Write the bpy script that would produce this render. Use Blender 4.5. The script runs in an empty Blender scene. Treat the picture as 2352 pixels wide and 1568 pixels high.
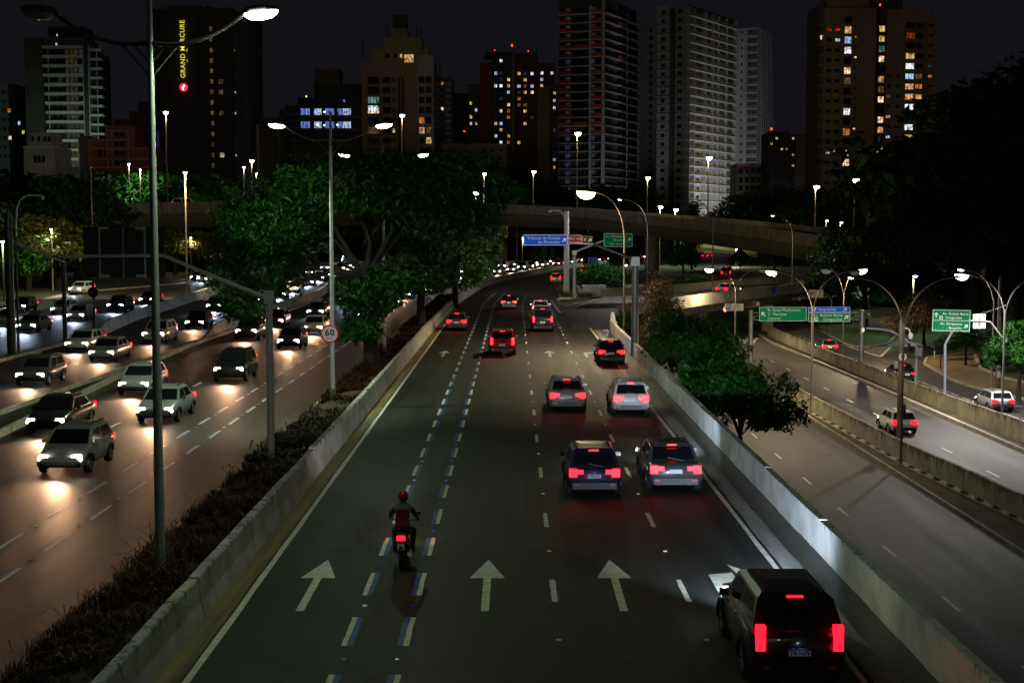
import bpy, bmesh, math, random
import numpy as np
from mathutils import Vector, Matrix

R = math.radians
PI = math.pi
random.seed(7)
scene = bpy.context.scene
COL = scene.collection

# ------------------------------------------------------------------ camera
CAM_H = 8.3
FPX = 3267.0                    # focal length in units of a 2352 px wide frame
TH = math.atan(257.0 / FPX)
YAW = 0.0012
cam_data = bpy.data.cameras.new('camera')
cam = bpy.data.objects.new('camera', cam_data)
COL.objects.link(cam)
cam.location = (0, 0, CAM_H)
cam.rotation_euler = (PI / 2 - TH, 0, YAW)
cam_data.sensor_width = 36.0
cam_data.lens = FPX / 2352.0 * 36.0
cam_data.clip_start = 0.5
cam_data.clip_end = 6000
scene.camera = cam

# ------------------------------------------------------------------ night sky
world = bpy.data.worlds.new('World')
scene.world = world
world.use_nodes = True
wn = world.node_tree
wn.nodes.clear()
wo = wn.nodes.new('ShaderNodeOutputWorld')
wb = wn.nodes.new('ShaderNodeBackground')
wt = wn.nodes.new('ShaderNodeTexCoord')
ws = wn.nodes.new('ShaderNodeSeparateXYZ')
wr = wn.nodes.new('ShaderNodeValToRGB')
wr.color_ramp.elements[0].position = 0.0
wr.color_ramp.elements[0].color = (0.0064, 0.0063, 0.0084, 1)
wr.color_ramp.elements[1].position = 0.45
wr.color_ramp.elements[1].color = (0.0045, 0.0044, 0.0059, 1)
wn.links.new(wt.outputs['Generated'], ws.inputs[0])
wn.links.new(ws.outputs['Z'], wr.inputs['Fac'])
wn.links.new(wr.outputs['Color'], wb.inputs['Color'])
wb.inputs['Strength'].default_value = 1.0
wn.links.new(wb.outputs[0], wo.inputs['Surface'])

scene.view_settings.view_transform = 'Standard'
scene.view_settings.look = 'None'
scene.view_settings.exposure = 0.0
scene.view_settings.gamma = 1.0
scene.view_settings.use_curve_mapping = False
scene.cycles.use_denoising = True
scene.cycles.use_light_tree = True
scene.cycles.max_bounces = 5
scene.cycles.diffuse_bounces = 2
scene.cycles.glossy_bounces = 3
scene.cycles.transmission_bounces = 3
scene.cycles.sample_clamp_indirect = 2.0
scene.cycles.sample_clamp_direct = 0.0
scene.cycles.caustics_reflective = False
scene.cycles.caustics_refractive = False

# ------------------------------------------------------------------ helpers
def ray(px, py):
    u = (px - 1176.0) / FPX
    v = (784.0 - py) / FPX
    x, y, z = u, math.cos(TH) + v * math.sin(TH), -math.sin(TH) + v * math.cos(TH)
    c, s = math.cos(YAW), math.sin(YAW)
    return Vector((x * c - y * s, x * s + y * c, z))

def G(px, py, z=0.0):
    """where the sight line through a photo point meets the level z"""
    d = ray(px, py)
    t = (z - CAM_H) / d.z
    return Vector((d.x * t, d.y * t, z))

def D(px, py, y):
    """where it meets the upright plane at distance y"""
    d = ray(px, py)
    t = y / d.y
    return Vector((d.x * t, y, CAM_H + d.z * t))

class MB:
    def __init__(self):
        self.v, self.f, self.m, self.s = [], [], [], []
    def add(self, verts, faces, mat=0, smooth=False):
        o = len(self.v)
        self.v += [tuple(p) for p in verts]
        for f in faces:
            self.f.append(tuple(i + o for i in f)); self.m.append(mat); self.s.append(smooth)
        return self
    def box(self, c, s, rz=0.0, mat=0, taper=1.0):
        x, y, z = s[0] / 2, s[1] / 2, s[2] / 2
        vs = []
        cs, sn = math.cos(rz), math.sin(rz)
        for k, (a, b, d) in enumerate([(-x, -y, -z), (x, -y, -z), (x, y, -z), (-x, y, -z), (-x, -y, z), (x, -y, z), (x, y, z), (-x, y, z)]):
            t = taper if k > 3 else 1.0
            a *= t; b *= t
            vs.append((c[0] + a * cs - b * sn, c[1] + a * sn + b * cs, c[2] + d))
        return self.add(vs, [(0, 3, 2, 1), (4, 5, 6, 7), (0, 1, 5, 4), (1, 2, 6, 5), (2, 3, 7, 6), (3, 0, 4, 7)], mat)
    def prism(self, poly, z0, z1, mat=0):
        n = len(poly)
        vs = [(p[0], p[1], z0) for p in poly] + [(p[0], p[1], z1) for p in poly]
        fs = [tuple(range(n - 1, -1, -1)), tuple(range(n, 2 * n))]
        fs += [(i, (i + 1) % n, n + (i + 1) % n, n + i) for i in range(n)]
        return self.add(vs, fs, mat)
    def tube(self, pts, rad, n=8, mat=0, cap=True):
        pts = [Vector(p) for p in pts]
        if not isinstance(rad, (list, tuple)):
            rad = [rad] * len(pts)
        vs, fs = [], []
        ref = None
        for i, p in enumerate(pts):
            a = pts[max(i - 1, 0)]; b = pts[min(i + 1, len(pts) - 1)]
            t = (b - a).normalized()
            if ref is None:
                ref = Vector((1, 0, 0)) if abs(t.x) < 0.9 else Vector((0, 1, 0))
            u = (ref - t * ref.dot(t)).normalized()
            w = t.cross(u)
            ref = u
            for k in range(n):
                an = 2 * PI * k / n
                vs.append(p + (u * math.cos(an) + w * math.sin(an)) * rad[i])
        for i in range(len(pts) - 1):
            for k in range(n):
                fs.append((i * n + k, i * n + (k + 1) % n, (i + 1) * n + (k + 1) % n, (i + 1) * n + k))
        self.add(vs, fs, mat, True)
        if cap:
            m = len(pts) - 1
            self.add([vs[k] for k in range(n)], [tuple(range(n - 1, -1, -1))], mat)
            self.add([vs[m * n + k] for k in range(n)], [tuple(range(n))], mat)
        return self
    def sweep(self, path, prof, mat=0, cap=True, closed=True):
        """prof: (offset to the right of travel, height) pairs"""
        path = [Vector(p) for p in path]
        n = len(prof)
        vs, fs = [], []
        for i, p in enumerate(path):
            a = path[max(i - 1, 0)]; b = path[min(i + 1, len(path) - 1)]
            t = Vector((b.x - a.x, b.y - a.y, 0)).normalized()
            r = Vector((t.y, -t.x, 0))
            for (o, h) in prof:
                vs.append((p.x + r.x * o, p.y + r.y * o, p.z + h))
        kk = n if closed else n - 1
        for i in range(len(path) - 1):
            for k in range(kk):
                fs.append((i * n + k, (i + 1) * n + k, (i + 1) * n + (k + 1) % n, i * n + (k + 1) % n))
        if cap and closed:
            fs.append(tuple(range(n)))
            fs.append(tuple((len(path) - 1) * n + k for k in range(n - 1, -1, -1)))
        return self.add(vs, fs, mat)
    def disc(self, c, r, y0, y1, n=20, mat=0):
        """a disc facing -y, thickness y0..y1"""
        vs = [(c[0] + r * math.cos(2 * PI * k / n), y0, c[-1] + r * math.sin(2 * PI * k / n)) for k in range(n)]
        vs += [(v[0], y1, v[2]) for v in vs]
        fs = [tuple(range(n)), tuple(range(2 * n - 1, n - 1, -1))]
        fs += [(k, n + k, n + (k + 1) % n, (k + 1) % n) for k in range(n)]
        return self.add(vs, fs, mat)
    def ring(self, c, r0, r1, y0, y1, n=24, mat=0):
        vs, fs = [], []
        for k in range(n):
            a = 2 * PI * k / n
            for (r, y) in ((r0, y0), (r1, y0), (r1, y1), (r0, y1)):
                vs.append((c[0] + r * math.cos(a), y, c[-1] + r * math.sin(a)))
        for k in range(n):
            j = (k + 1) % n
            for q in range(4):
                fs.append((k * 4 + q, k * 4 + (q + 1) % 4, j * 4 + (q + 1) % 4, j * 4 + q))
        return self.add(vs, fs, mat)
    def mesh(self, name, mats):
        me = bpy.data.meshes.new(name)
        me.from_pydata(self.v, [], self.f)
        if not isinstance(mats, (list, tuple)):
            mats = [mats]
        for m in mats:
            me.materials.append(m)
        me.polygons.foreach_set('material_index', self.m)
        me.polygons.foreach_set('use_smooth', self.s)
        me.update()
        return me
    def build(self, name, mats, parent=None, loc=(0, 0, 0), rz=0.0, fix=True):
        me = self.mesh(name, mats)
        if fix:
            bm = bmesh.new(); bm.from_mesh(me)
            bmesh.ops.recalc_face_normals(bm, faces=bm.faces)
            bm.to_mesh(me); bm.free()
        return link(name, me, parent, loc, rz)

def link(name, me, parent=None, loc=(0, 0, 0), rz=0.0, rot=None):
    o = bpy.data.objects.new(name, me)
    COL.objects.link(o)
    o.location = loc
    o.rotation_euler = rot if rot else (0, 0, rz)
    if parent is not None:
        o.parent = parent
    return o

def T(name, label, cat, loc=(0, 0, 0), rz=0.0, group=None):
    o = bpy.data.objects.new(name, None)
    COL.objects.link(o)
    o.empty_display_size = 0.3
    o.location = loc
    o.rotation_euler = (0, 0, rz)
    o['label'] = label
    o['category'] = cat
    if group:
        o['group'] = group
    return o

def tag(o, label, cat, group=None):
    o['label'] = label; o['category'] = cat
    if group:
        o['group'] = group
    return o

def struct(o):
    o['kind'] = 'structure'
    return o

def stuff(o):
    o['kind'] = 'stuff'
    return o

KIDS = {}
def copy_tree(o, parent=None):
    c = o.copy()
    COL.objects.link(c)
    if parent is not None:
        c.parent = parent
    for ch in KIDS_OF(o):
        copy_tree(ch, c)
    return c
def KIDS_OF(o):
    if o.name not in KIDS:
        KIDS[o.name] = list(o.children)
    return KIDS[o.name]

def lamp(kind, loc, energy, color, parent=None, size=0.2, spot=140, blend=0.6, rot=(0, 0, 0), name='lamp_light'):
    ld = bpy.data.lights.new(name, kind)
    ld.energy = energy
    ld.color = color
    ld.shadow_soft_size = size
    if kind == 'SPOT':
        ld.spot_size = R(spot); ld.spot_blend = blend
    o = bpy.data.objects.new(name, ld)
    COL.objects.link(o)
    o.location = loc
    o.rotation_euler = rot
    if parent is not None:
        o.parent = parent
    return o

# ------------------------------------------------------------------ materials
MATS = {}
def mat(name, col, rough=0.7, metal=0.0, var=0.0, vscale=2.0, bump=0.0, bscale=30.0, spec=0.5, emit=None, estr=0.0, stretch=(1, 1, 1), col2=None, rvar=0.0):
    if name in MATS:
        return MATS[name]
    m = bpy.data.materials.new(name)
    m.use_nodes = True
    nt = m.node_tree
    b = nt.nodes['Principled BSDF']
    b.inputs['Base Color'].default_value = (*col, 1)
    b.inputs['Roughness'].default_value = rough
    b.inputs['Metallic'].default_value = metal
    b.inputs['Specular IOR Level'].default_value = spec
    if var > 0 or bump > 0 or rvar > 0:
        tc = nt.nodes.new('ShaderNodeTexCoord')
        mp = nt.nodes.new('ShaderNodeMapping')
        mp.inputs['Scale'].default_value = stretch
        nt.links.new(tc.outputs['Object'], mp.inputs['Vector'])
    if var > 0 or rvar > 0:
        n = nt.nodes.new('ShaderNodeTexNoise')
        n.inputs['Scale'].default_value = vscale
        n.inputs['Detail'].default_value = 6
        n.inputs['Roughness'].default_value = 0.65
        nt.links.new(mp.outputs[0], n.inputs['Vector'])
    if var > 0:
        r = nt.nodes.new('ShaderNodeValToRGB')
        c2 = col2 or tuple(c * (1 - var) for c in col)
        c1 = tuple(min(1, c * (1 + var * 0.5)) for c in col)
        r.color_ramp.elements[0].position = 0.32
        r.color_ramp.elements[0].color = (*c2, 1)
        r.color_ramp.elements[1].position = 0.68
        r.color_ramp.elements[1].color = (*c1, 1)
        nt.links.new(n.outputs['Fac'], r.inputs['Fac'])
        nt.links.new(r.outputs['Color'], b.inputs['Base Color'])
    if rvar > 0:
        mr = nt.nodes.new('ShaderNodeMapRange')
        mr.inputs['To Min'].default_value = max(0.05, rough - rvar)
        mr.inputs['To Max'].default_value = min(1, rough + rvar)
        nt.links.new(n.outputs['Fac'], mr.inputs['Value'])
        nt.links.new(mr.outputs[0], b.inputs['Roughness'])
    if bump > 0:
        n2 = nt.nodes.new('ShaderNodeTexNoise')
        n2.inputs['Scale'].default_value = bscale
        n2.inputs['Detail'].default_value = 4
        nt.links.new(mp.outputs[0], n2.inputs['Vector'])
        bp = nt.nodes.new('ShaderNodeBump')
        bp.inputs['Strength'].default_value = bump
        bp.inputs['Distance'].default_value = 0.05
        nt.links.new(n2.outputs['Fac'], bp.inputs['Height'])
        nt.links.new(bp.outputs[0], b.inputs['Normal'])
    if emit:
        b.inputs['Emission Color'].default_value = (*emit, 1)
        b.inputs['Emission Strength'].default_value = estr
    MATS[name] = m
    return m

def asphalt(name, base, warm, track_period=None, seed=0.0, rough=0.62):
    """road surface: aggregate grain, long stains, patched areas, darker oil bands that follow the lanes"""
    m = bpy.data.materials.new(name); m.use_nodes = True
    nt = m.node_tree; L = nt.links
    b = nt.nodes['Principled BSDF']
    tc = nt.nodes.new('ShaderNodeTexCoord')
    def noise(sc, stretch, detail=5, rough_=0.6):
        mp = nt.nodes.new('ShaderNodeMapping')
        mp.inputs['Scale'].default_value = stretch
        mp.inputs['Location'].default_value = (seed, seed * 1.7, 0)
        L.new(tc.outputs['Object'], mp.inputs['Vector'])
        n = nt.nodes.new('ShaderNodeTexNoise')
        n.inputs['Scale'].default_value = sc; n.inputs['Detail'].default_value = detail
        n.inputs['Roughness'].default_value = rough_
        L.new(mp.outputs[0], n.inputs['Vector'])
        return n
    def ramp(src, p0, c0, p1, c1):
        r = nt.nodes.new('ShaderNodeValToRGB')
        r.color_ramp.elements[0].position = p0; r.color_ramp.elements[0].color = (*c0, 1)
        r.color_ramp.elements[1].position = p1; r.color_ramp.elements[1].color = (*c1, 1)
        L.new(src, r.inputs['Fac']); return r
    def mul(a, c, f=1.0):
        x = nt.nodes.new('ShaderNodeMix'); x.data_type = 'RGBA'; x.blend_type = 'MULTIPLY'
        x.inputs['Factor'].default_value = f
        L.new(a, x.inputs['A']); L.new(c, x.inputs['B']); return x.outputs['Result']
    big = noise(0.25, (1, 0.25, 1))
    c = ramp(big.outputs['Fac'], 0.3, tuple(k * 0.72 for k in base), 0.7, warm).outputs['Color']
    grain = noise(26, (1, 1, 1), 3, 0.8)
    c = mul(c, ramp(grain.outputs['Fac'], 0.25, (0.35, 0.35, 0.35), 0.75, (1.6, 1.6, 1.6)).outputs['Color'])
    streak = noise(1.3, (1.0, 0.03, 1), 4)
    c = mul(c, ramp(streak.outputs['Fac'], 0.38, (0.42, 0.42, 0.42), 0.62, (1.22, 1.22, 1.22)).outputs['Color'])
    blot = noise(0.9, (1, 0.5, 1), 8, 0.7)
    c = mul(c, ramp(blot.outputs['Fac'], 0.56, (1, 1, 1), 0.70, (0.48, 0.48, 0.50)).outputs['Color'])
    def vor(sc, stretch, feat, warp=0.0):
        mp = nt.nodes.new('ShaderNodeMapping'); mp.inputs['Scale'].default_value = stretch
        mp.inputs['Location'].default_value = (seed * 2.1, seed, 0)
        L.new(tc.outputs['Object'], mp.inputs['Vector'])
        v = nt.nodes.new('ShaderNodeTexVoronoi'); v.feature = feat; v.inputs['Scale'].default_value = sc
        if warp:
            w = noise(1.6, (1, 1, 1), 4)
            mm = nt.nodes.new('ShaderNodeVectorMath'); mm.operation = 'MULTIPLY_ADD'
            mm.inputs[1].default_value = (warp, warp, 0)
            L.new(w.outputs['Color'], mm.inputs[0]); L.new(mp.outputs[0], mm.inputs[2]); L.new(mm.outputs[0], v.inputs['Vector'])
        else:
            L.new(mp.outputs[0], v.inputs['Vector'])
        return v
    ck = vor(0.22, (1, 0.5, 1), 'DISTANCE_TO_EDGE', 1.2)
    c = mul(c, ramp(ck.outputs['Distance'], 0.004, (0.35, 0.35, 0.35), 0.016, (1, 1, 1)).outputs['Color'], 0.8)
    pt = vor(0.16, (1.0, 0.3, 1), 'F1')
    sepc = nt.nodes.new('ShaderNodeSeparateColor'); L.new(pt.outputs['Color'], sepc.inputs[0])
    c = mul(c, ramp(sepc.outputs[0], 0.66, (1, 1, 1), 0.68, (0.50, 0.50, 0.52)).outputs['Color'], 0.8)
    L.new(c, b.inputs['Base Color'])
    b.inputs['Specular IOR Level'].default_value = 0.38
    mr = nt.nodes.new('ShaderNodeMapRange')
    mr.inputs['To Min'].default_value = rough - 0.14; mr.inputs['To Max'].default_value = rough + 0.18
    L.new(streak.outputs['Fac'], mr.inputs['Value']); L.new(mr.outputs[0], b.inputs['Roughness'])
    bp = nt.nodes.new('ShaderNodeBump'); bp.inputs['Strength'].default_value = 0.35; bp.inputs['Distance'].default_value = 0.02
    L.new(grain.outputs['Fac'], bp.inputs['Height']); L.new(bp.outputs[0], b.inputs['Normal'])
    MATS[name] = m
    return m

def concrete(name, light, dark, moss, top=1.0, rough=0.85, amount=0.55):
    """weathered concrete: run-off stains that start at the top edge, grime above the ground"""
    m = bpy.data.materials.new(name); m.use_nodes = True
    nt = m.node_tree; L = nt.links
    b = nt.nodes['Principled BSDF']; b.inputs['Roughness'].default_value = rough
    tc = nt.nodes.new('ShaderNodeTexCoord')
    mp = nt.nodes.new('ShaderNodeMapping'); mp.inputs['Scale'].default_value = (2.2, 2.2, 0.22)
    L.new(tc.outputs['Object'], mp.inputs['Vector'])
    n = nt.nodes.new('ShaderNodeTexNoise'); n.inputs['Scale'].default_value = 1.6; n.inputs['Detail'].default_value = 7; n.inputs['Roughness'].default_value = 0.7
    L.new(mp.outputs[0], n.inputs['Vector'])
    n2 = nt.nodes.new('ShaderNodeTexNoise'); n2.inputs['Scale'].default_value = 0.9; n2.inputs['Detail'].default_value = 8
    L.new(tc.outputs['Object'], n2.inputs['Vector'])
    sp = nt.nodes.new('ShaderNodeSeparateXYZ'); L.new(tc.outputs['Object'], sp.inputs[0])
    mr = nt.nodes.new('ShaderNodeMapRange'); mr.inputs['From Min'].default_value = 0.0; mr.inputs['From Max'].default_value = top
    mr.inputs['To Min'].default_value = -0.22; mr.inputs['To Max'].default_value = 0.20
    L.new(sp.outputs['Z'], mr.inputs['Value'])
    ad = nt.nodes.new('ShaderNodeMath'); ad.operation = 'ADD'
    L.new(n.outputs['Fac'], ad.inputs[0]); L.new(mr.outputs[0], ad.inputs[1])
    r = nt.nodes.new('ShaderNodeValToRGB')
    r.color_ramp.elements[0].position = amount; r.color_ramp.elements[0].color = (0, 0, 0, 1)
    r.color_ramp.elements[1].position = amount + 0.10; r.color_ramp.elements[1].color = (1, 1, 1, 1)
    L.new(ad.outputs[0], r.inputs['Fac'])
    r2 = nt.nodes.new('ShaderNodeValToRGB')
    r2.color_ramp.elements[0].position = 0.35; r2.color_ramp.elements[0].color = (*dark, 1)
    r2.color_ramp.elements[1].position = 0.62; r2.color_ramp.elements[1].color = (*light, 1)
    L.new(n2.outputs['Fac'], r2.inputs['Fac'])
    mx = nt.nodes.new('ShaderNodeMix'); mx.data_type = 'RGBA'
    L.new(r.outputs['Color'], mx.inputs['Factor']); L.new(r2.outputs['Color'], mx.inputs['A'])
    mx.inputs['B'].default_value = (*moss, 1)
    L.new(mx.outputs['Result'], b.inputs['Base Color'])
    n3 = nt.nodes.new('ShaderNodeTexNoise'); n3.inputs['Scale'].default_value = 14; n3.inputs['Detail'].default_value = 5
    L.new(tc.outputs['Object'], n3.inputs['Vector'])
    bp = nt.nodes.new('ShaderNodeBump'); bp.inputs['Strength'].default_value = 0.4; bp.inputs['Distance'].default_value = 0.04
    L.new(n3.outputs['Fac'], bp.inputs['Height']); L.new(bp.outputs[0], b.inputs['Normal'])
    MATS[name] = m
    return m

def leafmat(name, c0, c1, trans=0.25):
    m = bpy.data.materials.new(name); m.use_nodes = True
    nt = m.node_tree; L = nt.links
    nt.nodes.clear()
    out = nt.nodes.new('ShaderNodeOutputMaterial')
    b = nt.nodes.new('ShaderNodeBsdfPrincipled')
    b.inputs['Roughness'].default_value = 0.5
    b.inputs['Specular IOR Level'].default_value = 0.25
    g = nt.nodes.new('ShaderNodeNewGeometry')
    r = nt.nodes.new('ShaderNodeValToRGB')
    r.color_ramp.elements[0].color = (*c0, 1); r.color_ramp.elements[1].color = (*c1, 1)
    L.new(g.outputs['Random Per Island'], r.inputs['Fac'])
    L.new(r.outputs['Color'], b.inputs['Base Color'])
    t = nt.nodes.new('ShaderNodeBsdfTranslucent')
    L.new(r.outputs['Color'], t.inputs['Color'])
    mx = nt.nodes.new('ShaderNodeMixShader'); mx.inputs['Fac'].default_value = trans
    L.new(b.outputs[0], mx.inputs[1]); L.new(t.outputs[0], mx.inputs[2])
    L.new(mx.outputs[0], out.inputs['Surface'])
    MATS[name] = m
    return m

def glow(name, col, s, dim=None):
    """something that gives off light"""
    return mat(name, dim or (0.3, 0.3, 0.3), 0.3, emit=col, estr=s)

def room_light(name, col, s):
    """lit room behind a pane: curtains and furniture break the light up"""
    m = bpy.data.materials.new(name); m.use_nodes = True
    nt = m.node_tree; L = nt.links
    b = nt.nodes['Principled BSDF']
    b.inputs['Base Color'].default_value = (0.05, 0.05, 0.05, 1); b.inputs['Roughness'].default_value = 0.15
    tc = nt.nodes.new('ShaderNodeTexCoord'); oi = nt.nodes.new('ShaderNodeObjectInfo')
    ad = nt.nodes.new('ShaderNodeVectorMath'); ad.operation = 'ADD'
    L.new(tc.outputs['Object'], ad.inputs[0]); L.new(oi.outputs['Location'], ad.inputs[1])
    mp = nt.nodes.new('ShaderNodeMapping'); mp.inputs['Scale'].default_value = (1.0, 1.0, 0.55)
    L.new(ad.outputs[0], mp.inputs['Vector'])
    n = nt.nodes.new('ShaderNodeTexNoise'); n.inputs['Scale'].default_value = 1.7; n.inputs['Detail'].default_value = 3
    L.new(mp.outputs[0], n.inputs['Vector'])
    mr = nt.nodes.new('ShaderNodeMapRange'); mr.inputs['From Min'].default_value = 0.36; mr.inputs['From Max'].default_value = 0.66
    mr.inputs['To Min'].default_value = s * 0.18; mr.inputs['To Max'].default_value = s * 1.3
    L.new(n.outputs['Fac'], mr.inputs['Value'])
    b.inputs['Emission Color'].default_value = (*col, 1)
    L.new(mr.outputs[0], b.inputs['Emission Strength'])
    MATS[name] = m
    return m

M_ROAD = asphalt('asphalt_main', (0.022, 0.0245, 0.0215), (0.035, 0.038, 0.0325), seed=3)
M_ROADA = asphalt('asphalt_warm', (0.021, 0.019, 0.017), (0.034, 0.030, 0.026), seed=11, rough=0.56)
M_ROADD = asphalt('asphalt_lower', (0.046, 0.041, 0.037), (0.068, 0.060, 0.052), seed=23)
M_ROADE = asphalt('asphalt_grey', (0.054, 0.050, 0.045), (0.095, 0.087, 0.073), seed=31)
M_ROADF = asphalt('asphalt_dark', (0.044, 0.042, 0.043), (0.060, 0.056, 0.056), seed=41)
M_CONC_L = concrete('concrete_median', (0.55, 0.55, 0.52), (0.34, 0.34, 0.31), (0.13, 0.11, 0.06), 0.85, amount=0.70)
M_CONC_R = concrete('concrete_white', (0.74, 0.76, 0.74), (0.50, 0.52, 0.50), (0.12, 0.11, 0.05), 0.9, amount=0.74)
M_CONC_M = concrete('concrete_mossy', (0.40, 0.37, 0.29), (0.25, 0.23, 0.17), (0.10, 0.075, 0.02), 1.25, amount=0.60)
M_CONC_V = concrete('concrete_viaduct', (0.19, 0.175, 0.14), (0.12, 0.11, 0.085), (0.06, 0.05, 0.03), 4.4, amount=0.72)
M_CONC_P = concrete('concrete_ramp', (0.42, 0.40, 0.33), (0.29, 0.27, 0.22), (0.15, 0.125, 0.075), 1.2, amount=0.68)
M_KERB = mat('kerb_stone', (0.36, 0.34, 0.28), 0.85, var=0.5, vscale=1.5, bump=0.3, bscale=9)
M_SOIL = mat('soil', (0.055, 0.035, 0.018), 0.95, var=0.5, vscale=2, bump=0.6, bscale=10)
M_GROUND = mat('ground', (0.035, 0.045, 0.018), 0.95, var=0.6, vscale=0.4, bump=0.5, bscale=5)
M_WET = mat('gutter_wet', (0.055, 0.052, 0.040), 0.35, var=0.7, vscale=0.9, bump=0.3, bscale=6, stretch=(1, 0.15, 1), rvar=0.25)
M_OCHRE = mat('gutter_ochre', (0.22, 0.145, 0.045), 0.75, var=0.7, vscale=1.1, bump=0.3, bscale=8, stretch=(2.5, 0.16, 1), col2=(0.07, 0.06, 0.035))
M_PALE = mat('gutter_pale', (0.26, 0.27, 0.25), 0.7, var=0.4, vscale=1.5, bump=0.2, bscale=8, stretch=(2, 0.2, 1))
M_PAINT = mat('paint_white', (0.72, 0.70, 0.58), 0.6, var=0.35, vscale=3.5, bump=0.15, bscale=30)
M_PAINTB = mat('paint_blue', (0.025, 0.10, 0.36), 0.6, var=0.35, vscale=3.5)
M_STUDB = glow('stud_blue', (0.08, 0.2, 1.0), 1.0, (0.05, 0.1, 0.7))
M_STUDB = mat('stud_blue_lens', (0.05, 0.14, 0.9), 0.25)
M_STUDW = mat('stud_white', (0.85, 0.85, 0.8), 0.3)
M_GALV = mat('galvanised', (0.46, 0.48, 0.47), 0.5, metal=0.25, var=0.25, vscale=2.0, stretch=(3, 3, 0.4))
M_GALVD = mat('galvanised_dark', (0.20, 0.20, 0.19), 0.5, metal=0.6, var=0.3, vscale=2.0, stretch=(3, 3, 0.4))
M_POLE = mat('pole_paint', (0.22, 0.20, 0.17), 0.6, metal=0.2, var=0.5, vscale=1.2, stretch=(3, 3, 0.4), col2=(0.13, 0.075, 0.035))
M_POLEB = mat('pole_bluegrey', (0.25, 0.29, 0.36), 0.5, metal=0.3)
M_DARKM = mat('dark_metal', (0.03, 0.03, 0.032), 0.5, metal=0.4)
M_BLACK = mat('black_plastic', (0.012, 0.012, 0.013), 0.45)
M_WOOD = mat('utility_wood', (0.10, 0.08, 0.06), 0.9, var=0.4, vscale=2, stretch=(3, 3, 0.3))
M_BARK = mat('bark', (0.011, 0.009, 0.007), 0.95, var=0.5, vscale=3, bump=0.8, bscale=9, stretch=(2, 2, 0.5))
M_LENS = {
    'cool': glow('lens_cool', (0.95, 1.0, 0.86), 30),
    'white': glow('lens_white', (1.0, 0.97, 0.95), 26),
    'warm': glow('lens_warm', (1.0, 0.82, 0.5), 24),
    'off': mat('lens_off', (0.5, 0.5, 0.48), 0.25),
}
LCOL = {'cool': (0.76, 1.0, 0.66), 'white': (1.0, 0.95, 0.90), 'warm': (1.0, 0.78, 0.46)}
M_BLUE = mat('sign_blue', (0.015, 0.12, 0.70), 0.8, spec=0.08)
M_GREEN = mat('sign_green', (0.005, 0.24, 0.10), 0.8, spec=0.08)
M_BROWN = mat('sign_brown', (0.30, 0.035, 0.010), 0.8, spec=0.08)
M_BROWND = mat('sign_brown_shaded', (0.10, 0.018, 0.008), 0.8, spec=0.08)  # shade of the turned panel put into a darker brown
M_WHITE = mat('sign_white', (0.82, 0.82, 0.80), 0.8, spec=0.08)
M_RED = mat('sign_red', (0.62, 0.012, 0.02), 0.8, spec=0.08)
M_SBLACK = mat('sign_black', (0.012, 0.012, 0.012), 0.8, spec=0.08)
M_SBACK = mat('sign_back', (0.020, 0.020, 0.024), 0.55, var=0.2, vscale=1)
# ================================================================== SETTING
ZR = -4.5                        # level of the sunken roads
def ground_z(x, y):
    if x > 8.03:
        edge = 8.03 if y < 140 else (16 if y < 203 else 1e9)
        low = x > edge - 0.001
        if low:
            z = ZR - 0.06
            if x > 45: z += (x - 45) * 0.10
            return min(z, 6)
    return -0.06
gx = [-900, -400, -200, -120, -90, -60, -45, -30, -20, -8, 0, 8.0, 8.06, 12, 15.9, 16.1, 22, 30, 38, 45, 55, 70, 90, 120, 160, 240, 400, 900]
gy = [-60, -20, 20, 60, 100, 139.9, 140.1, 160, 180, 200, 214, 222, 240, 270, 310, 360, 420, 520, 700, 1000, 1600, 4000]
b = MB()
vs = [(x, y, ground_z(x, y)) for y in gy for x in gx]
fs = []
for j in range(len(gy) - 1):
    for i in range(len(gx) - 1):
        a = j * len(gx) + i
        fs.append((a, a + 1, a + 1 + len(gx), a + len(gx)))
b.add(vs, fs)
struct(b.build('ground', M_GROUND))

def ribbon(name, left, right, m, z=0.0):
    n = min(len(left), len(right))
    vs, fs = [], []
    P = lambda p: (p[0], p[1], p[2] if len(p) > 2 else z)
    for i in range(n):
        vs += [P(left[i]), P(right[i])]
    for i in range(n - 1):
        fs.append((2 * i, 2 * i + 1, 2 * i + 3, 2 * i + 2))
    return struct(MB().add(vs, fs).build(name, m))

ML = [(-6.6, -20), (-6.6, 60), (-6.6, 118), (-6.4, 142), (-6.0, 165), (-4.4, 205), (-2.2, 226), (4.5, 264), (9.6, 298), (24, 345), (42, 390)]
MR = [(7.82, -20), (7.82, 60), (7.82, 118), (4.9, 142), (4.6, 165), (7.4, 205), (9.4, 226), (14, 258), (21, 292), (35, 335), (54, 380)]
main_road = ribbon('road', ML, MR, M_ROAD)
AR = [(-9.3, -20), (-9.3, 60), (-9.3, 130), (-8.9, 170), (-7.2, 205), (-4.8, 228), (1.8, 266), (7, 300), (21, 348), (39, 394)]
AL = [(-19.5, -20), (-20.5, 57), (-22.9, 128), (-22.6, 170), (-21, 205), (-17.5, 236), (-9, 280), (-3, 315), (11, 366), (29, 414)]
road_a = ribbon('road', AL, AR, M_ROADA)
BR = [(-20.6, 18), (-21.6, 57), (-23.9, 91), (-24.2, 140), (-25, 175), (-33, 330), (-62, 600), (-140, 1300)]
BL = [(-31.0, 18), (-31.6, 57), (-32.2, 91), (-34.6, 131), (-38.2, 184), (-48, 330), (-80, 600), (-160, 1300)]
road_b = ribbon('road', BL, BR, M_ROADA, 0.004)
CR = [(-33.6, 30), (-33.6, 110), (-35.6, 131), (-39.4, 184), (-47, 250), (-64, 330), (-84, 420)]
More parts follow.
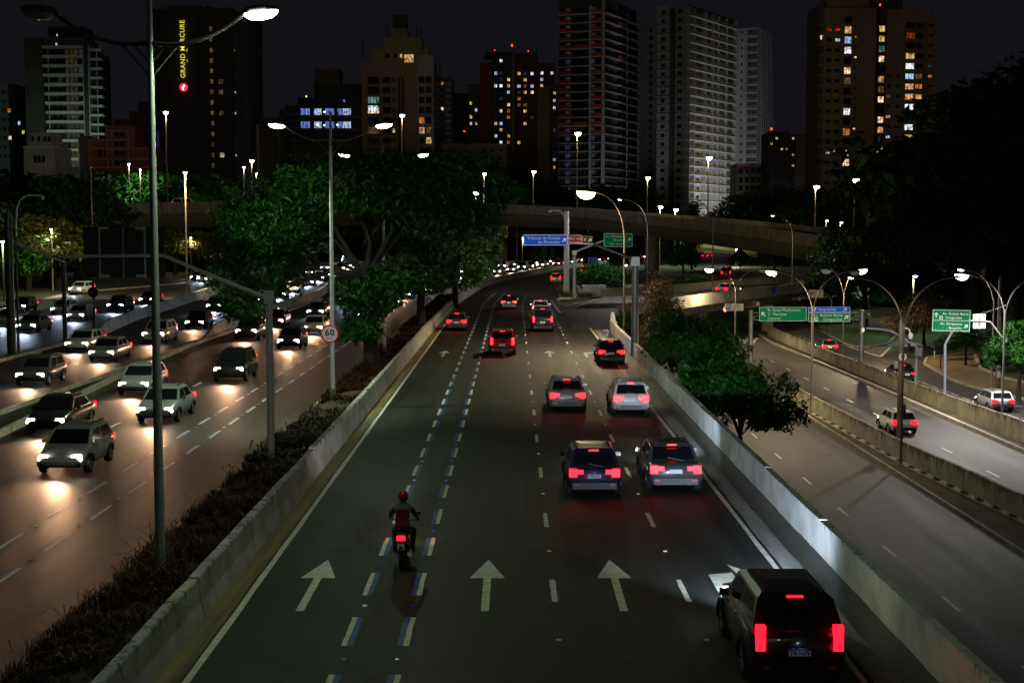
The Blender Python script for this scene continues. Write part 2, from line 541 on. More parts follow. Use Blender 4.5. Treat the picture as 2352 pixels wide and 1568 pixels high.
CLf = [(-53, 30), (-53.5, 110), (-54.0, 148), (-57.0, 190), (-56, 250), (-74, 330), (-96, 420)]
road_c = ribbon('road', CLf, CR, M_ROADA, 0.008)
# sunken roads
road_d = ribbon('road', [(10.0, -10), (10.0, 60), (10.3, 120), (14, 175), (20, 214)], [(20.05, -10), (20.05, 60), (20.05, 120), (21.5, 175), (26, 214)], M_ROADD, ZR)
road_e = ribbon('road', [(22.6, -10), (21.6, 60), (21.0, 90), (20.4, 122), (21.4, 175), (25.9, 214)], [(29.2, -10), (29.2, 60), (29.3, 110), (29.0, 160), (31, 185), (35, 214)], M_ROADE, ZR + 0.004)
FL = [(31.6, 30), (31.0, 85), (30.9, 111), (30.9, 150), (31.6, 186), (36, 214)]
FR = [(40, 30), (39.5, 100), (38.2, 121), (39.5, 142), (39.0, 176), (44, 214)]
road_f = ribbon('road', FL, FR, M_ROADF, ZR)
road_g = ribbon('road', [(37.0, 150), (39.5, 155), (48, 171), (70, 190)], [(37.4, 126), (41.2, 141), (54, 152), (78, 160)], M_ROADF, ZR + 0.004)
# exit road and ramp deck
RL = [(4.9, 120, .004), (5.2, 142, .05), (8.4, 158, .15), (10.9, 171, .25), (18.9, 175.7, .3), (27.2, 193, .3), (33.8, 205, .3), (41, 213, .3), (54, 224, .3)]
RR = [(7.85, 118, .004), (9.9, 137, .05), (12.8, 142, .15), (15.9, 147.7, .25), (22.3, 160.5, .3), (29.4, 173.6, .3), (35.9, 185.6, .3), (43.3, 196.6, .3), (57, 208, .3)]
ramp_road = ribbon('road', RL, RR, M_ROADE)
far_road = ribbon('road', [(24, 222), (33, 262), (42, 330), (56, 430), (74, 520)], [(36, 222), (43, 262), (52, 330), (66, 430), (86, 520)], M_ROADE, 0.0)
# island between main road and exit
isl = [(5.3, 165), (6.6, 163.2), (10.2, 172.5), (17.5, 178), (20, 190), (14, 206), (9, 210), (7.6, 203), (5.6, 178)]
struct(MB().prism(isl, -0.06, 0.16).build('traffic_island', mat('island_grass', (0.045, 0.06, 0.015), 0.95, var=0.6, vscale=1.2, bump=0.6, bscale=9)))

# median beds
beds = MB()
MEDL = [(-9.15, -20), (-9.15, 60), (-9.15, 130), (-8.7, 170), (-7.0, 205), (-4.6, 228)]
MEDR = [(-6.72, -20), (-6.72, 60), (-6.72, 118), (-6.15, 165), (-4.6, 205), (-2.4, 226)]
vs, fs = [], []
for (l, r) in zip(MEDL, MEDR):
    vs += [(l[0], l[1], 0.22), ((l[0] + r[0]) / 2, (l[1] + r[1]) / 2, 0.42), (r[0], r[1], 0.45)]
for i in range(len(MEDL) - 1):
    a = i * 3
    fs += [(a, a + 1, a + 4, a + 3), (a + 1, a + 2, a + 5, a + 4)]
struct(MB().add(vs, fs).build('median_bed', M_SOIL))
kb = MB()
kb.sweep([(p[0] - 0.0, p[1], 0) for p in MEDL], [(-0.16, -0.05), (0.0, -0.05), (0.0, 0.23), (-0.13, 0.20)])
struct(kb.build('kerb', M_KERB))

# gutters of the main road
def strip(name, x0, x1, y0, y1, z, m, n=60, wob=0.0):
    vs, fs = [], []
    for i in range(n + 1):
        y = y0 + (y1 - y0) * i / n
        vs += [(x0 + random.uniform(-wob, wob), y, z), (x1 + random.uniform(-wob, wob), y, z)]
    for i in range(n):
        fs.append((2 * i, 2 * i + 1, 2 * i + 3, 2 * i + 2))
    return struct(MB().add(vs, fs).build(name, m))
strip('gutter', -6.62, -6.16, 10, 150, 0.004, M_OCHRE, 150, 0.03)
strip('gutter', 6.62, 7.12, 10, 118, 0.010, M_PALE, 120, 0.03)
strip('gutter', 7.05, 7.84, 10, 118, 0.006, M_WET, 120, 0.03)

# ------------------------------------------------------------------ painted markings
def poly_mesh(name, pts, m):
    return MB().add([(p[0], p[1], 0) for p in pts], [tuple(range(len(pts)))]).mesh(name, m)
def up(me):
    return me
def wobbly(x0, x1, y0, y1, n=6, w=0.012):
    l = [(x0 + random.uniform(-w, w), y0 + (y1 - y0) * i / n) for i in range(n + 1)]
    r = [(x1 + random.uniform(-w, w), y0 + (y1 - y0) * i / n) for i in range(n, -1, -1)]
    return l[::1] and [*r[::-1], *l[::-1]] if False else [*[(x1 + random.uniform(-w, w), y0 + (y1 - y0) * i / n) for i in range(n + 1)], *[(x0 + random.uniform(-w, w), y0 + (y1 - y0) * i / n) for i in range(n, -1, -1)]]
def line(name, x0, x1, y0, y1, parent, z, m=None):
    n = max(6, int((y1 - y0) / 1.5))
    return link(name, poly_strip(name, x0, x1, y0, y1, n, m or M_PAINT), parent, (0, 0, z))
def poly_strip(name, x0, x1, y0, y1, n, m, w=0.012):
    vs, fs = [], []
    for i in range(n + 1):
        y = y0 + (y1 - y0) * i / n
        vs += [(x0 + random.uniform(-w, w), y, 0), (x1 + random.uniform(-w, w), y, 0)]
    for i in range(n):
        fs.append((2 * i, 2 * i + 1, 2 * i + 3, 2 * i + 2))
    return MB().add(vs, fs).mesh(name, m)
line('edge_line', -6.09, -5.95, 8, 150, main_road, 0.008)
line('edge_line', 6.38, 6.52, 8, 120, main_road, 0.014)
dash_me = [poly_strip('lane_dash', -0.065, 0.065, -1.0, 1.0, 6, M_PAINT) for _ in range(4)]
bikew_me = [poly_strip('lane_dash', -0.055, 0.055, -1.05, 1.05, 6, M_PAINT, 0.008) for _ in range(4)]
bikeb_me = [poly_strip('blue_dash', -0.06, 0.06, -1.05, 1.05, 6, M_PAINTB, 0.006) for _ in range(4)]
stud_w = MB().box((0, 0, 0.012), (0.11, 0.09, 0.022), taper=0.75).mesh('road_stud', M_STUDW)
stud_b = MB().box((0, 0, 0.012), (0.10, 0.09, 0.022), taper=0.75).mesh('road_stud', M_STUDB)
def curve_x(x, y):
    """lane offset follows the bend of the main road"""
    if y < 150: return x
    return x + (y - 150) ** 2 * 0.00085
for k in range(-1, 20):
    y = 32.3 + 8 * k
    if y > 178: break
    for x in (0.92, 3.92):
        if x > 3 and y > 150: continue
        link('lane_dash', random.choice(dash_me), main_road, (curve_x(x, y), y, 0.004))
        link('road_stud', stud_w, main_road, (curve_x(x, y + 4), y + 4, 0.0))
for k in range(-3, 42):
    y = 32.9 + 3.95 * k
    if y > 185: break
    xx = 0.004
    link('lane_dash', random.choice(bikew_me), main_road, (curve_x(-3.40, y), y, xx))
    link('blue_dash', random.choice(bikeb_me), main_road, (curve_x(-3.28, y), y, xx))
    link('blue_dash', random.choice(bikeb_me), main_road, (curve_x(-2.28, y), y, xx))
    link('lane_dash', random.choice(bikew_me), main_road, (curve_x(-2.16, y), y, xx))
    if y < 130:
        link('road_stud', stud_b if k != -1 else stud_w, main_road, (-3.30, y + 1.97, 0))
        link('road_stud', stud_b, main_road, (-2.24, y + 1.97, 0))
for k in range(-2, 25):
    y = 33.4 + 4.0 * k
    link('lane_dash', random.choice(bikew_me), road_a, (-13.46, y, 0.004))
    link('blue_dash', random.choice(bikeb_me), road_a, (-13.34, y, 0.004))
    link('blue_dash', random.choice(bikeb_me), road_a, (-12.28, y, 0.004))
    link('lane_dash', random.choice(bikew_me), road_a, (-12.16, y, 0.004))
    link('road_stud', stud_w, road_a, (-13.4, y + 2, 0)); link('road_stud', stud_w, road_a, (-12.2, y + 2, 0))
for k in range(0, 12):
    y = 36 + 8 * k
    link('lane_dash', random.choice(dash_me), road_a, (-17.0, y, 0.004))
    link('lane_dash', random.choice(dash_me), road_b, (-28.4, y + 30, 0.004))
arrow_pts = [(-0.09, 0), (0.09, 0), (0.09, 2.95), (0.42, 2.95), (0.0, 4.85), (-0.42, 2.95), (-0.09, 2.95)]
arrow_me = MB().add([(p[0], p[1], 0) for p in arrow_pts], [(0, 1, 2, 6), (5, 3, 4)]).mesh('arrow_marking', M_PAINT)
tp = [(-0.10, 0), (0.10, 0), (0.10, 2.2), (-0.10, 3.35), (0.55, 3.35), (0.10, 2.3), (0.55, 2.5)]
turn_me = MB().add([(-0.10, 0, 0), (0.10, 0, 0), (0.10, 2.55, 0), (-0.10, 3.4, 0), (0.52, 2.75, 0), (0.50, 3.62, 0), (0.50, 4.45, 0), (1.02, 3.45, 0), (0.76, 2.1, 0)],
                   [(0, 1, 2, 3), (3, 2, 4, 5), (6, 8, 7)]).mesh('arrow_marking', M_PAINT)
for y0 in (30.5, 92.6):
    for x in (-4.68, -0.63, 2.41):
        link('arrow_marking', arrow_me, main_road, (x, y0, 0.004))
    link('arrow_marking', turn_me, main_road, (4.80, y0 - 0.1, 0.004))
# tar seams and the black repaint patch beside the turn arrow
M_TAR = mat('tar_patch', (0.022, 0.022, 0.022), 0.5, var=0.4, vscale=4)
link('tar_patch', poly_strip('tar_patch', 0, 0.5, 0, 0.35, 4, M_TAR, 0.05), main_road, (4.2, 33.7, 0.002))
link('tar_patch', poly_strip('tar_patch', 0, 0.75, 0, 1.7, 6, M_TAR, 0.08), main_road, (5.25, 30.4, 0.002))
for (y, w) in ((36.9, 0.05), (58.0, 0.04), (83.0, 0.05), (94.0, 0.3), (128, 0.5)):
    link('tar_seam', MB().add([(-6, 0, 0), (6.3, 0, 0), (6.3, w, 0), (-6, w, 0)], [(0, 1, 2, 3)]).mesh('tar_seam', M_TAR), main_road, (0, y, 0.002))
# sunken road markings
for k in range(0, 34):
    y = 84 + 2.6 * k
    if 128 < y < 152: continue
    link('lane_dash', random.choice(bikew_me), road_f, (34.3 + 0.0 * y, y, 0.004))
line('edge_line', 31.35, 31.47, 90, 176, road_f, 0.004 + ZR)
for k in range(0, 10):
    link('lane_dash', random.choice(dash_me), road_e, (25.2, 66 + 8 * k, ZR + 0.008)); link('lane_dash', random.choice(dash_me), road_d, (15.0, 40 + 8 * k, ZR + 0.004))
for o in list(road_f.children):
    if o.location.z > -1: o.location.z += ZR
def chevron(parent, a, bpt, c, n, z):
    """striped nose where two roads part: outline plus bars"""
    A, Bv, Cv = Vector(a), Vector(bpt), Vector(c)
    def bar(p, q, w, nm):
        d = (q - p).normalized(); s = Vector((d.y, -d.x)) * w / 2
        link(nm, MB().add([(*(p - s), 0), (*(p + s), 0), (*(q + s), 0), (*(q - s), 0)], [(0, 1, 2, 3)]).mesh(nm, M_PAINT), parent, (0, 0, z))
    bar(A, Bv, 0.28, 'edge_line'); bar(A, Cv, 0.28, 'edge_line')
    for i in range(1, n + 1):
        t = i / (n + 0.6)
        bar(A.lerp(Bv, t), A.lerp(Cv, t), 0.36, 'chevron_bar')
        link('road_stud', stud_w, parent, (*A.lerp(Bv, t), z)); link('road_stud', stud_w, parent, (*A.lerp(Cv, t), z))
chevron(main_road, (4.6, 140.5), (4.35, 165), (10.4, 171.5), 8, 0.058)
chevron(road_f, (37.0, 143.0), (36.6, 156), (41.2, 155), 5, ZR + 0.010)
chevron(road_e, (26.5, 158), (24.0, 176), (28.9, 168), 8, ZR + 0.012)

# ------------------------------------------------------------------ barriers (cast blocks, joints open a finger's width)
def resample(path, step):
    out = [Vector(path[0])]
    for a, b2 in zip(path[:-1], path[1:]):
        a, b2 = Vector(a), Vector(b2)
        n = max(1, int(round((b2 - a).length / step)))
        for i in range(1, n + 1):
            out.append(a.lerp(b2, i / n))
    return out
def barrier(name, label, path, prof, m, step=5.0, part='barrier_block', gap=0.022, jit=0.02, cat='barrier', extra=None):
    root = T(name, label, cat, path[0])
    o = Vector(path[0])
    pts = resample([(p[0], p[1], p[2] if len(p) > 2 else 0) for p in path], step)
    for i in range(len(pts) - 1):
        a, c = pts[i] - o, pts[i + 1] - o
        d = (c - a).normalized()
        dz = random.uniform(-jit, jit)
        mb = MB()
        # ragged top: a few cuts along each block
        sub = [a + d * gap + (c - a - d * 2 * gap) * t for t in (0, .25, .5, .75, 1)]
        vs = []; n = len(prof)
        r = Vector((d.y, -d.x, 0))
        hmax = max(h for _, h in prof)
        for p in sub:
            j = random.uniform(-0.02, 0.02)
            for (of, h) in prof:
                jj = j if h > hmax - 0.05 else 0
                vs.append((p.x + r.x * of, p.y + r.y * of, p.z + h + dz * (h / hmax) + jj))
        fs = []
        for q in range(4):
            for k in range(n):
                fs.append((q * n + k, (q + 1) * n + k, (q + 1) * n + (k + 1) % n, q * n + (k + 1) % n))
        fs.append(tuple(range(n))); fs.append(tuple(4 * n + k for k in range(n - 1, -1, -1)))
        mb.add(vs, fs)
        mb.build(part, m, root)
        if extra: extra(root, a, c, d, r)
    return root
PF_L = [(-0.14, -0.05), (-0.14, 0.84), (-0.11, 0.87), (0.06, 0.87), (0.09, 0.83), (0.15, 0.35), (0.25, -0.05)]
barrier('concrete_barrier', 'long pale concrete barrier along the dry grass bed of the central median', [(-6.86, -6, 0), (-6.86, 60, 0), (-6.86, 118, 0), (-6.66, 142, 0), (-6.26, 165, 0), (-4.66, 205, 0), (-2.5, 226, 0), (4.2, 264, 0), (9.3, 298, 0), (23, 346, 0)], PF_L, M_CONC_L, 6.0)
PF_R = [(0.0, -4.6), (0.0, 0.90), (0.20, 0.90), (0.26, 0.84), (0.26, -4.6)]
def rgap(root, a, c, d, r):
    pass
barrier('retaining_wall', 'long whitish retaining wall with mossy top beside the exit lane', [(7.84, 12, 0), (7.84, 60, 0), (7.84, 116, 0)], PF_R, M_CONC_R, 8.0, 'wall_segment', gap=0.006, cat='wall')
tag(MB().prism([(8.0, 116.6), (8.5, 116.6), (8.35, 117.6), (7.95, 117.6)], 0.0, 0.75).add([(7.95, 116.9, .75), (8.4, 116.9, .75), (8.3, 117.4, 1.5), (8.05, 117.4, 1.5)], [(0, 1, 2, 3)]).build('wall_end_post', M_CONC_R), 'small white wedge-shaped concrete post at the far end of the retaining wall', 'post')
PF_B = [(-0.11, 0.22), (-0.09, 1.25), (0.09, 1.25), (0.13, 0.22)]
def bsupport(root, a, c, d, r):
    L = (c - a).length
    n = 2
    for i in range(n):
        p = a + (c - a) * (i + 0.5) / n
        ang = math.atan2(d.y, d.x)
        MB().box((p.x, p.y, p.z + 0.11), (0.30, 0.34, 0.22), ang).build('support_foot', M_CONC_M, root)
    m_ = MB().sweep([a, c], [(-0.20, -0.05), (-0.20, 0.07), (0.22, 0.07), (0.22, -0.05)])
    m_.build('base_sill', M_CONC_M, root)
barrier('concrete_barrier', 'mossy concrete barrier on feet between the two lowered roads', [(22.9, 34, ZR), (22.3, 61.8, ZR), (21.3, 76.6, ZR), (20.85, 98, ZR), (20.6, 124, ZR)], PF_B, M_CONC_M, 4.0, extra=bsupport)
barrier('concrete_barrier', 'stained concrete barrier along the outer lowered road, starting at the round pier', [(31.3, 50, ZR), (31.0, 86, ZR), (30.5, 110, ZR), (30.4, 140, ZR), (30.9, 172, ZR)], [(-0.12, -0.05), (-0.09, 1.18), (0.09, 1.18), (0.14, -0.05)], M_CONC_M, 4.0)
# kerbs of the sunken roads
def kerb(path, w=0.16, h=0.17, side=1):
    return struct(MB().sweep([Vector(p) for p in path], [(0, -0.06), (0, h), (side * w, h - 0.02), (side * w, -0.06)]).build('kerb', M_KERB))
kerb([(20.05, -10, ZR), (20.05, 60, ZR), (20.05, 120, ZR), (21.3, 170, ZR)])
kerb([(29.2, -10, ZR), (29.2, 60, ZR), (29.3, 110, ZR), (28.9, 160, ZR), (29.6, 172, ZR)], 0.3, 0.22)
kerb([(40.2, 60, ZR), (39.2, 100, ZR), (37.0, 116, ZR), (37.2, 121, ZR), (39, 135, ZR), (41.2, 141.5, ZR), (44, 144, ZR), (54, 152, ZR)], 0.2, 0.18)
kerb([(38.7, 178, ZR), (37.1, 157.5, ZR), (37.3, 154.5, ZR), (38.6, 154, ZR), (41.5, 158, ZR), (46, 171, ZR), (60, 186, ZR)], 0.2, 0.18)
verge = mat('verge_soil', (0.075, 0.052, 0.024), 0.95, var=0.6, vscale=0.8, bump=0.6, bscale=8)
strip('verge', 20.2, 22.6, 0, 170, ZR + 0.05, verge, 60, 0.05)
strip('verge', 29.45, 30.4, 40, 172, ZR + 0.06, verge, 60, 0.05)
grass = mat('mown_grass', (0.04, 0.085, 0.018), 0.95, var=0.6, vscale=1.2, bump=0.6, bscale=12)
struct(MB().add([(38.9, 178, ZR + .1), (37.3, 157.5, ZR + .1), (37.5, 154.8, ZR + .1), (38.7, 154.4, ZR + .1), (41.3, 158.2, ZR + .1), (45.7, 171, ZR + .1), (60, 188, ZR + .1), (60, 214, ZR + 1), (44.2, 214, ZR + .1)], [tuple(range(9))]).build('grass_island', grass))
struct(MB().add([(40.4, 60, ZR + .12), (39.4, 100, ZR + .12), (37.25, 116, ZR + .12), (37.4, 121, ZR + .12), (39.2, 135, ZR + .12), (41.3, 141.3, ZR + .12), (44, 143.6, ZR + .12), (46, 141, ZR + .25), (42.2, 128, ZR + .25), (41.5, 120, ZR + .25), (42, 112, ZR + .25), (43.5, 100, ZR + .25), (45, 60, ZR + .25)], [(0, 1, 11, 12), (1, 2, 10, 11), (2, 3, 9, 10), (3, 4, 8, 9), (4, 5, 7, 8), (5, 6, 7)]).build('pavement', mat('pavement_earth', (0.16, 0.105, 0.05), 0.9, var=0.5, vscale=0.9, bump=0.3, bscale=8)))
kerb([(44.9, 60, ZR + .1), (43.4, 100, ZR + .1), (41.9, 112, ZR + .1), (41.4, 120, ZR + .1), (42.1, 128, ZR + .1), (45.8, 141, ZR + .1)], 0.25, 0.35)
# grassy foot of the retaining wall
vs, fs = [], []
for i, y in enumerate(range(0, 145, 5)):
    w = random.uniform(-0.15, 0.15)
    vs += [(8.1, y, ZR + 2.6 + w), (8.75 + w * 0.4, y, ZR + 1.9 + w), (9.6 + w * .3, y, ZR + 0.5), (10.1, y, ZR + 0.02)]
for i in range(len(range(0, 145, 5)) - 1):
    for k in range(3):
        fs.append((i * 4 + k, i * 4 + k + 1, i * 4 + k + 5, i * 4 + k + 4))
struct(MB().add(vs, fs).build('embankment', grass))
# island and kerbs on the far side of the near opposing roads
kerb([(-23.0, 60, 0), (-23.1, 91, 0), (-22.95, 128, 0), (-22.8, 170, 0)], 0.2, 0.2, -1)
kerb([(-20.2, 30, 0), (-20.7, 57, 0), (-22.2, 80, 0), (-23.0, 100, 0)], 0.25, 0.2, -1)
kerb([(-53.2, 60, 0), (-53.6, 110, 0), (-54.1, 148, 0), (-57.2, 186, 0), (-57.2, 196, 0)], 0.3, 0.2, -1)
kerb([(-57.6, 184, 0), (-53.8, 203, 0), (-51.2, 215, 0), (-50.5, 226, 0)], 0.3, 0.2, -1)
PF_S = [(-0.14, -0.05), (-0.10, 0.95), (0.10, 0.95), (0.24, 0.1), (0.24, -0.05)]
barrier('concrete_barrier', 'pale concrete barrier with sloping nose between the middle and outer opposing roads', [(-32.3, 109, -0.75), (-32.8, 114, 0), (-34.9, 131, 0), (-38.8, 184, 0), (-43.0, 226, 0)], PF_S, M_CONC_L, 6.0)
barrier('concrete_barrier', 'short concrete barrier between the two opposing carriageways beside a grass strip', [(-23.4, 107, -0.75), (-23.5, 112, 0), (-23.75, 133, 0), (-23.8, 172, 0), (-25.4, 195, 0)], PF_S, M_CONC_L, 5.0)
struct(MB().add([(-32.3, 60, .05), (-32.4, 108, .1), (-33.4, 108, .1), (-33.4, 60, .05)], [(0, 3, 2, 1)]).build('verge', verge))
kerb([(-32.2, 50, 0), (-32.3, 88, 0), (-32.3, 108, 0)], 0.25, 0.2, -1)

# ------------------------------------------------------------------ ramp parapets, girder, piers
def ramp():
    root = T('ramp_bridge', 'low concrete ramp bridge with pale parapets crossing over the lowered roads', 'bridge', (0, 0, 0))
    o = Vector((0, 0, 0))
    near = resample([(9.9, 137, .05), (15.9, 147.7, .25), (22.3, 160.5, .3), (29.4, 173.6, .3), (35.9, 185.6, .3), (43.3, 196.6, .3), (57, 210, .3)], 7)
    far = resample([(10.6, 171.3, .2), (18.9, 176.0, .3), (27.2, 193.4, .3), (33.8, 205.4, .3), (41, 213.4, .3), (54, 225, .3)], 7)
    for a, c in zip(near[:-1], near[1:]):
        MB().sweep([a, c], [(0.0, -0.35), (0.0, 0.92), (0.22, 0.92), (0.28, -0.35)]).build('parapet', M_CONC_P, root)
    for a, c in zip(far[:-1], far[1:]):
        MB().sweep([a, c], [(-0.22, -0.35), (-0.22, 1.0), (0.0, 1.0), (0.0, -0.35)]).build('parapet', M_CONC_P, root)
    # deck slab and box girder
    n = min(len(RL), len(RR))
    vs, fs = [], []
    for i in range(2, n):
        l, r = Vector(RL[i]), Vector(RR[i])
        for z in (-0.02, -0.42):
            vs += [(l.x, l.y, l.z + z), (r.x, r.y, r.z + z)]
        a, c = l.lerp(r, 0.18), l.lerp(r, 0.86)
        vs += [(a.x, a.y, l.z - 1.5), (c.x, c.y, l.z - 1.5), (a.x, a.y, l.z - 0.4), (c.x, c.y, l.z - 0.4)]
    for i in range(n - 3):
        a, b2 = i * 8, (i + 1) * 8
        fs += [(a + 2, a + 3, b2 + 3, b2 + 2), (a, a + 2, b2 + 2, b2), (a + 1, b2 + 1, b2 + 3, a + 3), (a + 4, a + 5, b2 + 5, b2 + 4), (a + 4, b2 + 4, b2 + 6, a + 6), (a + 5, a + 7, b2 + 7, b2 + 5)]
    MB().add(vs, fs).build('box_girder', M_CONC_V, root)
    pm = mat('pier_concrete', (0.34, 0.32, 0.26), 0.85, var=0.4, vscale=0.8, stretch=(1, 1, 0.3))
    MB().tube([(32.2, 180.5, ZR - .1), (32.2, 180.5, -1.2)], 0.78, 20).build('pier', pm, root)
    MB().box((23.4, 178, -2.8), (1.5, 1.2, 3.3), 0.45).build('pier', pm, root)
    MB().box((44, 208, -2.8), (1.5, 1.2, 3.3), 0.45).build('pier', pm, root)
    for p in ((17.6, 160), (29.5, 183)):
        MB().box((p[0], p[1] - 5.3, -1.0), (1.6, 0.6, 0.9), 0.45).build('bearing_block', pm, root)
    MB().box((32.70, 178.95, 0.69), (1.10, 0.06, 1.0), 1.07).build('blue_panel', M_BLUE, root)
    # abutment under the exit
    MB().prism([(10.2, 139), (15.6, 149), (13, 170), (9.0, 158)], ZR, -0.05).build('abutment', M_CONC_M, root)
ramp()

# ------------------------------------------------------------------ viaducts
def viaduct(name, label, path, depth, par, width, girder_m=None, piers=()):
    root = T(name, label, 'bridge', (0, 0, 0))
    pts = resample(path, 16)
    for a, c in zip(pts[:-1], pts[1:]):
        MB().sweep([a, c], [(0, -par), (0, 0), (-0.25, 0), (-0.25, -par)]).build('parapet', M_CONC_V, root)
    d0 = [p + Vector((0, 0, 0)) for p in pts]
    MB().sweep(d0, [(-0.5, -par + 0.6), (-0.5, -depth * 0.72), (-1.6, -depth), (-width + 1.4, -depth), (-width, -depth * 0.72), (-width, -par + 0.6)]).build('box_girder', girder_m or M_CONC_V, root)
    MB().sweep(d0, [(-width - .25, -par), (-width - .25, 0), (-width, 0), (-width, -par)]).build('parapet', M_CONC_V, root)
    for (x, y, zt, rr) in piers:
        MB().tube([(x, y, -0.1), (x, y, zt)], rr, 14).build('pier', M_CONC_V, root)
    return root
vp = [D(150, 472, 238), D(213, 470.5, 240), D(314, 466, 244), D(533, 461, 252), D(800, 461, 275), D(1110, 467, 300), D(1315, 476, 300), D(1476, 493, 288), D(1620, 507, 262), D(1746, 521, 238), D(1880, 540, 214), D(1990, 556, 200), D(2120, 575, 192)]
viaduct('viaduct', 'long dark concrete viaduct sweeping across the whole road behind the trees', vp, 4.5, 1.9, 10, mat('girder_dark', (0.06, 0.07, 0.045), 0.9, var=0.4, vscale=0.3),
        piers=[(D(1498, 560, 296).x, 296, 8, 1.5), (D(1020, 560, 300).x, 304, 9, 1.5), (D(660, 560, 262).x, 266, 9, 1.4), (D(300, 560, 246).x, 254, 9, 1.4)])
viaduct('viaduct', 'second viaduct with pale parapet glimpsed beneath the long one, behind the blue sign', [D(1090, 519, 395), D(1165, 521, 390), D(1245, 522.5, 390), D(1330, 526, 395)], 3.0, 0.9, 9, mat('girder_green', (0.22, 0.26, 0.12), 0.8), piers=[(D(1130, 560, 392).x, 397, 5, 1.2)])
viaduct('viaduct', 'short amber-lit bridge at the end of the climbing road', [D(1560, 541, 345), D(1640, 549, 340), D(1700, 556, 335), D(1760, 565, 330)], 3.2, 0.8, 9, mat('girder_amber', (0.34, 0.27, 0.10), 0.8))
# ================================================================== TREES AND PLANTS
LEAF_DARK = leafmat('leaf_dark', (0.010, 0.032, 0.008), (0.030, 0.085, 0.018))
LEAF_MID = leafmat('leaf_mid', (0.007, 0.048, 0.006), (0.026, 0.120, 0.011))
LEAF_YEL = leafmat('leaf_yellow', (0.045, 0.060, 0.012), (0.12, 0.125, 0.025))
LEAF_DRY = leafmat('leaf_dry', (0.05, 0.035, 0.012), (0.10, 0.07, 0.025))
LEAF_PINK = leafmat('leaf_blossom', (0.06, 0.07, 0.02), (0.26, 0.15, 0.11))

def crown_mesh(name, blobs, n, leaf, seed, m, shell=0.42, gap=0.35):
    rng = np.random.default_rng(seed)
    blobs = np.array(blobs, float)                      # x y z rx ry rz
    wgt = (blobs[:, 3] * blobs[:, 4] * blobs[:, 5]) ** (2 / 3)
    ids = rng.choice(len(blobs), int(n * 1.7), p=wgt / wgt.sum())
    d = rng.normal(size=(len(ids), 3)); d /= np.linalg.norm(d, axis=1)[:, None]
    rr = 1 - np.abs(rng.normal(size=len(ids))) * shell
    rr = np.clip(rr, 0.05, 1.08)
    B = blobs[ids]
    # knobbly outline: several sine lumps modulate the radius
    k1 = rng.normal(size=(6, 3)) * 3.8; ph = rng.uniform(0, 6.28, 6)
    lump = np.sin(d @ k1.T + ph + ids[:, None] * 1.7).mean(1)
    c = B[:, :3] + d * B[:, 3:6] * (rr * (1 + 0.45 * lump))[:, None]
    # gaps: drop leaves where a slow field is low
    k2 = rng.normal(size=(8, 3)) * (2.6 / max(1.2, blobs[:, 3:6].mean())); ph2 = rng.uniform(0, 6.28, 8)
    fld = np.sin(c @ k2.T + ph2).mean(1)
    keep = fld > np.quantile(fld, gap * 0.8) - rng.uniform(0, 0.12, len(fld))
    c = c[keep][:n]; dd = d[keep][:n]
    n = len(c)
    nrm = rng.normal(size=(n, 3)) * 0.55 + dd * 0.5 + np.array([0, 0, 0.45]); nrm /= np.linalg.norm(nrm, axis=1)[:, None]
    a = np.cross(nrm, rng.normal(size=(n, 3))); a /= np.linalg.norm(a, axis=1)[:, None] + 1e-9
    b2 = np.cross(nrm, a)
    s = leaf * np.clip(np.exp(rng.normal(0, 0.42, n)) * 0.85, 0.3, 2.0)
    droop = np.array([0, 0, -0.25])
    p0 = c - a * s[:, None] * 0.5
    p1 = c + b2 * s[:, None] * 0.24
    p2 = c + a * s[:, None] * 0.5 + droop * s[:, None]
    p3 = c - b2 * s[:, None] * 0.24
    V = np.stack([p0, p1, p2, p3], 1).reshape(-1, 3).astype(np.float32)
    me = bpy.data.meshes.new(name)
    me.vertices.add(4 * n); me.loops.add(4 * n); me.polygons.add(n)
    me.vertices.foreach_set('co', V.ravel())
    me.loops.foreach_set('vertex_index', np.arange(4 * n, dtype=np.int32))
    me.polygons.foreach_set('loop_start', np.arange(0, 4 * n, 4, dtype=np.int32))
    me.polygons.foreach_set('loop_total', np.full(n, 4, dtype=np.int32))
    me.materials.append(m)
    me.update(); me.validate()
    return me

def limbs_mesh(name, fork, trunk_r, blobs, seed, per=2, trunk=None):
    rnd = random.Random(seed)
    mb = MB()
    base = trunk or [(0, 0, -0.3), (0.05, 0, 0.3), (0.0, 0.05, fork[2] * 0.5), fork]
    rad = [trunk_r * 1.45, trunk_r * 1.08, trunk_r * 0.92, trunk_r * 0.8]
    mb.tube(base, rad[:len(base)], 12)
    f = Vector(fork)
    for bl in blobs:
        c = Vector(bl[:3])
        for k in range(per):
            e = c + Vector((rnd.uniform(-.5, .5) * bl[3], rnd.uniform(-.5, .5) * bl[4], rnd.uniform(-.2, .5) * bl[5]))
            m1 = f.lerp(e, 0.32) + Vector((rnd.uniform(-.7, .7), rnd.uniform(-.7, .7), rnd.uniform(.1, .9)))
            m2 = f.lerp(e, 0.68) + Vector((rnd.uniform(-.7, .7), rnd.uniform(-.7, .7), rnd.uniform(.2, .9)))
            r0 = trunk_r * rnd.uniform(0.22, 0.42)
            mb.tube([f, m1, m2, e], [r0, r0 * .7, r0 * .42, r0 * .15], 6)
            for q in range(2):
                e2 = m2 + Vector((rnd.uniform(-1, 1) * bl[3] * .6, rnd.uniform(-1, 1) * bl[4] * .6, rnd.uniform(0, .8) * bl[5]))
                mb.tube([m2, m2.lerp(e2, .5) + Vector((0, 0, .15)), e2], [r0 * .38, r0 * .25, r0 * .08], 5)
    return mb.mesh(name, M_BARK)

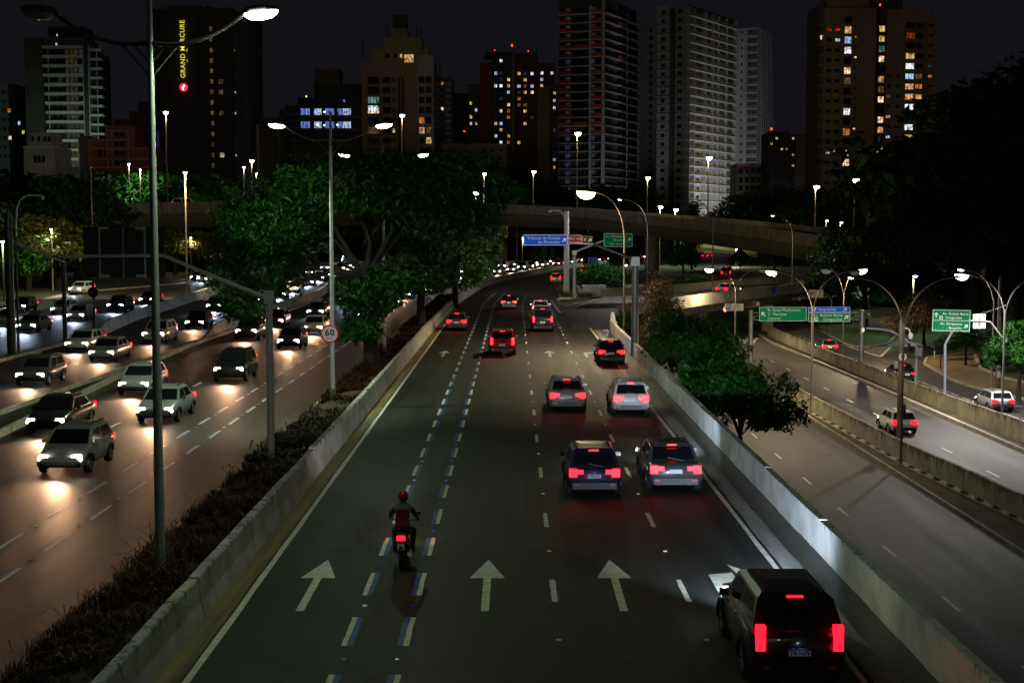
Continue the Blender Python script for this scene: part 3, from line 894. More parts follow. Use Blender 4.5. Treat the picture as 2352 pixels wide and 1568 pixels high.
def tree(label, loc, fork, tr, blobs, n, leaf, seed, m, cat='tree', name='tree', group=None, gap=0.35, shell=0.42, rz=0.0, per=2, trunk=None):
    root = T(name, label, cat, loc, rz, group)
    link('trunk', limbs_mesh('trunk', fork, tr, blobs, seed, per, trunk), root)
    link('crown', crown_mesh('crown', blobs, n, leaf, seed, m, shell, gap), root)
    return root

# the big spreading tree of the median, lit from the lamp over its canopy
tree('huge spreading green tree with dark forked trunk behind the round 60 sign', (-8.3, 82, 0.3), (-0.3, 0.4, 5.2), 0.42,
     [(-6.6, 1.0, 6.6, 2.9, 3.4, 3.4), (-5.4, -1.2, 8.6, 3.2, 3.6, 2.6), (-2.4, 0.0, 10.6, 4.0, 4.2, 2.1), (1.4, 0.8, 10.8, 4.0, 4.4, 1.9), (4.4, 0.8, 9.2, 3.0, 3.6, 1.9),
      (-6.9, 0.5, 3.9, 2.0, 2.6, 1.5), (-0.3, 0.6, 4.3, 2.4, 2.4, 1.5), (2.1, 0.2, 5.5, 2.0, 2.2, 1.1), (-0.5, -0.4, 2.3, 1.5, 1.5, 0.8)],
     52000, 0.28, 5, leafmat('leaf_big_tree', (0.003, 0.020, 0.003), (0.024, 0.095, 0.009)), gap=0.5, per=2)
tree('dense dark tree in the median beyond the huge one, overhanging the lanes', (-7.6, 116, 0.3), (0.2, 0, 4.2), 0.36,
     [(2.2, 0, 8.2, 3.8, 4.2, 3.0), (-1.8, 1, 9.0, 3.6, 4.0, 2.6), (4.0, -1, 5.2, 2.2, 3.0, 1.8), (1.2, 0, 4.2, 2.6, 3.0, 1.5), (4.9, 2, 7.2, 1.9, 3.0, 1.9)],
     26000, 0.34, 9, LEAF_DARK, gap=0.3)
tree('round dark tree at the far end of the median bed near the bend', (-6.2, 150, 0.3), (0, 0, 3.6), 0.3,
     [(0.5, 0, 7.2, 3.6, 4.0, 2.6), (-2.4, 0, 6.0, 3.0, 3.4, 2.2), (2.6, 0, 5.0, 2.0, 3.0, 1.8)], 15000, 0.38, 12, LEAF_DARK, gap=0.3)
# shrubs of the retaining wall (they root in the lower embankment)
tree('leafy dark tree with a low branch reaching over the lowered road', (10.0, 63, ZR), (0.1, 0, 3.6), 0.16,
     [(-0.6, 2, 5.4, 1.6, 2.6, 1.5), (0.7, 0, 5.6, 1.7, 2.2, 1.3), (1.7, -1.0, 4.9, 1.1, 1.8, 1.0), (-0.9, 5, 6.2, 1.5, 2.6, 1.7), (0.4, -2.0, 4.7, 1.0, 1.3, 0.8)], 15000, 0.21, 21, LEAF_MID, gap=0.5, shell=0.35)
tree('bushy dark green tree rising behind the retaining wall next to the blue sign mast', (10.2, 82, ZR), (0, 0, 3.6), 0.2,
     [(-0.9, 0, 6.4, 1.7, 3.0, 1.9), (0.7, 2, 6.2, 1.9, 3.2, 1.7), (1.9, -1.5, 5.6, 1.3, 2.4, 1.4), (0.2, -4, 5.5, 1.3, 2.0, 1.3)], 17000, 0.22, 22, LEAF_MID, gap=0.45)
tree('sparse twiggy tree with brown leaves behind the wall where the ramp begins', (11.0, 106, ZR), (0, 0, 4.2), 0.16,
     [(0.0, 0, 7.4, 1.7, 2.4, 2.6), (1.6, 1, 6.2, 1.4, 2.2, 1.7), (-0.7, 0, 5.4, 1.2, 2.0, 1.5)], 8000, 0.20, 23, LEAF_DRY, gap=0.6, shell=0.6)
tree('low bush in front of the ramp bridge beside its white parapet', (11.6, 124, ZR), (0, 0, 2.2), 0.14,
     [(0, 0, 3.7, 1.9, 2.4, 1.3), (1.9, 2, 3.1, 1.5, 2.0, 1.2), (-1.9, 1, 4.2, 1.3, 2.2, 1.5)], 9000, 0.24, 24, LEAF_MID, cat='bush', name='bush', gap=0.4)
tree('bright green bush on the traffic island behind the low concrete block', (10.6, 182, 0.15), (0, 0, 1.0), 0.1,
     [(0, 0, 2.2, 3.2, 3.0, 1.8), (-2.6, 0, 1.5, 1.9, 2.0, 1.3), (3.0, 0, 1.7, 1.6, 2.0, 1.3)], 9000, 0.30, 25, LEAF_MID, cat='bush', name='bush', gap=0.25)
# grass in the median bed, one mass
def grass_mass(n_tuft, seed):
    rng = np.random.default_rng(seed)
    y = 12 + 160 * rng.random(n_tuft) ** 1.7
    x = -9.0 + 2.05 * rng.random(n_tuft)
    V, F, MI = [], [], []
    k3 = rng.normal(size=(6, 2)) * np.array([2.2, 0.9]); ph3 = rng.uniform(0, 6.28, 6)
    fl = np.sin(np.stack([x, y], 1) @ k3.T + ph3).mean(1)
    for i in range(n_tuft):
        if fl[i] < -0.30 + rng.uniform(-.1, .1): continue
        nb = 12 if y[i] < 60 else 6
        h0 = rng.uniform(0.20, 0.42) * (1 + 0.7 * fl[i])
        for k in range(nb + (1 if y[i] < 60 and i % 2 else 0)):
            plume = k == nb
            a = rng.uniform(0, 6.28); ln = h0 * rng.uniform(0.8, 1.25) * (1.35 if plume else 1); le = rng.uniform(0.25, 0.95) * ln * (0.8 if plume else 1)
            bx, by = x[i] + rng.uniform(-.12, .12), y[i] + rng.uniform(-.12, .12)
            dx, dy = math.cos(a), math.sin(a)
            w = (0.009 if y[i] < 45 else 0.018) * (1.9 if plume else 1.0)
            sx, sy = -dy * w, dx * w
            z0 = 0.3
            p1 = (bx + dx * le * .3, by + dy * le * .3, z0 + ln * .6); p2 = (bx + dx * le, by + dy * le, z0 + ln * (0.92 if plume else 0.78))
            o = len(V)
            if plume:
                p3 = (bx + dx * le * 1.5, by + dy * le * 1.5, z0 + ln * 0.84)
                V += [(p1[0] - sx * .3, p1[1] - sy * .3, p1[2]), (p1[0] + sx * .3, p1[1] + sy * .3, p1[2]), (p2[0] - sx, p2[1] - sy, p2[2]), (p2[0] + sx, p2[1] + sy, p2[2] - .01), (p3[0], p3[1], p3[2])]
                F += [(o, o + 1, o + 3, o + 2), (o + 2, o + 3, o + 4)]; MI += [1, 1]
            else:
                V += [(bx - sx, by - sy, z0), (bx + sx, by + sy, z0), (p1[0] - sx, p1[1] - sy, p1[2]), (p1[0] + sx, p1[1] + sy, p1[2]), (*p2,)]
                F += [(o, o + 1, o + 3, o + 2), (o + 2, o + 3, o + 4)]; MI += [0, 0]
    me = bpy.data.meshes.new('dry_grass')
    me.from_pydata(V, [], F)
    me.materials.append(leafmat('grass_purple', (0.016, 0.005, 0.003), (0.075, 0.022, 0.011), 0.1))
    me.materials.append(leafmat('grass_plume', (0.03, 0.014, 0.007), (0.12, 0.055, 0.022), 0.2))
    me.polygons.foreach_set('material_index', MI)
    return me
stuff(link('dry_grass', grass_mass(11500, 3)))
def tuft_mass(name, pts, hmax, seed, m, nb=10):
    rng = random.Random(seed)
    V, F = [], []
    for (x, y, z) in pts:
        for k in range(nb):
            a = rng.uniform(0, 6.28); ln = hmax * rng.uniform(.5, 1.1); le = ln * rng.uniform(.1, .6)
            dx, dy = math.cos(a), math.sin(a); w = 0.03
            o = len(V)
            V += [(x - dy * w, y + dx * w, z), (x + dy * w, y - dx * w, z), (x + dx * le, y + dy * le, z + ln)]
            F.append((o, o + 1, o + 2))
    me = bpy.data.meshes.new(name); me.from_pydata(V, [], F); me.materials.append(m)
    return stuff(link(name, me))
rt = random.Random(4)
tuft_mass('grass', [(8.15 + 1.6 * u ** 1.3, y, ZR + 2.55 - 2.1 * u ** 1.1) for y, u in ((rt.uniform(20, 120), rt.random()) for _ in range(1500))], 0.35, 8, LEAF_MID)
tuft_mass('grass', [(rt.uniform(5.8, 9.8), rt.uniform(170, 190), 0.15) for _ in range(260)], 0.7, 9, LEAF_YEL)

# ---- background trees: prototypes copied with their parts
protos = {}
def proto(kind, m, blobs, fork, tr, n, leaf, seed, gap=0.3):
    protos[kind] = (limbs_mesh('trunk', fork, tr, blobs, seed, 2), crown_mesh('crown', blobs, n, leaf, seed, m, 0.4, gap))
proto('broad', LEAF_DARK, [(0, 0, 8, 4.6, 4.6, 3.2), (-3.4, 1, 6.4, 3.2, 3.4, 2.4), (3.6, -.6, 6.8, 3.2, 3.4, 2.6), (0.6, 0, 10.4, 3.0, 3.0, 1.8)], (0, 0, 3.6), .38, 7000, 0.62, 31)
proto('tall', LEAF_DARK, [(0, 0, 11, 3.6, 3.6, 4.2), (-1.8, 0, 7, 2.8, 3, 2.8), (2.0, .5, 8, 2.8, 3, 3.0), (0.4, 0, 15, 2.3, 2.3, 2.4)], (0, 0, 4.6), .36, 7000, 0.62, 32)
proto('green', LEAF_MID, [(0, 0, 7.4, 4.2, 4.2, 2.6), (-3, 0, 6.2, 2.8, 3, 2), (3.1, .4, 6, 2.8, 3, 2.1), (0, 0, 9.2, 2.8, 2.8, 1.5)], (0, 0, 3.4), .34, 8000, 0.55, 33)
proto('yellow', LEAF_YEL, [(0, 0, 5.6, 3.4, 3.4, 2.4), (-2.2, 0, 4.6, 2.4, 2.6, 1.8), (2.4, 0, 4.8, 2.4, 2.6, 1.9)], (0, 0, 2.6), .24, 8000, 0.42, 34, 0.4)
proto('blossom', LEAF_PINK, [(0, 0, 4.6, 2.8, 2.8, 2.2), (-1.8, 0, 3.8, 2, 2.2, 1.7), (1.6, 0, 5.6, 2, 2.2, 1.9)], (0, 0, 2.2), .2, 7500, 0.30, 35, 0.45)
tcount = {}
def plant(kind, px, py_top, y, label, zb=0.0, sx=1.0, px_w=None, name='tree', group=None, cat='tree', htop={'broad': 12.0, 'tall': 17.0, 'green': 10.6, 'yellow': 7.8, 'blossom': 7.4}, rz=None):
    top = D(px, py_top, y)
    h = max(1.5, top.z - zb)
    s = h / htop[kind]
    root = T(name, label, cat, (top.x, y, zb), random.uniform(0, 6.28) if rz is None else rz, group)
    root.scale = (s * sx, s * sx, s)
    link('trunk', protos[kind][0], root); link('crown', protos[kind][1], root)
    return root
L_ = [
 # left, beyond the outer road
 ('tall', -10, 470, 190, 'dark tree at the far edge of the outer road beside the thick camera mast', 0, 1.3),
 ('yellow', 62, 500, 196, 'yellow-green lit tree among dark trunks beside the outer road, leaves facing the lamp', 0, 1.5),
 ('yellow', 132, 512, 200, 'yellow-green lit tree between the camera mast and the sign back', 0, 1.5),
 ('green', 20, 555, 178, 'small green tree glowing beside the kerb of the outer road', 0, 1.3),
 ('tall', 100, 405, 225, 'tall dark tree below the balcony tower', 0, 1.6),
 ('broad', 30, 398, 235, 'wide dark tree below the low white house', 0, 1.5),
 ('broad', 175, 410, 232, 'wide dark tree in front of the orange brick building', 0, 1.4),
 ('broad', 250, 400, 290, 'dark tree above the viaduct parapet between two tall lamps', 0, 1.2),
 ('green', 345, 394, 285, 'bright green domed tree lit by a lamp above the viaduct', 0, 1.35),
 ('green', 420, 402, 295, 'green domed tree behind the viaduct, joined to the brighter one', 0, 1.2),
 ('broad', 480, 405, 305, 'dark tree above the viaduct at the hotel corner', 0, 1.2),
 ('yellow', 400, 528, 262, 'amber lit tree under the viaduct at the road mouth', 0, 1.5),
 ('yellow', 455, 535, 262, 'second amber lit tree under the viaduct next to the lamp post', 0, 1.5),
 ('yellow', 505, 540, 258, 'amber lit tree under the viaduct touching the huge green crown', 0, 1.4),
 ('broad', 320, 545, 268, 'dark tree under the viaduct behind the black sign back', 0, 1.2),
 ('broad', 560, 412, 330, 'dark tree in front of the grid-windowed block', 0, 1.3),
 ('broad', 650, 400, 340, 'dark tree behind the huge crown below the blue-lit offices', 0, 1.4),
 ('broad', 760, 372, 345, 'wide dark tree mass below the blue-lit offices', 0, 1.3),
 ('tall', 860, 360, 350, 'dark tree below the stepped tower', 0, 1.5),
 ('broad', 960, 352, 340, 'dark crown just beside the twin-arm lamp head', 0, 1.4),
 ('green', 1045, 347, 330, 'dim blue-green tree lit by the twin-arm lamp', 0, 1.25),
 ('broad', 1105, 372, 360, 'dark tree below the red brick tower', 0, 1.2),
 ('broad', 1190, 398, 400, 'dark tree behind the blue-lit canopy', 0, 1.1),
 # middle and beyond the long viaduct
 ('broad', 1270, 425, 380, 'dark tree behind the viaduct below the net-hung tower', 0, 1.1),
 ('broad', 1390, 428, 370, 'dark tree behind the viaduct at the foot of the net-hung tower', 0, 1.2),
 ('broad', 1465, 425, 380, 'dark tree between the two construction towers', 0, 1.0),
 ('tall', 1590, 466, 300, 'dark palm-like tree at the foot of the lit construction tower', 0, 0.9),
 ('broad', 1700, 448, 330, 'dark tree below the scaffold-wrapped tower', 0, 1.2),
 ('broad', 1780, 428, 340, 'dark tree left of two small lamps below the low block', 0, 1.2),
 ('broad', 1850, 430, 330, 'dark tree between the two small lamps beyond the ramp', 0, 1.1),
 ('broad', 1930, 440, 320, 'dark tree below the tall yellow-lit apartment tower', 0, 1.2),
 ('green', 1570, 560, 236, 'dark green tree against the pier of the long viaduct', 0, 1.0),
 ('broad', 1240, 560, 330, 'dark tree under the viaduct behind the blue sign', 0, 0.9),
 ('broad', 1420, 575, 262, 'dark tree under the viaduct behind the green street sign', 0, 1.0),
 ('broad', 1350, 590, 285, 'dark tree under the viaduct by the bend', 0, 0.7),
 ('green', 1700, 575, 262, 'leafy tree overhanging the climbing road past the ramp', 0, 0.9),
 ('broad', 1780, 560, 240, 'dark tree behind the ramp beside the climbing road', 0, 1.1),
 ('broad', 1870, 545, 236, 'dark tree behind the far end of the ramp', 0, 1.2),
 # right hillside
 ('tall', 1905, 520, 190, 'dark tree swallowing the low end of the long viaduct', ZR, 1.0),
 ('broad', 1990, 520, 186, 'dark tree over the grass island in front of the viaduct end', ZR, 1.1),
 ('tall', 2080, 480, 184, 'dark tree above the side road mouth', ZR, 1.0),
 ('tall', 2010, 515, 230, 'dark tree at the ramp end below the apartment tower', -2, 1.0),
 ('tall', 2108, 335, 235, 'tall dark tree in front of the blank wall block', -2, 1.0),
 ('broad', 2175, 300, 228, 'huge dark tree on the slope, lowest shoulder of the tall trees', 0, 1.0),
 ('tall', 2225, 235, 215, 'huge dark tree on the slope rising above the road lamps', 0, 1.2),
 ('broad', 2300, 195, 205, 'huge dark tree on the slope, second tallest of the mass', 0, 1.5),
 ('tall', 2370, 140, 200, 'tallest dark tree on the slope at the picture edge', 0, 1.6),
 ('broad', 2250, 420, 180, 'dark tree on the slope behind the starry lamp', -2, 1.3),
 ('broad', 2340, 400, 170, 'dark tree on the slope behind the white double lamp', -2, 1.3),
 ('tall', 2140, 480, 200, 'dark tree behind the big green direction sign', -3, 1.2),
 ('green', 1955, 655, 196, 'drooping green tree with bare brown trunk on the grass island', ZR, 1.0),
 ('green', 2020, 640, 205, 'drooping green tree beside the side road behind the grass island', ZR, 1.1),
 ('blossom', 2090, 690, 150, 'pale blossoming tree with pinkish leaves beside the lowered side road', ZR, 1.0),
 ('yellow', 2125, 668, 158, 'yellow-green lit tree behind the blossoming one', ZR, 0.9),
 ('green', 2105, 625, 190, 'bright green branchy tree lit by the lamp above the side road', -3, 0.8),
 ('broad', 2170, 770, 138, 'dark shrub-like tree under the big green direction sign', ZR + .3, 1.1),
 ('broad', 2220, 740, 132, 'dark shrub-like tree under the white square sign', ZR + .3, 1.0),
 ('broad', 2290, 760, 128, 'dark shrub-like tree behind the utility pole', ZR + .3, 1.1),
 ('green', 2345, 735, 104, 'bright green tree drooping over the pavement at the picture edge', ZR + .3, 0.9),
]
for (k, px, py, y, lab, zb, sx) in L_:
    plant(k, px, py, y, lab, zb, sx)
# palm beside the ramp
def palm(px, py, y, label, zb, n=17, fl=3.4):
    top = D(px, py, y)
    root = T('palm_tree', label, 'palm tree', (top.x, y, zb))
    h = top.z - zb
    MB().tube([(0, 0, -.2), (0.1, 0, h * .5), (0, 0, h)], [0.3, .22, .24], 10).build('trunk', M_BARK, root)
    rnd = random.Random(int(px))
    for k in range(n):
        a = 2 * PI * k / n + rnd.uniform(-.15, .15); el = rnd.uniform(-0.1, 1.2)
        mb = MB(); pts = []
        for i in range(9):
            t = i / 8
            r = fl * t * math.cos(el * (1 - .5 * t)); z = fl * (math.sin(el) * t - 0.75 * t * t)
            pts.append(Vector((r * math.cos(a), r * math.sin(a), h + z)))
        side = Vector((-math.sin(a), math.cos(a), 0))
        mb.tube(pts, 0.03, 4)
        for i in range(1, 9):
            for sgn in (-1, 1):
                for q in range(2):
                    p = pts[i - 1].lerp(pts[i], 0.5 * q + .25); dr = (pts[i] - pts[i - 1]).normalized()
                    e = p + side * sgn * 0.55 * (1.1 - i / 10) + dr * 0.35 + Vector((0, 0, -.18))
                    mb.add([p, p + dr * 0.08, e], [(0, 1, 2)])
        mb.build('frond', LEAF_MID, root, fix=False)
palm(1585, 648, 190, 'low palm with arching fronds beside the ramp parapet', 0.0)
palm(1598, 470, 310, 'dark palm at the foot of the lit construction tower', 0.0, 15, 4.2)

# ================================================================== STREET FURNITURE
def luminaire(root, p, dirv, kind, energy, L=0.75, W=0.34, lens_scale=1.0, spot=174, tilt=0.0, kid='lamp_head', aim=0.0, blend=0.4):
    """cobra-head luminaire: tapered housing with the bowl beneath"""
    d = Vector(dirv).normalized()
    ang = math.atan2(d.y, d.x)
    mb = MB()
    secs = [(-0.5, .10, .10), (-0.32, .36, .30), (0.0, .5, .34), (0.35, .46, .26), (0.5, .25, .12)]
    vs, fs = [], []
    for (t, w, h) in secs:
        for (a, z) in ((-1, 0), (-.8, .7), (0, 1), (.8, .7), (1, 0)):
            vs.append((t * L, a * w * W, z * h * 0.42 * (W / .34)))
    for i in range(4):
        for k in range(4):
            fs.append((i * 5 + k, (i + 1) * 5 + k, (i + 1) * 5 + k + 1, i * 5 + k + 1))
        fs.append((i * 5, i * 5 + 4, (i + 1) * 5 + 4, (i + 1) * 5))
    fs += [(0, 1, 2, 3, 4), (24, 23, 22, 21, 20)]
    mb.add(vs, fs, 0, True)
    h = mb.build(kid, M_GALVD, root)
    h.location = Vector(p) + d * L * 0.4
    h.rotation_euler = (0, -tilt, ang)
    lm = MB()
    vs, fs = [], []
    n = 14
    rings = [(1, 0), (.92, -.4), (.62, -.8), (.0, -1)]
    if lens_scale >= 1.25:
        W = max(W, L * .62)
    for j, (s, z) in enumerate(rings):
        for k in range(n):
            a = 2 * PI * k / n
            vs.append((0.05 * L + math.cos(a) * s * L * .40 * lens_scale, math.sin(a) * s * W * .48 * lens_scale, -0.01 + z * (0.13 if lens_scale < 1.2 else 0.24) * lens_scale * (L / .75 if lens_scale >= 1.25 else W / .34)))
    for j in range(3):
        for k in range(n):
            fs.append((j * n + k, j * n + (k + 1) % n, (j + 1) * n + (k + 1) % n, (j + 1) * n + k))
    lm.add(vs, fs, 0, True)
    lm.build('lens', M_LENS[kind], h)
    if kind != 'off' and energy > 0:
        q = h.location
        lamp('SPOT', (q.x, q.y, q.z - 0.22 * (W / .34) * max(1, lens_scale)), energy, LCOL[kind], root, 0.22, spot, blend, (aim, 0, 0))
    return h

def arc(p0, p1, bulge, n=8):
    """quadratic curve p0..p1 pulled towards bulge"""
    p0, p1, c = Vector(p0), Vector(p1), Vector(bulge)
    return [p0 * (1 - t) ** 2 + c * 2 * t * (1 - t) + p1 * t * t for t in [i / n for i in range(n + 1)]]

def median_lamp(label, y, x, kinds, energies, h=13.0, zb=0.4):
    root = T('double_arm_lamp', label, 'street lamp', (x, y, zb))
    H = h - zb
    MB().tube([(0, 0, -.2), (0, 0, 4.5), (0, 0, H - 1.0), (0, 0, H + 0.75)], [0.118, 0.102, 0.07, 0.055], 14).build('pole', M_GALV, root)
    MB().tube([(0, 0, -.1), (0, 0, 0.05)], [0.24, 0.24], 12).build('base_plate', M_GALVD, root)
    for s, k, e in ((-1, kinds[0], energies[0]), (1, kinds[1], energies[1])):
        pts = arc((s * 0.06, 0, H - 0.55), (s * 2.15, 0, H + 0.12), (s * 1.1, 0, H - 0.75))
        MB().tube(pts, [0.055] * 5 + [0.045] * 4, 8).build('arm', M_GALVD, root)
        # open gusset: two webs round a hole
        g = MB()
        for (q0, q1, w0) in (((.06, -1.25), (.62, -.60), .05), ((.06, -.62), (.62, -.60), .05), ((.06, -.95), (.34, -.62), .05)):
            g.tube([(s * q0[0], 0, H + q0[1]), (s * q1[0], 0, H + q1[1])], .022, 5)
        g.build('gusset', M_GALVD, root)
        hd = luminaire(root, (s * 2.1, 0, H + 0.13), (s, 0, 0), k, e, 0.85, 0.40, tilt=0.12, lens_scale=1.15)
        if s < 0 and e > 3000:       # this head is turned towards the opposing road and the tree
            for l_ in root.children:
                if l_.type == 'LIGHT' and l_.location.x < 0:
                    l_.rotation_euler = Vector((-.42, .34, -.84)).to_track_quat('-Z', 'Y').to_euler()
                    l_.data.spot_size = R(150); l_.data.spot_blend = .45
                elif l_.type == 'LIGHT':
                    pass
        if s > 0 and kinds[0] == 'cool':       # turned down to the lanes, away from the crowns
            for l_ in root.children:
                if l_.type == 'LIGHT' and l_.location.x > 0:
                    l_.rotation_euler = Vector((.45, -.35, -.82)).to_track_quat('-Z', 'Y').to_euler()
                    l_.data.spot_size = R(140); l_.data.spot_blend = .5
    return root
median_lamp('tall twin-arm lamp, closest in the dry grass bed, one head lit', 32.2, -8.12, ('off', 'cool'), (0, 950))
median_lamp('tall twin-arm lamp in the median carrying the round 60 sign, both heads lit', 66.5, -8.5, ('cool', 'cool'), (6000, 1000))
median_lamp('twin-arm lamp half hidden in the huge median tree', 91, -8.3, ('cool', 'cool'), (0, 110), 12.9)
# unseen next lamp of the row, added behind the footbridge to light the near road
median_lamp('added twin-arm lamp continuing the median row behind the viewpoint', -3, -8.1, ('off', 'cool'), (0, 950))

def y_lamp(label, loc, h, kinds, energies, span=2.7, joint=0.76, mp=None, lens=1.0, rz=0.0, arms=(-1, 1), LW=(0.7, 0.32), dims=(1.0, 1.0)):
    root = T('street_lamp', label, 'street lamp', loc, rz)
    J = h * joint
    mp = mp or M_POLE
    MB().tube([(0, 0, -.1), (0, 0, J * .5), (0, 0, J)], [0.085, 0.075, 0.06], 10).build('pole', mp, root)
    for s, k, e in zip(arms, kinds, energies):
        pts = arc((0, 0, J - 0.4), (s * span, 0, h), (s * 0.35, 0, h - .2))
        MB().tube(pts, 0.042, 7).build('arm', mp, root)
        luminaire(root, pts[-1], (s, 0, 0), k, e, LW[0], LW[1], lens, tilt=0.1)
    return root
y_lamp('forked two-arm lamp standing at the kerb under the mossy barrier, heads barely lit', (21.15, 77, ZR), 10.2, ('white', 'white'), (700, 700), 2.6, lens=0.5)
y_lamp('forked lamp at the mossy barrier near the leafy tree, one warm head glowing', (20.75, 98.6, ZR), 9.9, ('warm', 'off'), (4200, 0), 2.6, lens=1.3)
y_lamp('forked two-arm lamp behind the stained barrier with two dazzling white heads', (33.7, 97.5, ZR), 9.7, ('white', 'white'), (6000, 4200), 2.7, mp=M_GALVD, lens=1.7)
y_lamp('forked lamp beyond the green gantry signs with one dazzling warm head', (32.0, 138, ZR), 8.9, ('off', 'warm'), (0, 6500), 1.4, lens=1.9)
y_lamp('forked lamp behind the flood warning sign, its warm head towards the ramp', (24.2, 155, ZR), 8.5, ('warm', 'off'), (4800, 0), 2.6, lens=1.7)
y_lamp('lamp post with one curved arm on the pavement beside the white square sign', (38.5, 114, ZR), 9.6, ('white',), (1500,), 2.4, arms=(-1,), lens=0.9)
def bend_lamp(label, loc, h, reach, kind, e, lens, rz=0.0):
    root = T('street_lamp', label, 'street lamp', loc, rz)
    J = h * 0.68
    MB().tube([(0, 0, -.1), (0, 0, J * .5), (0, 0, J)], [0.09, 0.08, 0.065], 10).build('pole', M_POLE, root)
    pts = arc((0, 0, J - .1), (-reach, 0, h), (-0.1, 0, h - .1), 10)
    MB().tube(pts, 0.045, 7).build('arm', M_POLE, root)
    luminaire(root, pts[-1], (-1, 0, 0), kind, e, 0.7, 0.32, lens, tilt=0.1)
bend_lamp('single-arm lamp beside the sign mast with a dazzling warm head over the exit lane', (8.35, 107.5, 0), 11.1, 2.6, 'warm', 5600, 2.5)
bend_lamp('slender single-arm lamp by the low concrete block, head small and pale', (16.7, 178, 0.3), 11.7, 3.2, 'white', 3200, 0.8)
y_lamp('forked lamp on the ramp parapet with unlit drooping heads', (22.9, 163.9, 1.1), 10.2, ('off', 'off'), (0, 0), 1.9, 0.82)
bend_lamp('tall single-arm lamp on the ramp parapet beyond the blue panel', (36.8, 188, 1.1), 9.0, 2.4, 'warm', 1700, 0.7)
# mast lamps along the viaduct and behind it: head on a straight pole
def post_lamp(label, px, py, y, kind, e, lens, zb=None, py_b=None, aim=0.0):
    p = D(px, py, y)
    z0 = D(px, py_b, y).z if py_b else (zb or 0.0)
    root = T('post_lamp', label, 'street lamp', (p.x, y, z0))
    h = p.z - z0
    MB().tube([(0, 0, 0), (0, 0, h * .5), (0, 0, h - .1)], [0.13, .11, .08], 8).build('pole', M_POLE, root)
    luminaire(root, (0, 0, h - .05), (0.25, -1, 0), kind, e, 1.0, 0.55, lens, aim=aim)
    return root
PL = [
 ('tall post lamp with a warm star of light beside the dark hotel', 381, 257, 262, 'warm', 3000, 1.5, 470),
 ('small post lamp above the lit green tree', 296, 376, 280, 'white', 900, 0.9, 440),
 ('post lamp with warm head in front of the grid-windowed block', 578, 368, 300, 'warm', 900, 1.6, 440),
 ('short post lamp just below and beside the warm one near the grid-windowed block', 560, 383, 280, 'white', 400, 1.0, 450),
 ('lowest of the small lamp heads at the grid-windowed block', 588, 398, 310, 'white', 400, 1.0, 430),
 ('tall post lamp with warm head beside the stepped tower', 923, 264, 300, 'warm', 2400, 1.7, 380),
 ('viaduct post lamp with small warm head beside the blue-lit canopy', 1112, 398, 306, 'warm', 900, 1.3, 468),
 ('short warm lamp low above the viaduct parapet by the blue-lit canopy', 1093, 441, 306, 'warm', 700, 1.9, 470),
 ('post lamp on the viaduct with small warm head beside the net-hung tower', 1225, 393, 304, 'warm', 900, 1.5, 470),
 ('tall viaduct post lamp with bright warm head before the net-hung tower', 1326, 305, 300, 'warm', 2600, 2.2, 478),
 ('post lamp on the viaduct between the two construction towers', 1487, 407, 290, 'warm', 900, 1.6, 492),
 ('post lamp in front of the lit construction tower', 1627, 361, 264, 'warm', 1500, 1.8, 508),
 ('shorter of two post lamps below the yellow-lit apartment tower', 1873, 427, 250, 'warm', 900, 1.7, 520),
 ('taller of two post lamps below the yellow-lit apartment tower', 1963, 411, 245, 'warm', 1200, 1.9, 530),
]
for (lab, px, py, y, k, e, ln, pb) in PL:
    post_lamp(lab, px, py, y, k, e * 0.85, ln, py_b=pb, aim=R(50))
def far_head(label, px, py, y, kind, e, ln, zb=0.0, aim=0.0):
    return post_lamp(label, px, py, y, kind, e, ln, zb=zb, aim=aim)
far_head('slim lamp post at the outer road whose pale head hangs toward the hotel', 425, 395, 172, 'warm', 42000, 0.9, 0.0, R(66))
far_head('plain unlit lamp post in front of the orange brick building', 209, 384, 215, 'off', 0, 0.6)
far_head('small greenish lamp at the foot of the lit construction tower', 1516, 474, 330, 'cool', 5000, 1.7)
far_head('small white lamp at the foot of the lit construction tower beside green leaves', 1551, 480, 325, 'cool', 5000, 1.7)
far_head('tiny lamp under the viaduct beside the sign mast', 1434, 607, 215, 'white', 500, 1.0)
far_head('small lamp over the climbing road beyond the ramp', 1777, 627, 240, 'white', 700, 1.0)
far_head('small lamp in the dark trees past the ramp end', 1897, 506, 260, 'white', 300, 0.8)
far_head('small lamp in the dark trees above the grass island', 1930, 510, 255, 'white', 300, 0.8)
far_head('lamp over the side road lighting the bright green branchy tree', 2098, 632, 168, 'cool', 1500, 0.9, -3)
far_head('small pale lamp behind the forked lamps above the drooping trees', 1995, 629, 196, 'white', 900, 0.9, ZR)
far_head('lamp hidden among the amber trees under the viaduct', 438, 545, 258, 'warm', 1500, 0.7)
far_head('lamp among the yellow-green trees beyond the outer road', 118, 525, 193, 'cool', 900, 0.7)
far_head('lamp glimpsed beside the small green tree at the outer road', 6, 553, 165, 'cool', 1600, 0.8)
far_head('lamp above the viaduct lighting the domed green tree', 322, 388, 274, 'cool', 4500, 0.5, 0.0, R(40))
far_head('added hidden fill lamp at the foot of the balcony tower', 150, 372, 425, 'cool', 16000, 0.7, 0.0, R(75))  # hidden lamp added to brighten the tower's balcony slabs
far_head('lamp under the short amber bridge', 1690, 571, 320, 'warm', 2600, 0.6)
far_head('lamp on the far bank under the second viaduct', 1200, 545, 370, 'warm', 2000, 0.6)

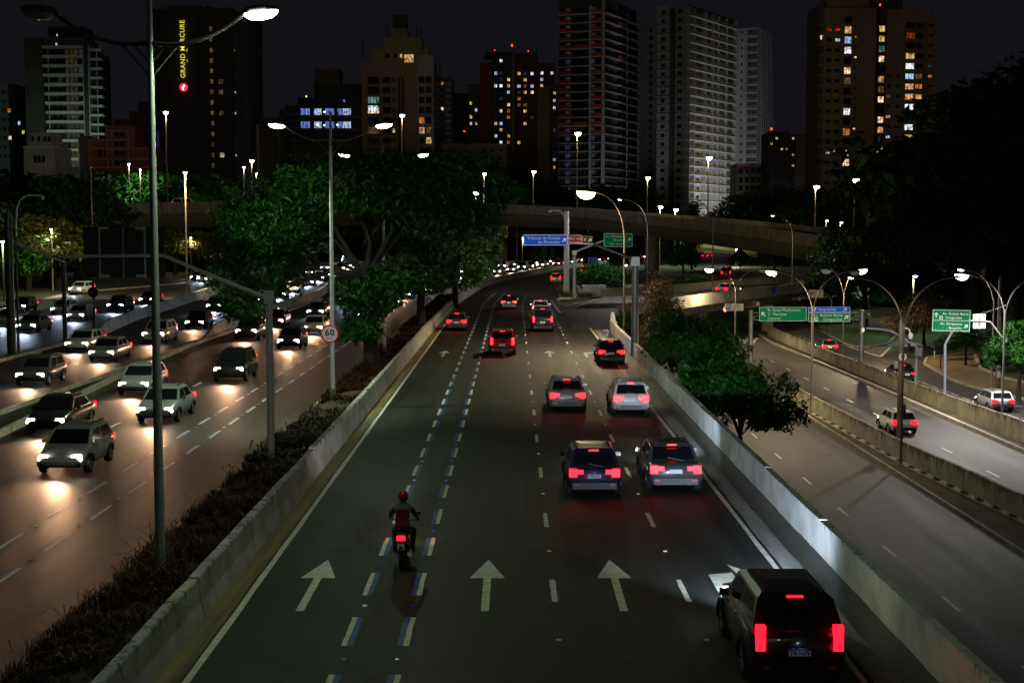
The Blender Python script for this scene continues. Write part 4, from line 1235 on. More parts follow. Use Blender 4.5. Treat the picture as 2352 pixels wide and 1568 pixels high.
# ------------------------------------------------------------------ lettering and signs
TXT = {}
def text_mesh(s, size, align='LEFT', sx=1.0, bold=0.0):
    k = (s, round(size, 3), align, sx, bold)
    if k in TXT:
        return TXT[k]
    cu = bpy.data.curves.new('lettering', 'FONT')
    cu.body = s; cu.size = size; cu.align_x = align; cu.align_y = 'CENTER'
    cu.extrude = 0.002; cu.offset = bold; cu.space_character = 1.12; cu.resolution_u = 3
    o = bpy.data.objects.new('tmp', cu)
    COL.objects.link(o)
    dg = bpy.context.evaluated_depsgraph_get()
    me = bpy.data.meshes.new_from_object(o.evaluated_get(dg))
    bpy.data.objects.remove(o); bpy.data.curves.remove(cu)
    me.name = 'lettering'
    me.transform(Matrix.Diagonal((sx, 1, 1, 1)))
    TXT[k] = me
    return me
def lettering(s, size, loc, parent, m=None, align='LEFT', sx=1.0, bold=0.0, rot=None):
    me = text_mesh(s, size, align, sx, bold)
    if not me.materials:
        me = me.copy() if False else me
        me.materials.append(m or M_WHITE)
    elif me.materials[0] != (m or M_WHITE):
        me = me.copy(); me.materials.clear(); me.materials.append(m or M_WHITE)
    return link('lettering', me, parent, loc, rot=rot or (PI / 2, 0, 0))
def board(parent, w, h, loc, face, border=None, bw=0.04, name='sign_panel', r=0.06):
    p = MB().box((0, 0, 0), (w, 0.03, h)).build(name, face, parent, loc)
    if border:
        e = 0.03
        pts = [(-w / 2 + e, -h / 2 + e), (w / 2 - e, -h / 2 + e), (w / 2 - e, h / 2 - e), (-w / 2 + e, h / 2 - e)]
        inn = [(a * (1 - 2 * bw / w) , c * (1 - 2 * bw / h)) for a, c in pts]
        vs = [(a, -0.019, c) for a, c in pts] + [(a, -0.019, c) for a, c in inn]
        MB().add(vs, [(i, (i + 1) % 4, 4 + (i + 1) % 4, 4 + i) for i in range(4)]).build('border', border, p)
    return p
def arrow_sign(parent, loc, size, ang, m=None):
    """sign arrow, pointing up before it is turned by ang (clockwise)"""
    s = size
    pts = [(-.10, -.5), (.10, -.5), (.10, .08), (.34, -.12), (.34, .14), (0, .5), (-.34, .14), (-.34, -.12), (-.10, .08)]
    ca, sa = math.cos(ang), math.sin(ang)
    vs = [((a * ca + c * sa) * s, 0, (-a * sa + c * ca) * s) for a, c in pts]
    return MB().add(vs, [(0, 1, 2, 8), (2, 3, 4, 5), (8, 5, 6, 7), (2, 5, 8)]).build('arrow', m or M_WHITE, parent, loc)

# 60 sign on the median lamp post
def round_sign(label, loc, dia, txt, sub=None, rim=M_RED, face=M_WHITE, tcol=None, rz=0.0, rimw=0.16, tsz=0.5):
    root = T('speed_sign' if txt.isdigit() else 'height_sign', label, 'road sign', loc, rz)
    r = dia / 2
    MB().disc((0, 0, 0), r, -0.012, 0.02, 28).build('sign_panel', face, root)
    MB().ring((0, 0, 0), r * (1 - rimw), r, -0.020, -0.013, 28).build('rim', rim, root)
    lettering(txt, dia * tsz, (0, -0.018, dia * (0.05 if sub else 0)), root, tcol or M_SBLACK, 'CENTER', bold=0.012 * dia)
    if sub:
        lettering(sub, dia * 0.15, (0, -0.018, -dia * 0.24), root, M_SBLACK, 'CENTER')
    return root
p = D(757, 767, 66.3)
s60 = round_sign('round white 60 speed limit sign with red rim on the median lamp post', (p.x, 66.36, p.z), 0.86, '60', 'km/h')
MB().box((0, 0.03, 0.1), (0.3, 0.03, 0.06)).build('bracket', M_GALV, s60)
MB().box((0, 0.03, -0.15), (0.3, 0.03, 0.06)).build('bracket', M_GALV, s60)

# gantry with the black sign back over the opposing road
def back_gantry():
    Y = 48.0
    root = T('sign_gantry', 'steel gantry in the dry grass bed carrying a large black sign back', 'sign gantry', (-8.27, Y, 0.35))
    a = D(609, 683, Y); c = D(375, 587, Y); e = D(143, 589, Y)
    o = Vector((-8.27, Y, 0.35))
    MB().tube([(0, 0, -.2), (0, 0, a.z - o.z - .25)], [0.135, 0.125], 14).build('post', M_GALV, root)
    MB().box((0, 0, a.z - o.z), (0.30, 0.30, 0.44)).build('post_head', M_GALV, root)
    MB().tube([a - o, c - o], [0.075, 0.065], 10).build('arm', M_GALV, root)
    MB().tube([c - o, e - o], [0.062, 0.058], 10).build('arm', M_GALV, root)
    l = D(187, 522, Y); r = D(377, 637, Y)
    w = (r.x - l.x) / 4; h = l.z - r.z
    for i in range(4):
        MB().box((l.x + w * (i + .5) - o.x, 0.16, (l.z + r.z) / 2 - o.z), (w - 0.012, 0.03, h)).build('sign_panel', M_SBACK, root)
    for px in (227, 281, 331):
        x = D(px, 580, Y).x - o.x
        MB().box((x, 0.11, (l.z + r.z) / 2 - o.z), (0.05 if px != 281 else 0.025, 0.04, h + 0.04)).build('sign_rib', M_GALV, root)
    for px in (236, 322):
        for z in (l.z - 0.03, r.z + 0.05):
            MB().box((D(px, 580, Y).x - o.x, 0.11, z - o.z), (0.34, 0.05, 0.09)).build('bracket', M_GALV, root)
back_gantry()

# mast with blue and brown signs
def tribunal():
    Y = 93.5
    o = Vector((7.98, Y, 0.0))
    root = T('sign_gantry', 'grey mast on the retaining wall whose long arm holds the blue and brown signs', 'sign gantry', o)
    t = D(1454.5, 600, Y)
    MB().tube([(0, 0, -.1), (0, 0, 1.0), (0, 0, t.z - .2)], [0.28, 0.25, 0.22], 14).build('post', M_GALVD, root)
    MB().box((0, 0, t.z), (0.55, 0.5, 0.6)).build('post_head', M_GALV, root)
    c = D(1362, 560, Y); e = D(1204, 552, Y)
    MB().tube([Vector((0, 0, t.z + .1)), c - o], [0.13, 0.10], 10).build('arm', M_DARKM, root)
    MB().tube([c - o, e - o], [0.09, 0.08], 10).build('arm', M_GALV, root)
    def ext(x0, y0, x1, y1):
        a, b2 = D(x0, y0, Y), D(x1, y1, Y)
        return (b2.x - a.x), (a.z - b2.z), ((a.x + b2.x) / 2 - o.x, -0.14, (a.z + b2.z) / 2 - o.z)
    w, h, l = ext(1201.5, 538.2, 1304.6, 564.2)
    bl = board(root, w, h, l, M_BLUE, M_WHITE, 0.035)
    lettering('Tribunal de Contas', 0.245, (w * .325, -.022, h * .16), bl, align='RIGHT')
    lettering('do Município', 0.245, (w * .325, -.022, -h * .19), bl, align='RIGHT')
    arrow_sign(bl, (w * .415, -.022, 0), 0.36, R(45))
    w, h, l = ext(1304.9, 539.2, 1337, 557.5)
    br = board(root, w, h, l, M_BROWN, M_WHITE, 0.02)
    lettering('MAC USP', 0.235, (-0.02, -.022, 0), br, align='CENTER', sx=.95)
    w2, h2, l2 = ext(1337, 541, 1360.5, 560.5)
    bd = board(root, w2, h2 * .92, l2, M_BROWND, M_WHITE, 0.015)
    bd.rotation_euler = (0, R(5), 0)
    MB().box((0, 0, 0), (0.18, 0.006, 0.30)).build('museum_symbol', M_SBLACK, bd, (-0.16, -.02, 0))
    for k in (-1, 0, 1):
        MB().box((0, 0, 0), (0.022, 0.006, 0.2)).build('museum_column', M_WHITE, bd, (-0.16 + k * .05, -.025, 0))
    arrow_sign(bd, (0.17, -.022, 0), 0.3, R(40))
tribunal()
def street_green():
    Y = 168.0
    b0 = D(1319, 688, Y); o = Vector((b0.x, Y, 0.15))
    root = T('sign_gantry', 'pale mast on the traffic island with a green three-line street sign', 'sign gantry', o)
    t = D(1320, 580, Y)
    MB().tube([(0, 0, -.1), (0, 0, t.z - .3)], [0.22, 0.19], 12).build('post', M_GALV, root)
    MB().box((0, 0, t.z - .15), (0.55, 0.5, 0.5)).build('post_head', M_GALV, root)
    c = D(1390, 551, Y); e = D(1448, 551, Y)
    MB().tube([Vector((0, 0, t.z - .1)), c - o], [0.14, 0.12], 8).build('arm', M_GALV, root)
    MB().tube([c - o, e - o], 0.10, 8).build('arm', M_GALV, root)
    a, b2 = D(1386.3, 535.5, Y), D(1452.5, 567.3, Y)
    w, h = b2.x - a.x, a.z - b2.z
    p = board(root, w, h, ((a.x + b2.x) / 2 - o.x, -.16, (a.z + b2.z) / 2 - o.z), M_GREEN, M_WHITE, 0.05)
    lettering('Av. Ibirapuera', 0.36, (w * .26, -.022, h * .27), p, align='RIGHT')
    lettering('Brooklin', 0.36, (w * .26, -.022, -h * .0), p, align='RIGHT')
    lettering('Sto. Amaro', 0.36, (w * .26, -.022, -h * .27), p, align='RIGHT')
    arrow_sign(p, (w * .385, -.022, h * .04), 0.52, R(45))
street_green()
def tall_camera_mast():
    Y = 177.0
    o = Vector((D(1301, 679, Y).x, Y, 0.15))
    root = T('camera_mast', 'thick grey mast on the traffic island with a bent camera arm on top', 'camera mast', o)
    t = D(1301, 488, Y)
    MB().tube([(0, 0, -.1), (0, 0, t.z * .5), (0, 0, t.z)], [0.36, 0.33, 0.30], 14).build('post', M_GALV, root)
    pts = [D(1297, 506, Y) - o, D(1296, 495, Y) - o, D(1286, 484, Y) - o, D(1264, 483, Y) - o]
    MB().tube(pts, 0.10, 8).build('arm', M_GALV, root)
    MB().tube([D(1263.5, 484, Y) - o, D(1263.5, 488, Y) - o], [0.22, 0.14], 10).build('camera', M_WHITE, root)
tall_camera_mast()
def brown_far():
    Y = 232.0
    a, b2 = D(1098, 520, Y), D(1165.6, 544.5, Y)
    o = Vector((D(1152, 603, Y).x, Y, 0))
    root = T('direction_sign', 'brown two-line direction sign half hidden by the dark median tree', 'road sign', o)
    MB().tube([(0, 0, 0), (0, 0, a.z)], 0.16, 8).build('post', M_GALVD, root)
    w, h = b2.x - a.x, a.z - b2.z
    p = board(root, w, h, ((a.x + b2.x) / 2 - o.x, -.2, (a.z + b2.z) / 2), M_BROWN, M_WHITE, 0.05)
    lettering('Autódromo', 0.62, (w * .42, -.022, h * .2), p, align='RIGHT')
    lettering('Interlagos', 0.62, (w * .45, -.022, -h * .22), p, align='RIGHT')
brown_far()
def blue_far():
    Y = 225.0
    a, b2 = D(1351, 592, Y), D(1372, 608.5, Y)
    o = Vector(((a.x + b2.x) / 2, Y, 0))
    root = T('direction_sign', 'small blue direction sign in the dark under the viaduct', 'road sign', o)
    MB().tube([(0, 0, 0), (0, 0, a.z)], 0.08, 8).build('post', M_GALVD, root)
    w, h = b2.x - a.x, a.z - b2.z
    board(root, w, h, (0, -.12, (a.z + b2.z) / 2), M_BLUE, M_WHITE, 0.03)
blue_far()

# lower road gantry
def lower_gantry():
    Y = 125.0
    o = Vector((30.65, Y, ZR))
    root = T('sign_gantry', 'two-post gantry over the lowered road carrying green and blue direction signs', 'sign gantry', o)
    t = D(1975, 712, Y)
    xl = D(1725, 712, Y).x
    MB().tube([(0, 0, -.1), (0, 0, t.z - ZR)], 0.24, 12).build('post', M_GALVD, root)
    MB().tube([(xl - o.x, 0, -.1), (xl - o.x, 0, t.z - ZR)], 0.22, 12).build('post', M_GALVD, root)
    for dz in (-.25, -.85):
        MB().tube([(xl - o.x, 0.1, t.z - ZR + dz), (0, 0.1, t.z - ZR + dz)], 0.07, 8).build('beam', M_GALVD, root)
    for i in range(9):
        x0 = (xl - o.x) * (1 - i / 9); x1 = (xl - o.x) * (1 - (i + 1) / 9)
        MB().tube([(x0, 0.1, t.z - ZR - (.25 if i % 2 else .85)), (x1, 0.1, t.z - ZR - (.85 if i % 2 else .25))], 0.035, 6).build('brace', M_GALVD, root)
    def ext(x0, y0, x1, y1):
        a, b2 = D(x0, y0, Y), D(x1, y1, Y)
        return (b2.x - a.x), (a.z - b2.z), ((a.x + b2.x) / 2 - o.x, -0.2, (a.z + b2.z) / 2 - o.z)
    w, h, l = ext(1742.7, 704.2, 1851.6, 737.6)
    p = board(root, w, h, l, M_GREEN, M_WHITE, 0.03)
    for i, s in enumerate(('R. Sena Madureira', 'V. Mariana', 'Centro')):
        lettering(s, 0.345, (-w * .32, -.022, h * (.27 - .28 * i)), p)
    arrow_sign(p, (-w * .41, -.022, 0), 0.52, R(-45))
    w, h, l = ext(1854.6, 704, 1951.3, 716.6)
    p = board(root, w, h, l, M_BLUE, M_WHITE, 0.02)
    lettering('Imigrantes', 0.33, (-w * .25, -.022, 0), p)
    arrow_sign(p, (w * .38, -.022, 0), 0.36, R(45))
    MB().add([(-.19, 0, .19), (.19, 0, .19), (.23, 0, 0), (0, 0, -.21), (-.23, 0, 0)], [(4, 3, 2, 1, 0)]).build('route_shield', M_WHITE, p, (-w * .36, -.02, 0))
    lettering('160', 0.19, (-w * .36, -.026, 0.02), p, M_SBLACK, 'CENTER')
    w, h, l = ext(1854.6, 717.2, 1951.3, 739)
    p = board(root, w, h, l, M_GREEN, M_WHITE, 0.03)
    lettering('Av. Rubem Berta', 0.335, (w * .32, -.022, h * .2), p, align='RIGHT')
    lettering('Congonhas', 0.335, (w * .32, -.022, -h * .23), p, align='RIGHT')
    arrow_sign(p, (w * .41, -.022, 0), 0.5, R(45))
    MB().box((0, 0, 0), (0.34, .006, .34)).build('airport_symbol', M_WHITE, p, (-w * .31, -.02, -h * .2))
    arrow_sign(p, (-w * .31, -.026, -h * .2), 0.26, R(60), M_SBLACK)
lower_gantry()
def third_green():
    Y = 165.0
    a, b2 = D(1951, 712, Y), D(1999.2, 730, Y)
    o = Vector((D(1959, 790, Y).x, Y, ZR + .1))
    root = T('direction_sign', 'small green direction sign on two thin posts on the grass island', 'road sign', o)
    w, h = b2.x - a.x, a.z - b2.z
    MB().tube([(0, 0, 0), (0, 0, a.z - o.z)], 0.07, 8).build('post', M_GALVD, root)
    x2 = D(1985, 790, Y).x - o.x
    MB().tube([(x2, 0, 0), (x2, 0, a.z - o.z)], 0.07, 8).build('post', M_GALVD, root)
    p = board(root, w, h, ((a.x + b2.x) / 2 - o.x, -.1, (a.z + b2.z) / 2 - o.z), M_GREEN, M_WHITE, 0.04)
    lettering('Av. Ibirapuera', 0.31, (w * .32, -.022, h * .22), p, align='RIGHT')
    lettering('Brooklin', 0.31, (w * .24, -.022, -h * .22), p, align='RIGHT')
    arrow_sign(p, (w * .39, -.022, -h * .05), 0.44, R(45))
third_green()
def big_green():
    Y = 109.0
    b0 = D(2170, 910, Y)
    o = Vector((b0.x, Y, ZR))
    root = T('direction_sign', 'large bright green direction sign on a bent blue-grey post by the pavement', 'road sign', o)
    a, b2 = D(2140, 710.6, Y), D(2226.6, 760.8, Y)
    w, h = b2.x - a.x, a.z - b2.z
    k1 = D(2171, 790, Y) - o; k2 = D(2189, 758, Y) - o
    MB().tube([(0, 0, -.1), k1, k2, k2 + Vector((0, 0, 1.2))], [0.12, .11, .10, .10], 10).build('post', M_POLEB, root)
    p = board(root, w, h, ((a.x + b2.x) / 2 - o.x, -.16, (a.z + b2.z) / 2 - o.z), M_GREEN, M_WHITE, 0.045)
    p.rotation_euler = (0, R(1.2), 0)
    lettering('Av. Rubem Berta', 0.255, (w * .44, -.022, h * .31), p, align='RIGHT', bold=.004)
    lettering('Congonhas', 0.255, (w * .28, -.022, h * .13), p, align='RIGHT', bold=.004)
    lettering('Av. Ibirapuera', 0.255, (w * .28, -.022, -h * .15), p, align='RIGHT', bold=.004)
    lettering('Brooklin', 0.255, (w * .28, -.022, -h * .34), p, align='RIGHT', bold=.004)
    MB().box((0, 0, 0), (w - .1, .004, .035)).build('divider', M_WHITE, p, (0, -.018, 0))
    arrow_sign(p, (-w * .40, -.022, h * .25), 0.42, 0)
    arrow_sign(p, (w * .39, -.022, -h * .25), 0.40, R(45))
    MB().box((0, 0, 0), (0.26, .006, .24)).build('airport_symbol', M_WHITE, p, (-w * .27, -.02, h * .13))
    arrow_sign(p, (-w * .27, -.026, h * .13), 0.2, R(120), M_SBLACK)
big_green()
def no_entry_square():
    Y = 98.6
    o = Vector((33.8, Y, ZR + 4.2))
    a, b2 = D(2235.6, 722, Y), D(2263.2, 753.8, Y)
    root = T('square_sign', 'white square prohibition sign with red circle and black symbol hung from the forked lamp', 'road sign', ((a.x + b2.x) / 2, Y, (a.z + b2.z) / 2))
    oo = Vector(root.location)
    w, h = b2.x - a.x, a.z - b2.z
    p = board(root, w, h, (0, 0, 0), M_WHITE)
    MB().ring((0, 0, h * .16), 0.19, 0.235, -.022, -.016, 24).build('red_circle', M_RED, p)
    lettering('E', 0.34, (0, -.020, h * .16), p, M_SBLACK, 'CENTER', bold=.01)
    for s in (-1, 1):
        MB().box((0, 0, 0), (0.40, .004, .035)).build('cross_bar', M_RED, p, (0, -.024, h * .16)).rotation_euler = (0, R(45 * s), 0)
    MB().box((0, 0, 0), (w * .62, .006, .04)).build('kerb_symbol', M_SBLACK, p, (0.04, -.02, -h * .36))
    MB().add([(-.16, 0, .09), (-.05, 0, .05), (0, 0, .14), (.05, 0, .05), (.16, 0, .09), (.07, 0, -.05), (-.07, 0, -.05)], [(6, 5, 3, 2, 1), (1, 0, 6), (3, 5, 4)]).build('flower_symbol', M_SBLACK, p, (0, -.02, -h * .24))
    e = D(2302, 775, Y) - oo; m1 = D(2274, 739, Y) - oo; m2 = D(2226, 737, Y) - oo
    MB().tube([e, m1, m2], 0.06, 8).build('arm', M_GALVD, root)
no_entry_square()
def flood_sign():
    Y = 154.6
    a, b2 = D(1666.3, 697.6, Y), D(1707.6, 713.4, Y)
    root = T('warning_sign', 'white flood-area sign with a blue square symbol on the forked lamp post', 'road sign', ((a.x + b2.x) / 2, Y, (a.z + b2.z) / 2))
    w, h = b2.x - a.x, a.z - b2.z
    p = board(root, w, h, (0, 0, 0), M_WHITE)
    MB().box((0, 0, 0), (0.50, .006, .56)).build('blue_square', M_BLUE, p, (-w * .34, -.02, 0))
    MB().add([(-.2, 0, 0), (-.13, 0, .14), (0, 0, .19), (.13, 0, .14), (.2, 0, 0)], [(4, 3, 2, 1, 0)]).build('cloud_symbol', M_WHITE, p, (-w * .34, -.026, .03))
    for k in (-1, 0, 1):
        MB().box((0, 0, 0), (.05, .004, .14)).build('rain_symbol', M_WHITE, p, (-w * .34 + k * .12, -.026, -.13))
    lettering('ÁREA', .2, (w * .15, -.02, h * .27), p, M_SBLACK, 'CENTER')
    lettering('SUJEITA A', .19, (w * .15, -.02, 0), p, M_SBLACK, 'CENTER')
    lettering('ALAGAMENTO', .2, (w * .15, -.02, -h * .3), p, M_RED, 'CENTER', sx=.9)
flood_sign()
def bus_sign():
    Y = 170.0
    a, b2 = D(1856.5, 665.6, Y), D(1890.5, 683.6, Y)
    o = Vector((D(1907, 772, Y).x, Y, ZR))
    root = T('prohibition_sign', 'white rectangular sign with an orange circled vehicle on a hooked post', 'road sign', o)
    w, h = b2.x - a.x, a.z - b2.z
    zt = a.z - o.z
    MB().tube([(0, 0, 0), D(1910, 692, Y) - o, D(1901, 675, Y) - o, D(1872, 674, Y) - o], 0.06, 8).build('post', M_GALVD, root)
    p = board(root, w, h, ((a.x + b2.x) / 2 - o.x, -.1, (a.z + b2.z) / 2 - o.z), mat('sign_cream', (.72, .68, .55), .5))
    MB().ring((-w * .3, 0, 0), .22, .29, -.024, -.016, 20).build('orange_circle', mat('sign_orange', (.7, .16, .05), .4), p)
    MB().box((0, 0, 0), (.22, .004, .2)).build('bus_symbol', M_SBLACK, p, (-w * .3, -.02, 0))
bus_sign()
for lab, px, py, y in (('round 4,5 m height limit sign closest to the wall end, on the ramp girder', 1665.6, 710.6, 158.4), ('round 4,5 m height limit sign on the ramp girder above the lattice gantry', 1741, 698, 170.6), ('round 4,5 m height limit sign at the dark end of the ramp girder', 1836, 686, 186.8)):
    p = D(px, py, y)
    round_sign(lab, p, 0.62, '4,5m', tsz=0.26, rz=R(28), rimw=.2)
# roadside camera post, 50 sign, controllers
def radar_post():
    o = Vector((22.35, 82, ZR))
    root = T('camera_post', 'slim post behind the mossy barrier with a dome camera and a grey cabinet', 'camera post', o)
    MB().tube([(0, 0, -.1), (0, 0, 7.6)], [.12, .10], 10).build('post', M_POLE, root)
    MB().tube([(0, -.02, 7.1), (.2, -.02, 7.15), (.5, -.02, 7.05), (.58, -.02, 6.75)], .04, 8).build('arm', M_WHITE, root)
    MB().tube([(.58, -.02, 6.85), (.58, -.02, 6.7), (.58, -.02, 6.5)], [.10, .15, .10], 12).build('camera', M_WHITE, root)
    MB().box((.20, .1, 2.6), (.42, .3, .95)).build('cabinet', mat('cabinet_cream', (.46, .44, .36), .6, var=.2), root)
    MB().tube([(.1, -.1, 3.2), (.12, -.25, 2.4), (.35, -.2, 1.9), (.3, -.1, 2.7)], .05, 7).build('cable_loop', M_BLACK, root)
    MB().box((-.22, 0, 5.0), (.16, .16, .4)).build('box', M_GALV, root)
radar_post()
p = D(2070.5, 819, 82)
round_sign('round 50 speed limit sign on the slim camera post', (p.x + .02, 81.8, p.z), .50, '50', 'km/h', rim=mat('rim_dark', (.25, .02, .02), .5), tsz=.46, rimw=.1)
def cctv_blue():
    Y = 116.5
    o = Vector((D(2102, 886, Y).x, Y, ZR))
    root = T('camera_mast', 'blue-grey mast with a long sloping camera arm and a green-lit control box', 'camera mast', o)
    MB().tube([(0, 0, -.1), D(2106, 797, Y) - o], .12, 10).build('post', M_POLEB, root)
    MB().tube([D(2106, 798, Y) - o, D(2069, 773, Y) - o, D(2045, 760, Y) - o, D(2020, 756, Y) - o, D(1990, 753.5, Y) - o], .075, 8).build('arm', M_POLEB, root)
    MB().tube([D(1983, 752.5, Y) - o, D(1982, 756, Y) - o, D(1981.5, 762, Y) - o], [.08, .15, .12], 12).build('camera', M_WHITE, root)
    c = D(2108, 808, Y) - o
    MB().box(c + Vector((0, -.2, 0)), (.55, .3, .62)).build('control_box', mat('cabinet_grey', (.26, .30, .27), .6), root)
cctv_blue()
def left_masts():
    Y = 94.6
    o = Vector((D(27, 813.6, Y).x, Y, 0.05))
    root = T('camera_mast', 'thick dark mast between the opposing roads with a bent camera arm', 'camera mast', o)
    t = D(27, 492, Y)
    MB().tube([(0, 0, -.1), (0, 0, t.z)], [.28, .24], 12).build('post', M_DARKM, root)
    MB().tube([D(37, 545, Y) - o, D(38, 480, Y) - o, D(46, 460, Y) - o, D(62, 448, Y) - o, D(96, 449, Y) - o], .055, 8).build('arm', M_GALV, root)
    MB().tube([D(98, 449, Y) - o, D(98, 455, Y) - o, D(98, 459, Y) - o], [.09, .13, .08], 10).build('camera', M_GALV, root)
    o2 = Vector((D(42, 812, Y).x, Y + .1, 0.05))
    r2 = T('signal_pole', 'slim dark pole right beside the thick camera mast', 'pole', o2)
    MB().tube([(0, 0, -.1), (0, 0, D(42, 535, Y).z)], .08, 10).build('post', M_DARKM, r2)
    Y = 106.0
    o3 = Vector((D(150, 779, Y).x, Y, 0.05))
    r3 = T('sign_gantry', 'dark cantilever post on the island between the opposing roads with an arm sloping upward', 'sign gantry', o3)
    MB().tube([(0, 0, -.1), (0, 0, D(149, 604, Y).z)], [.18, .16], 12).build('post', M_DARKM, r3)
    MB().tube([D(147, 602, Y) - o3, D(44, 562, Y) - o3, D(8, 548, Y) - o3], .10, 8).build('arm', M_GALV, r3)
    Y = 113.0
    o4 = Vector((D(217, 768, Y).x, Y, 0.0))
    r4 = T('round_sign', 'black back of a round sign on a post at the barrier nose', 'road sign', o4)
    MB().tube([(0, 0, -.1), D(214, 640, Y) - o4], .10, 10).build('post', M_DARKM, r4)
    c = D(215, 671, Y) - o4
    MB().disc((c.x, 0, c.z), .43, -.16, -.13, 24).build('sign_panel', M_BLACK, r4)
left_masts()
def utility():
    o = Vector((D(2291, 893, 112).x, 112, ZR + .2))
    root = T('utility_pole', 'stout concrete utility pole plastered with old posters on the earth pavement', 'utility pole', o)
    MB().tube([(0, 0, -.1), (0, 0, 4), (0, 0, 9)], [.2, .18, .13], 10).build('pole', M_WOOD, root)
    for z, h, s in ((1.2, .5, .0), (2.0, .45, .02), (2.7, .4, -.02)):
        MB().box((s, -.19, z), (.26, .02, h)).build('poster', mat('poster_paper', (.42, .42, .40), .8, var=.5, vscale=6), root)
utility()
def post_simple(name, label, cat, px, py_b, py_t, y, zb, r, m):
    o = Vector((D(px, py_b, y).x, y, zb))
    root = T(name, label, cat, o)
    h = D(px, py_t, y).z - zb
    MB().tube([(0, 0, -.1), (0, 0, h)], r, 10).build('pole', m, root)
    MB().tube([(0, 0, h), (0, 0, h + .05)], [r * 1.3, r * .8], 10).build('cap', m, root)
    return root
post_simple('plain_post', 'plain grey post in the pavement bed behind the kerb bend', 'post', 2146, 837, 785, 140, ZR, .07, M_GALV)
post_simple('tree_stake', 'thin dark stake at the curved kerb of the side road', 'post', 2160, 855, 800, 130, ZR, .06, M_DARKM)
post_simple('plain_post', 'thin pale post at the pier island under the ramp', 'post', 1624, 773, 727, 170, ZR, .06, M_GALV)
# overhead cables with bird-diverter beads
def cable(label, a, c, sag, beads=40):
    root = T('overhead_cable', label, 'cable', a)
    a0 = Vector(a)
    pts = []
    for i in range(25):
        t = i / 24
        p = a0.lerp(Vector(c), t) - a0; p.z -= sag * 4 * t * (1 - t)
        pts.append(p)
    MB().tube(pts, 0.012, 5).build('wire', M_BLACK, root)
    me = MB().box((0, 0, 0), (.07, .04, .035)).mesh('bead', M_GALV)
    for i in range(beads):
        t = (i + .5) / beads * 24
        k = min(int(t), 23)
        link('bead', me, root, pts[k].lerp(pts[k + 1], t - k))
cable('sagging beaded overhead cable crossing in front of the big green sign', D(2075, 728, 90), D(2420, 792, 90), 0.25)
cable('beaded overhead cable climbing from the big green sign toward the forked lamp', D(2228, 724, 105), D(2312, 700, 98), 0.1, 16)
# concrete block and rocks on the island
a, c = D(1338, 690, 174), D(1391, 668, 174)
tag(MB().box(((a.x + c.x) / 2, 174.5, .75), (c.x - a.x, 1.2, 1.5), 0.03).build('concrete_block', M_CONC_R), 'long low pale concrete block on the traffic island beside the green bush', 'concrete block')
def rock(label, x, y, s, seed):
    rnd = random.Random(seed)
    bm = bmesh.new(); bmesh.ops.create_icosphere(bm, subdivisions=2, radius=1)
    for v in bm.verts:
        k = rnd.uniform(.7, 1.15)
        v.co = Vector((v.co.x * s[0] * k, v.co.y * s[1] * k, max(-.1, v.co.z * s[2] * k)))
    me = bpy.data.meshes.new('rock'); bm.to_mesh(me); bm.free()
    me.materials.append(mat('rock', (.30, .26, .22), .9, var=.5, vscale=1.5, bump=.5, bscale=5))
    tag(link('rock', me, None, (x, y, .15)), label, 'rock')
p = G(1333, 691, .15); rock('tall rounded rock leaning on the low concrete block', p.x, 173.2, (.8, .7, 1.5), 1)
p = G(1326, 693, .15); rock('small low rock in front of the tall rounded one', p.x, 171.6, (.7, .5, .6), 2)
tag(MB().box((5.9, 166.4, .2), (1.9, .5, .4), .55).build('kerb_block', mat('kerb_white', (.7, .68, .62), .7)), 'short white-painted kerb block at the tip of the traffic island', 'kerb block')
# ================================================================== BUILDINGS
GLASS = mat('window_dark', (0.012, 0.014, 0.018), 0.12, spec=0.6)
FRAME = mat('window_frame', (0.16, 0.16, 0.16), 0.6)
LIT = {
 'warm': room_light('room_warm', (1.0, 0.56, 0.24), 0.75), 'peach': room_light('room_peach', (1.0, 0.68, 0.42), 1.3),
 'yellow': room_light('room_yellow', (1.0, 0.72, 0.22), 0.7), 'white': room_light('room_white', (0.86, 0.90, 1.0), 1.3),
 'cool': room_light('room_cool', (0.50, 0.66, 1.0), 0.95), 'blue': room_light('room_blue', (0.22, 0.36, 1.0), 0.65),
 'orange': room_light('room_orange', (1.0, 0.30, 0.06), 0.55), 'dim': room_light('room_dim', (1.0, 0.55, 0.22), 0.12), 'dimmer': room_light('room_dimmer', (1.0, 0.72, 0.25), 0.035), 'red': room_light('room_red', (1.0, 0.08, 0.03), 0.35),
 'teal': room_light('room_teal', (0.35, 0.75, 0.75), 0.3), 'dimblue': room_light('room_dimblue', (0.3, 0.4, 0.8), 0.06),
}
WM = {}
def window_me(w, h, lit, mull=1, trans=0):
    k = (round(w, 2), round(h, 2), lit, mull, trans)
    if k in WM:
        return WM[k]
    mb = MB()
    t = min(0.09, w * .1)
    for (cx, cz, sx, sz) in ((0, h / 2 - t / 2, w, t), (0, -h / 2 + t / 2, w, t), (-w / 2 + t / 2, 0, t, h - 2 * t), (w / 2 - t / 2, 0, t, h - 2 * t)):
        mb.box((cx, -0.05, cz), (sx, 0.16, sz), mat=0)
    for i in range(mull):
        x = -w / 2 + w * (i + 1) / (mull + 1)
        mb.box((x, -0.03, 0), (t * .8, 0.08, h - 2 * t), mat=0)
    mb.add([(-w / 2 + t, 0, -h / 2 + t), (w / 2 - t, 0, -h / 2 + t), (w / 2 - t, 0, h / 2 - t), (-w / 2 + t, 0, h / 2 - t)], [(0, 1, 2, 3)], 1)
    WM[k] = mb.mesh('window', [FRAME, LIT.get(lit, GLASS)])
    return WM[k]

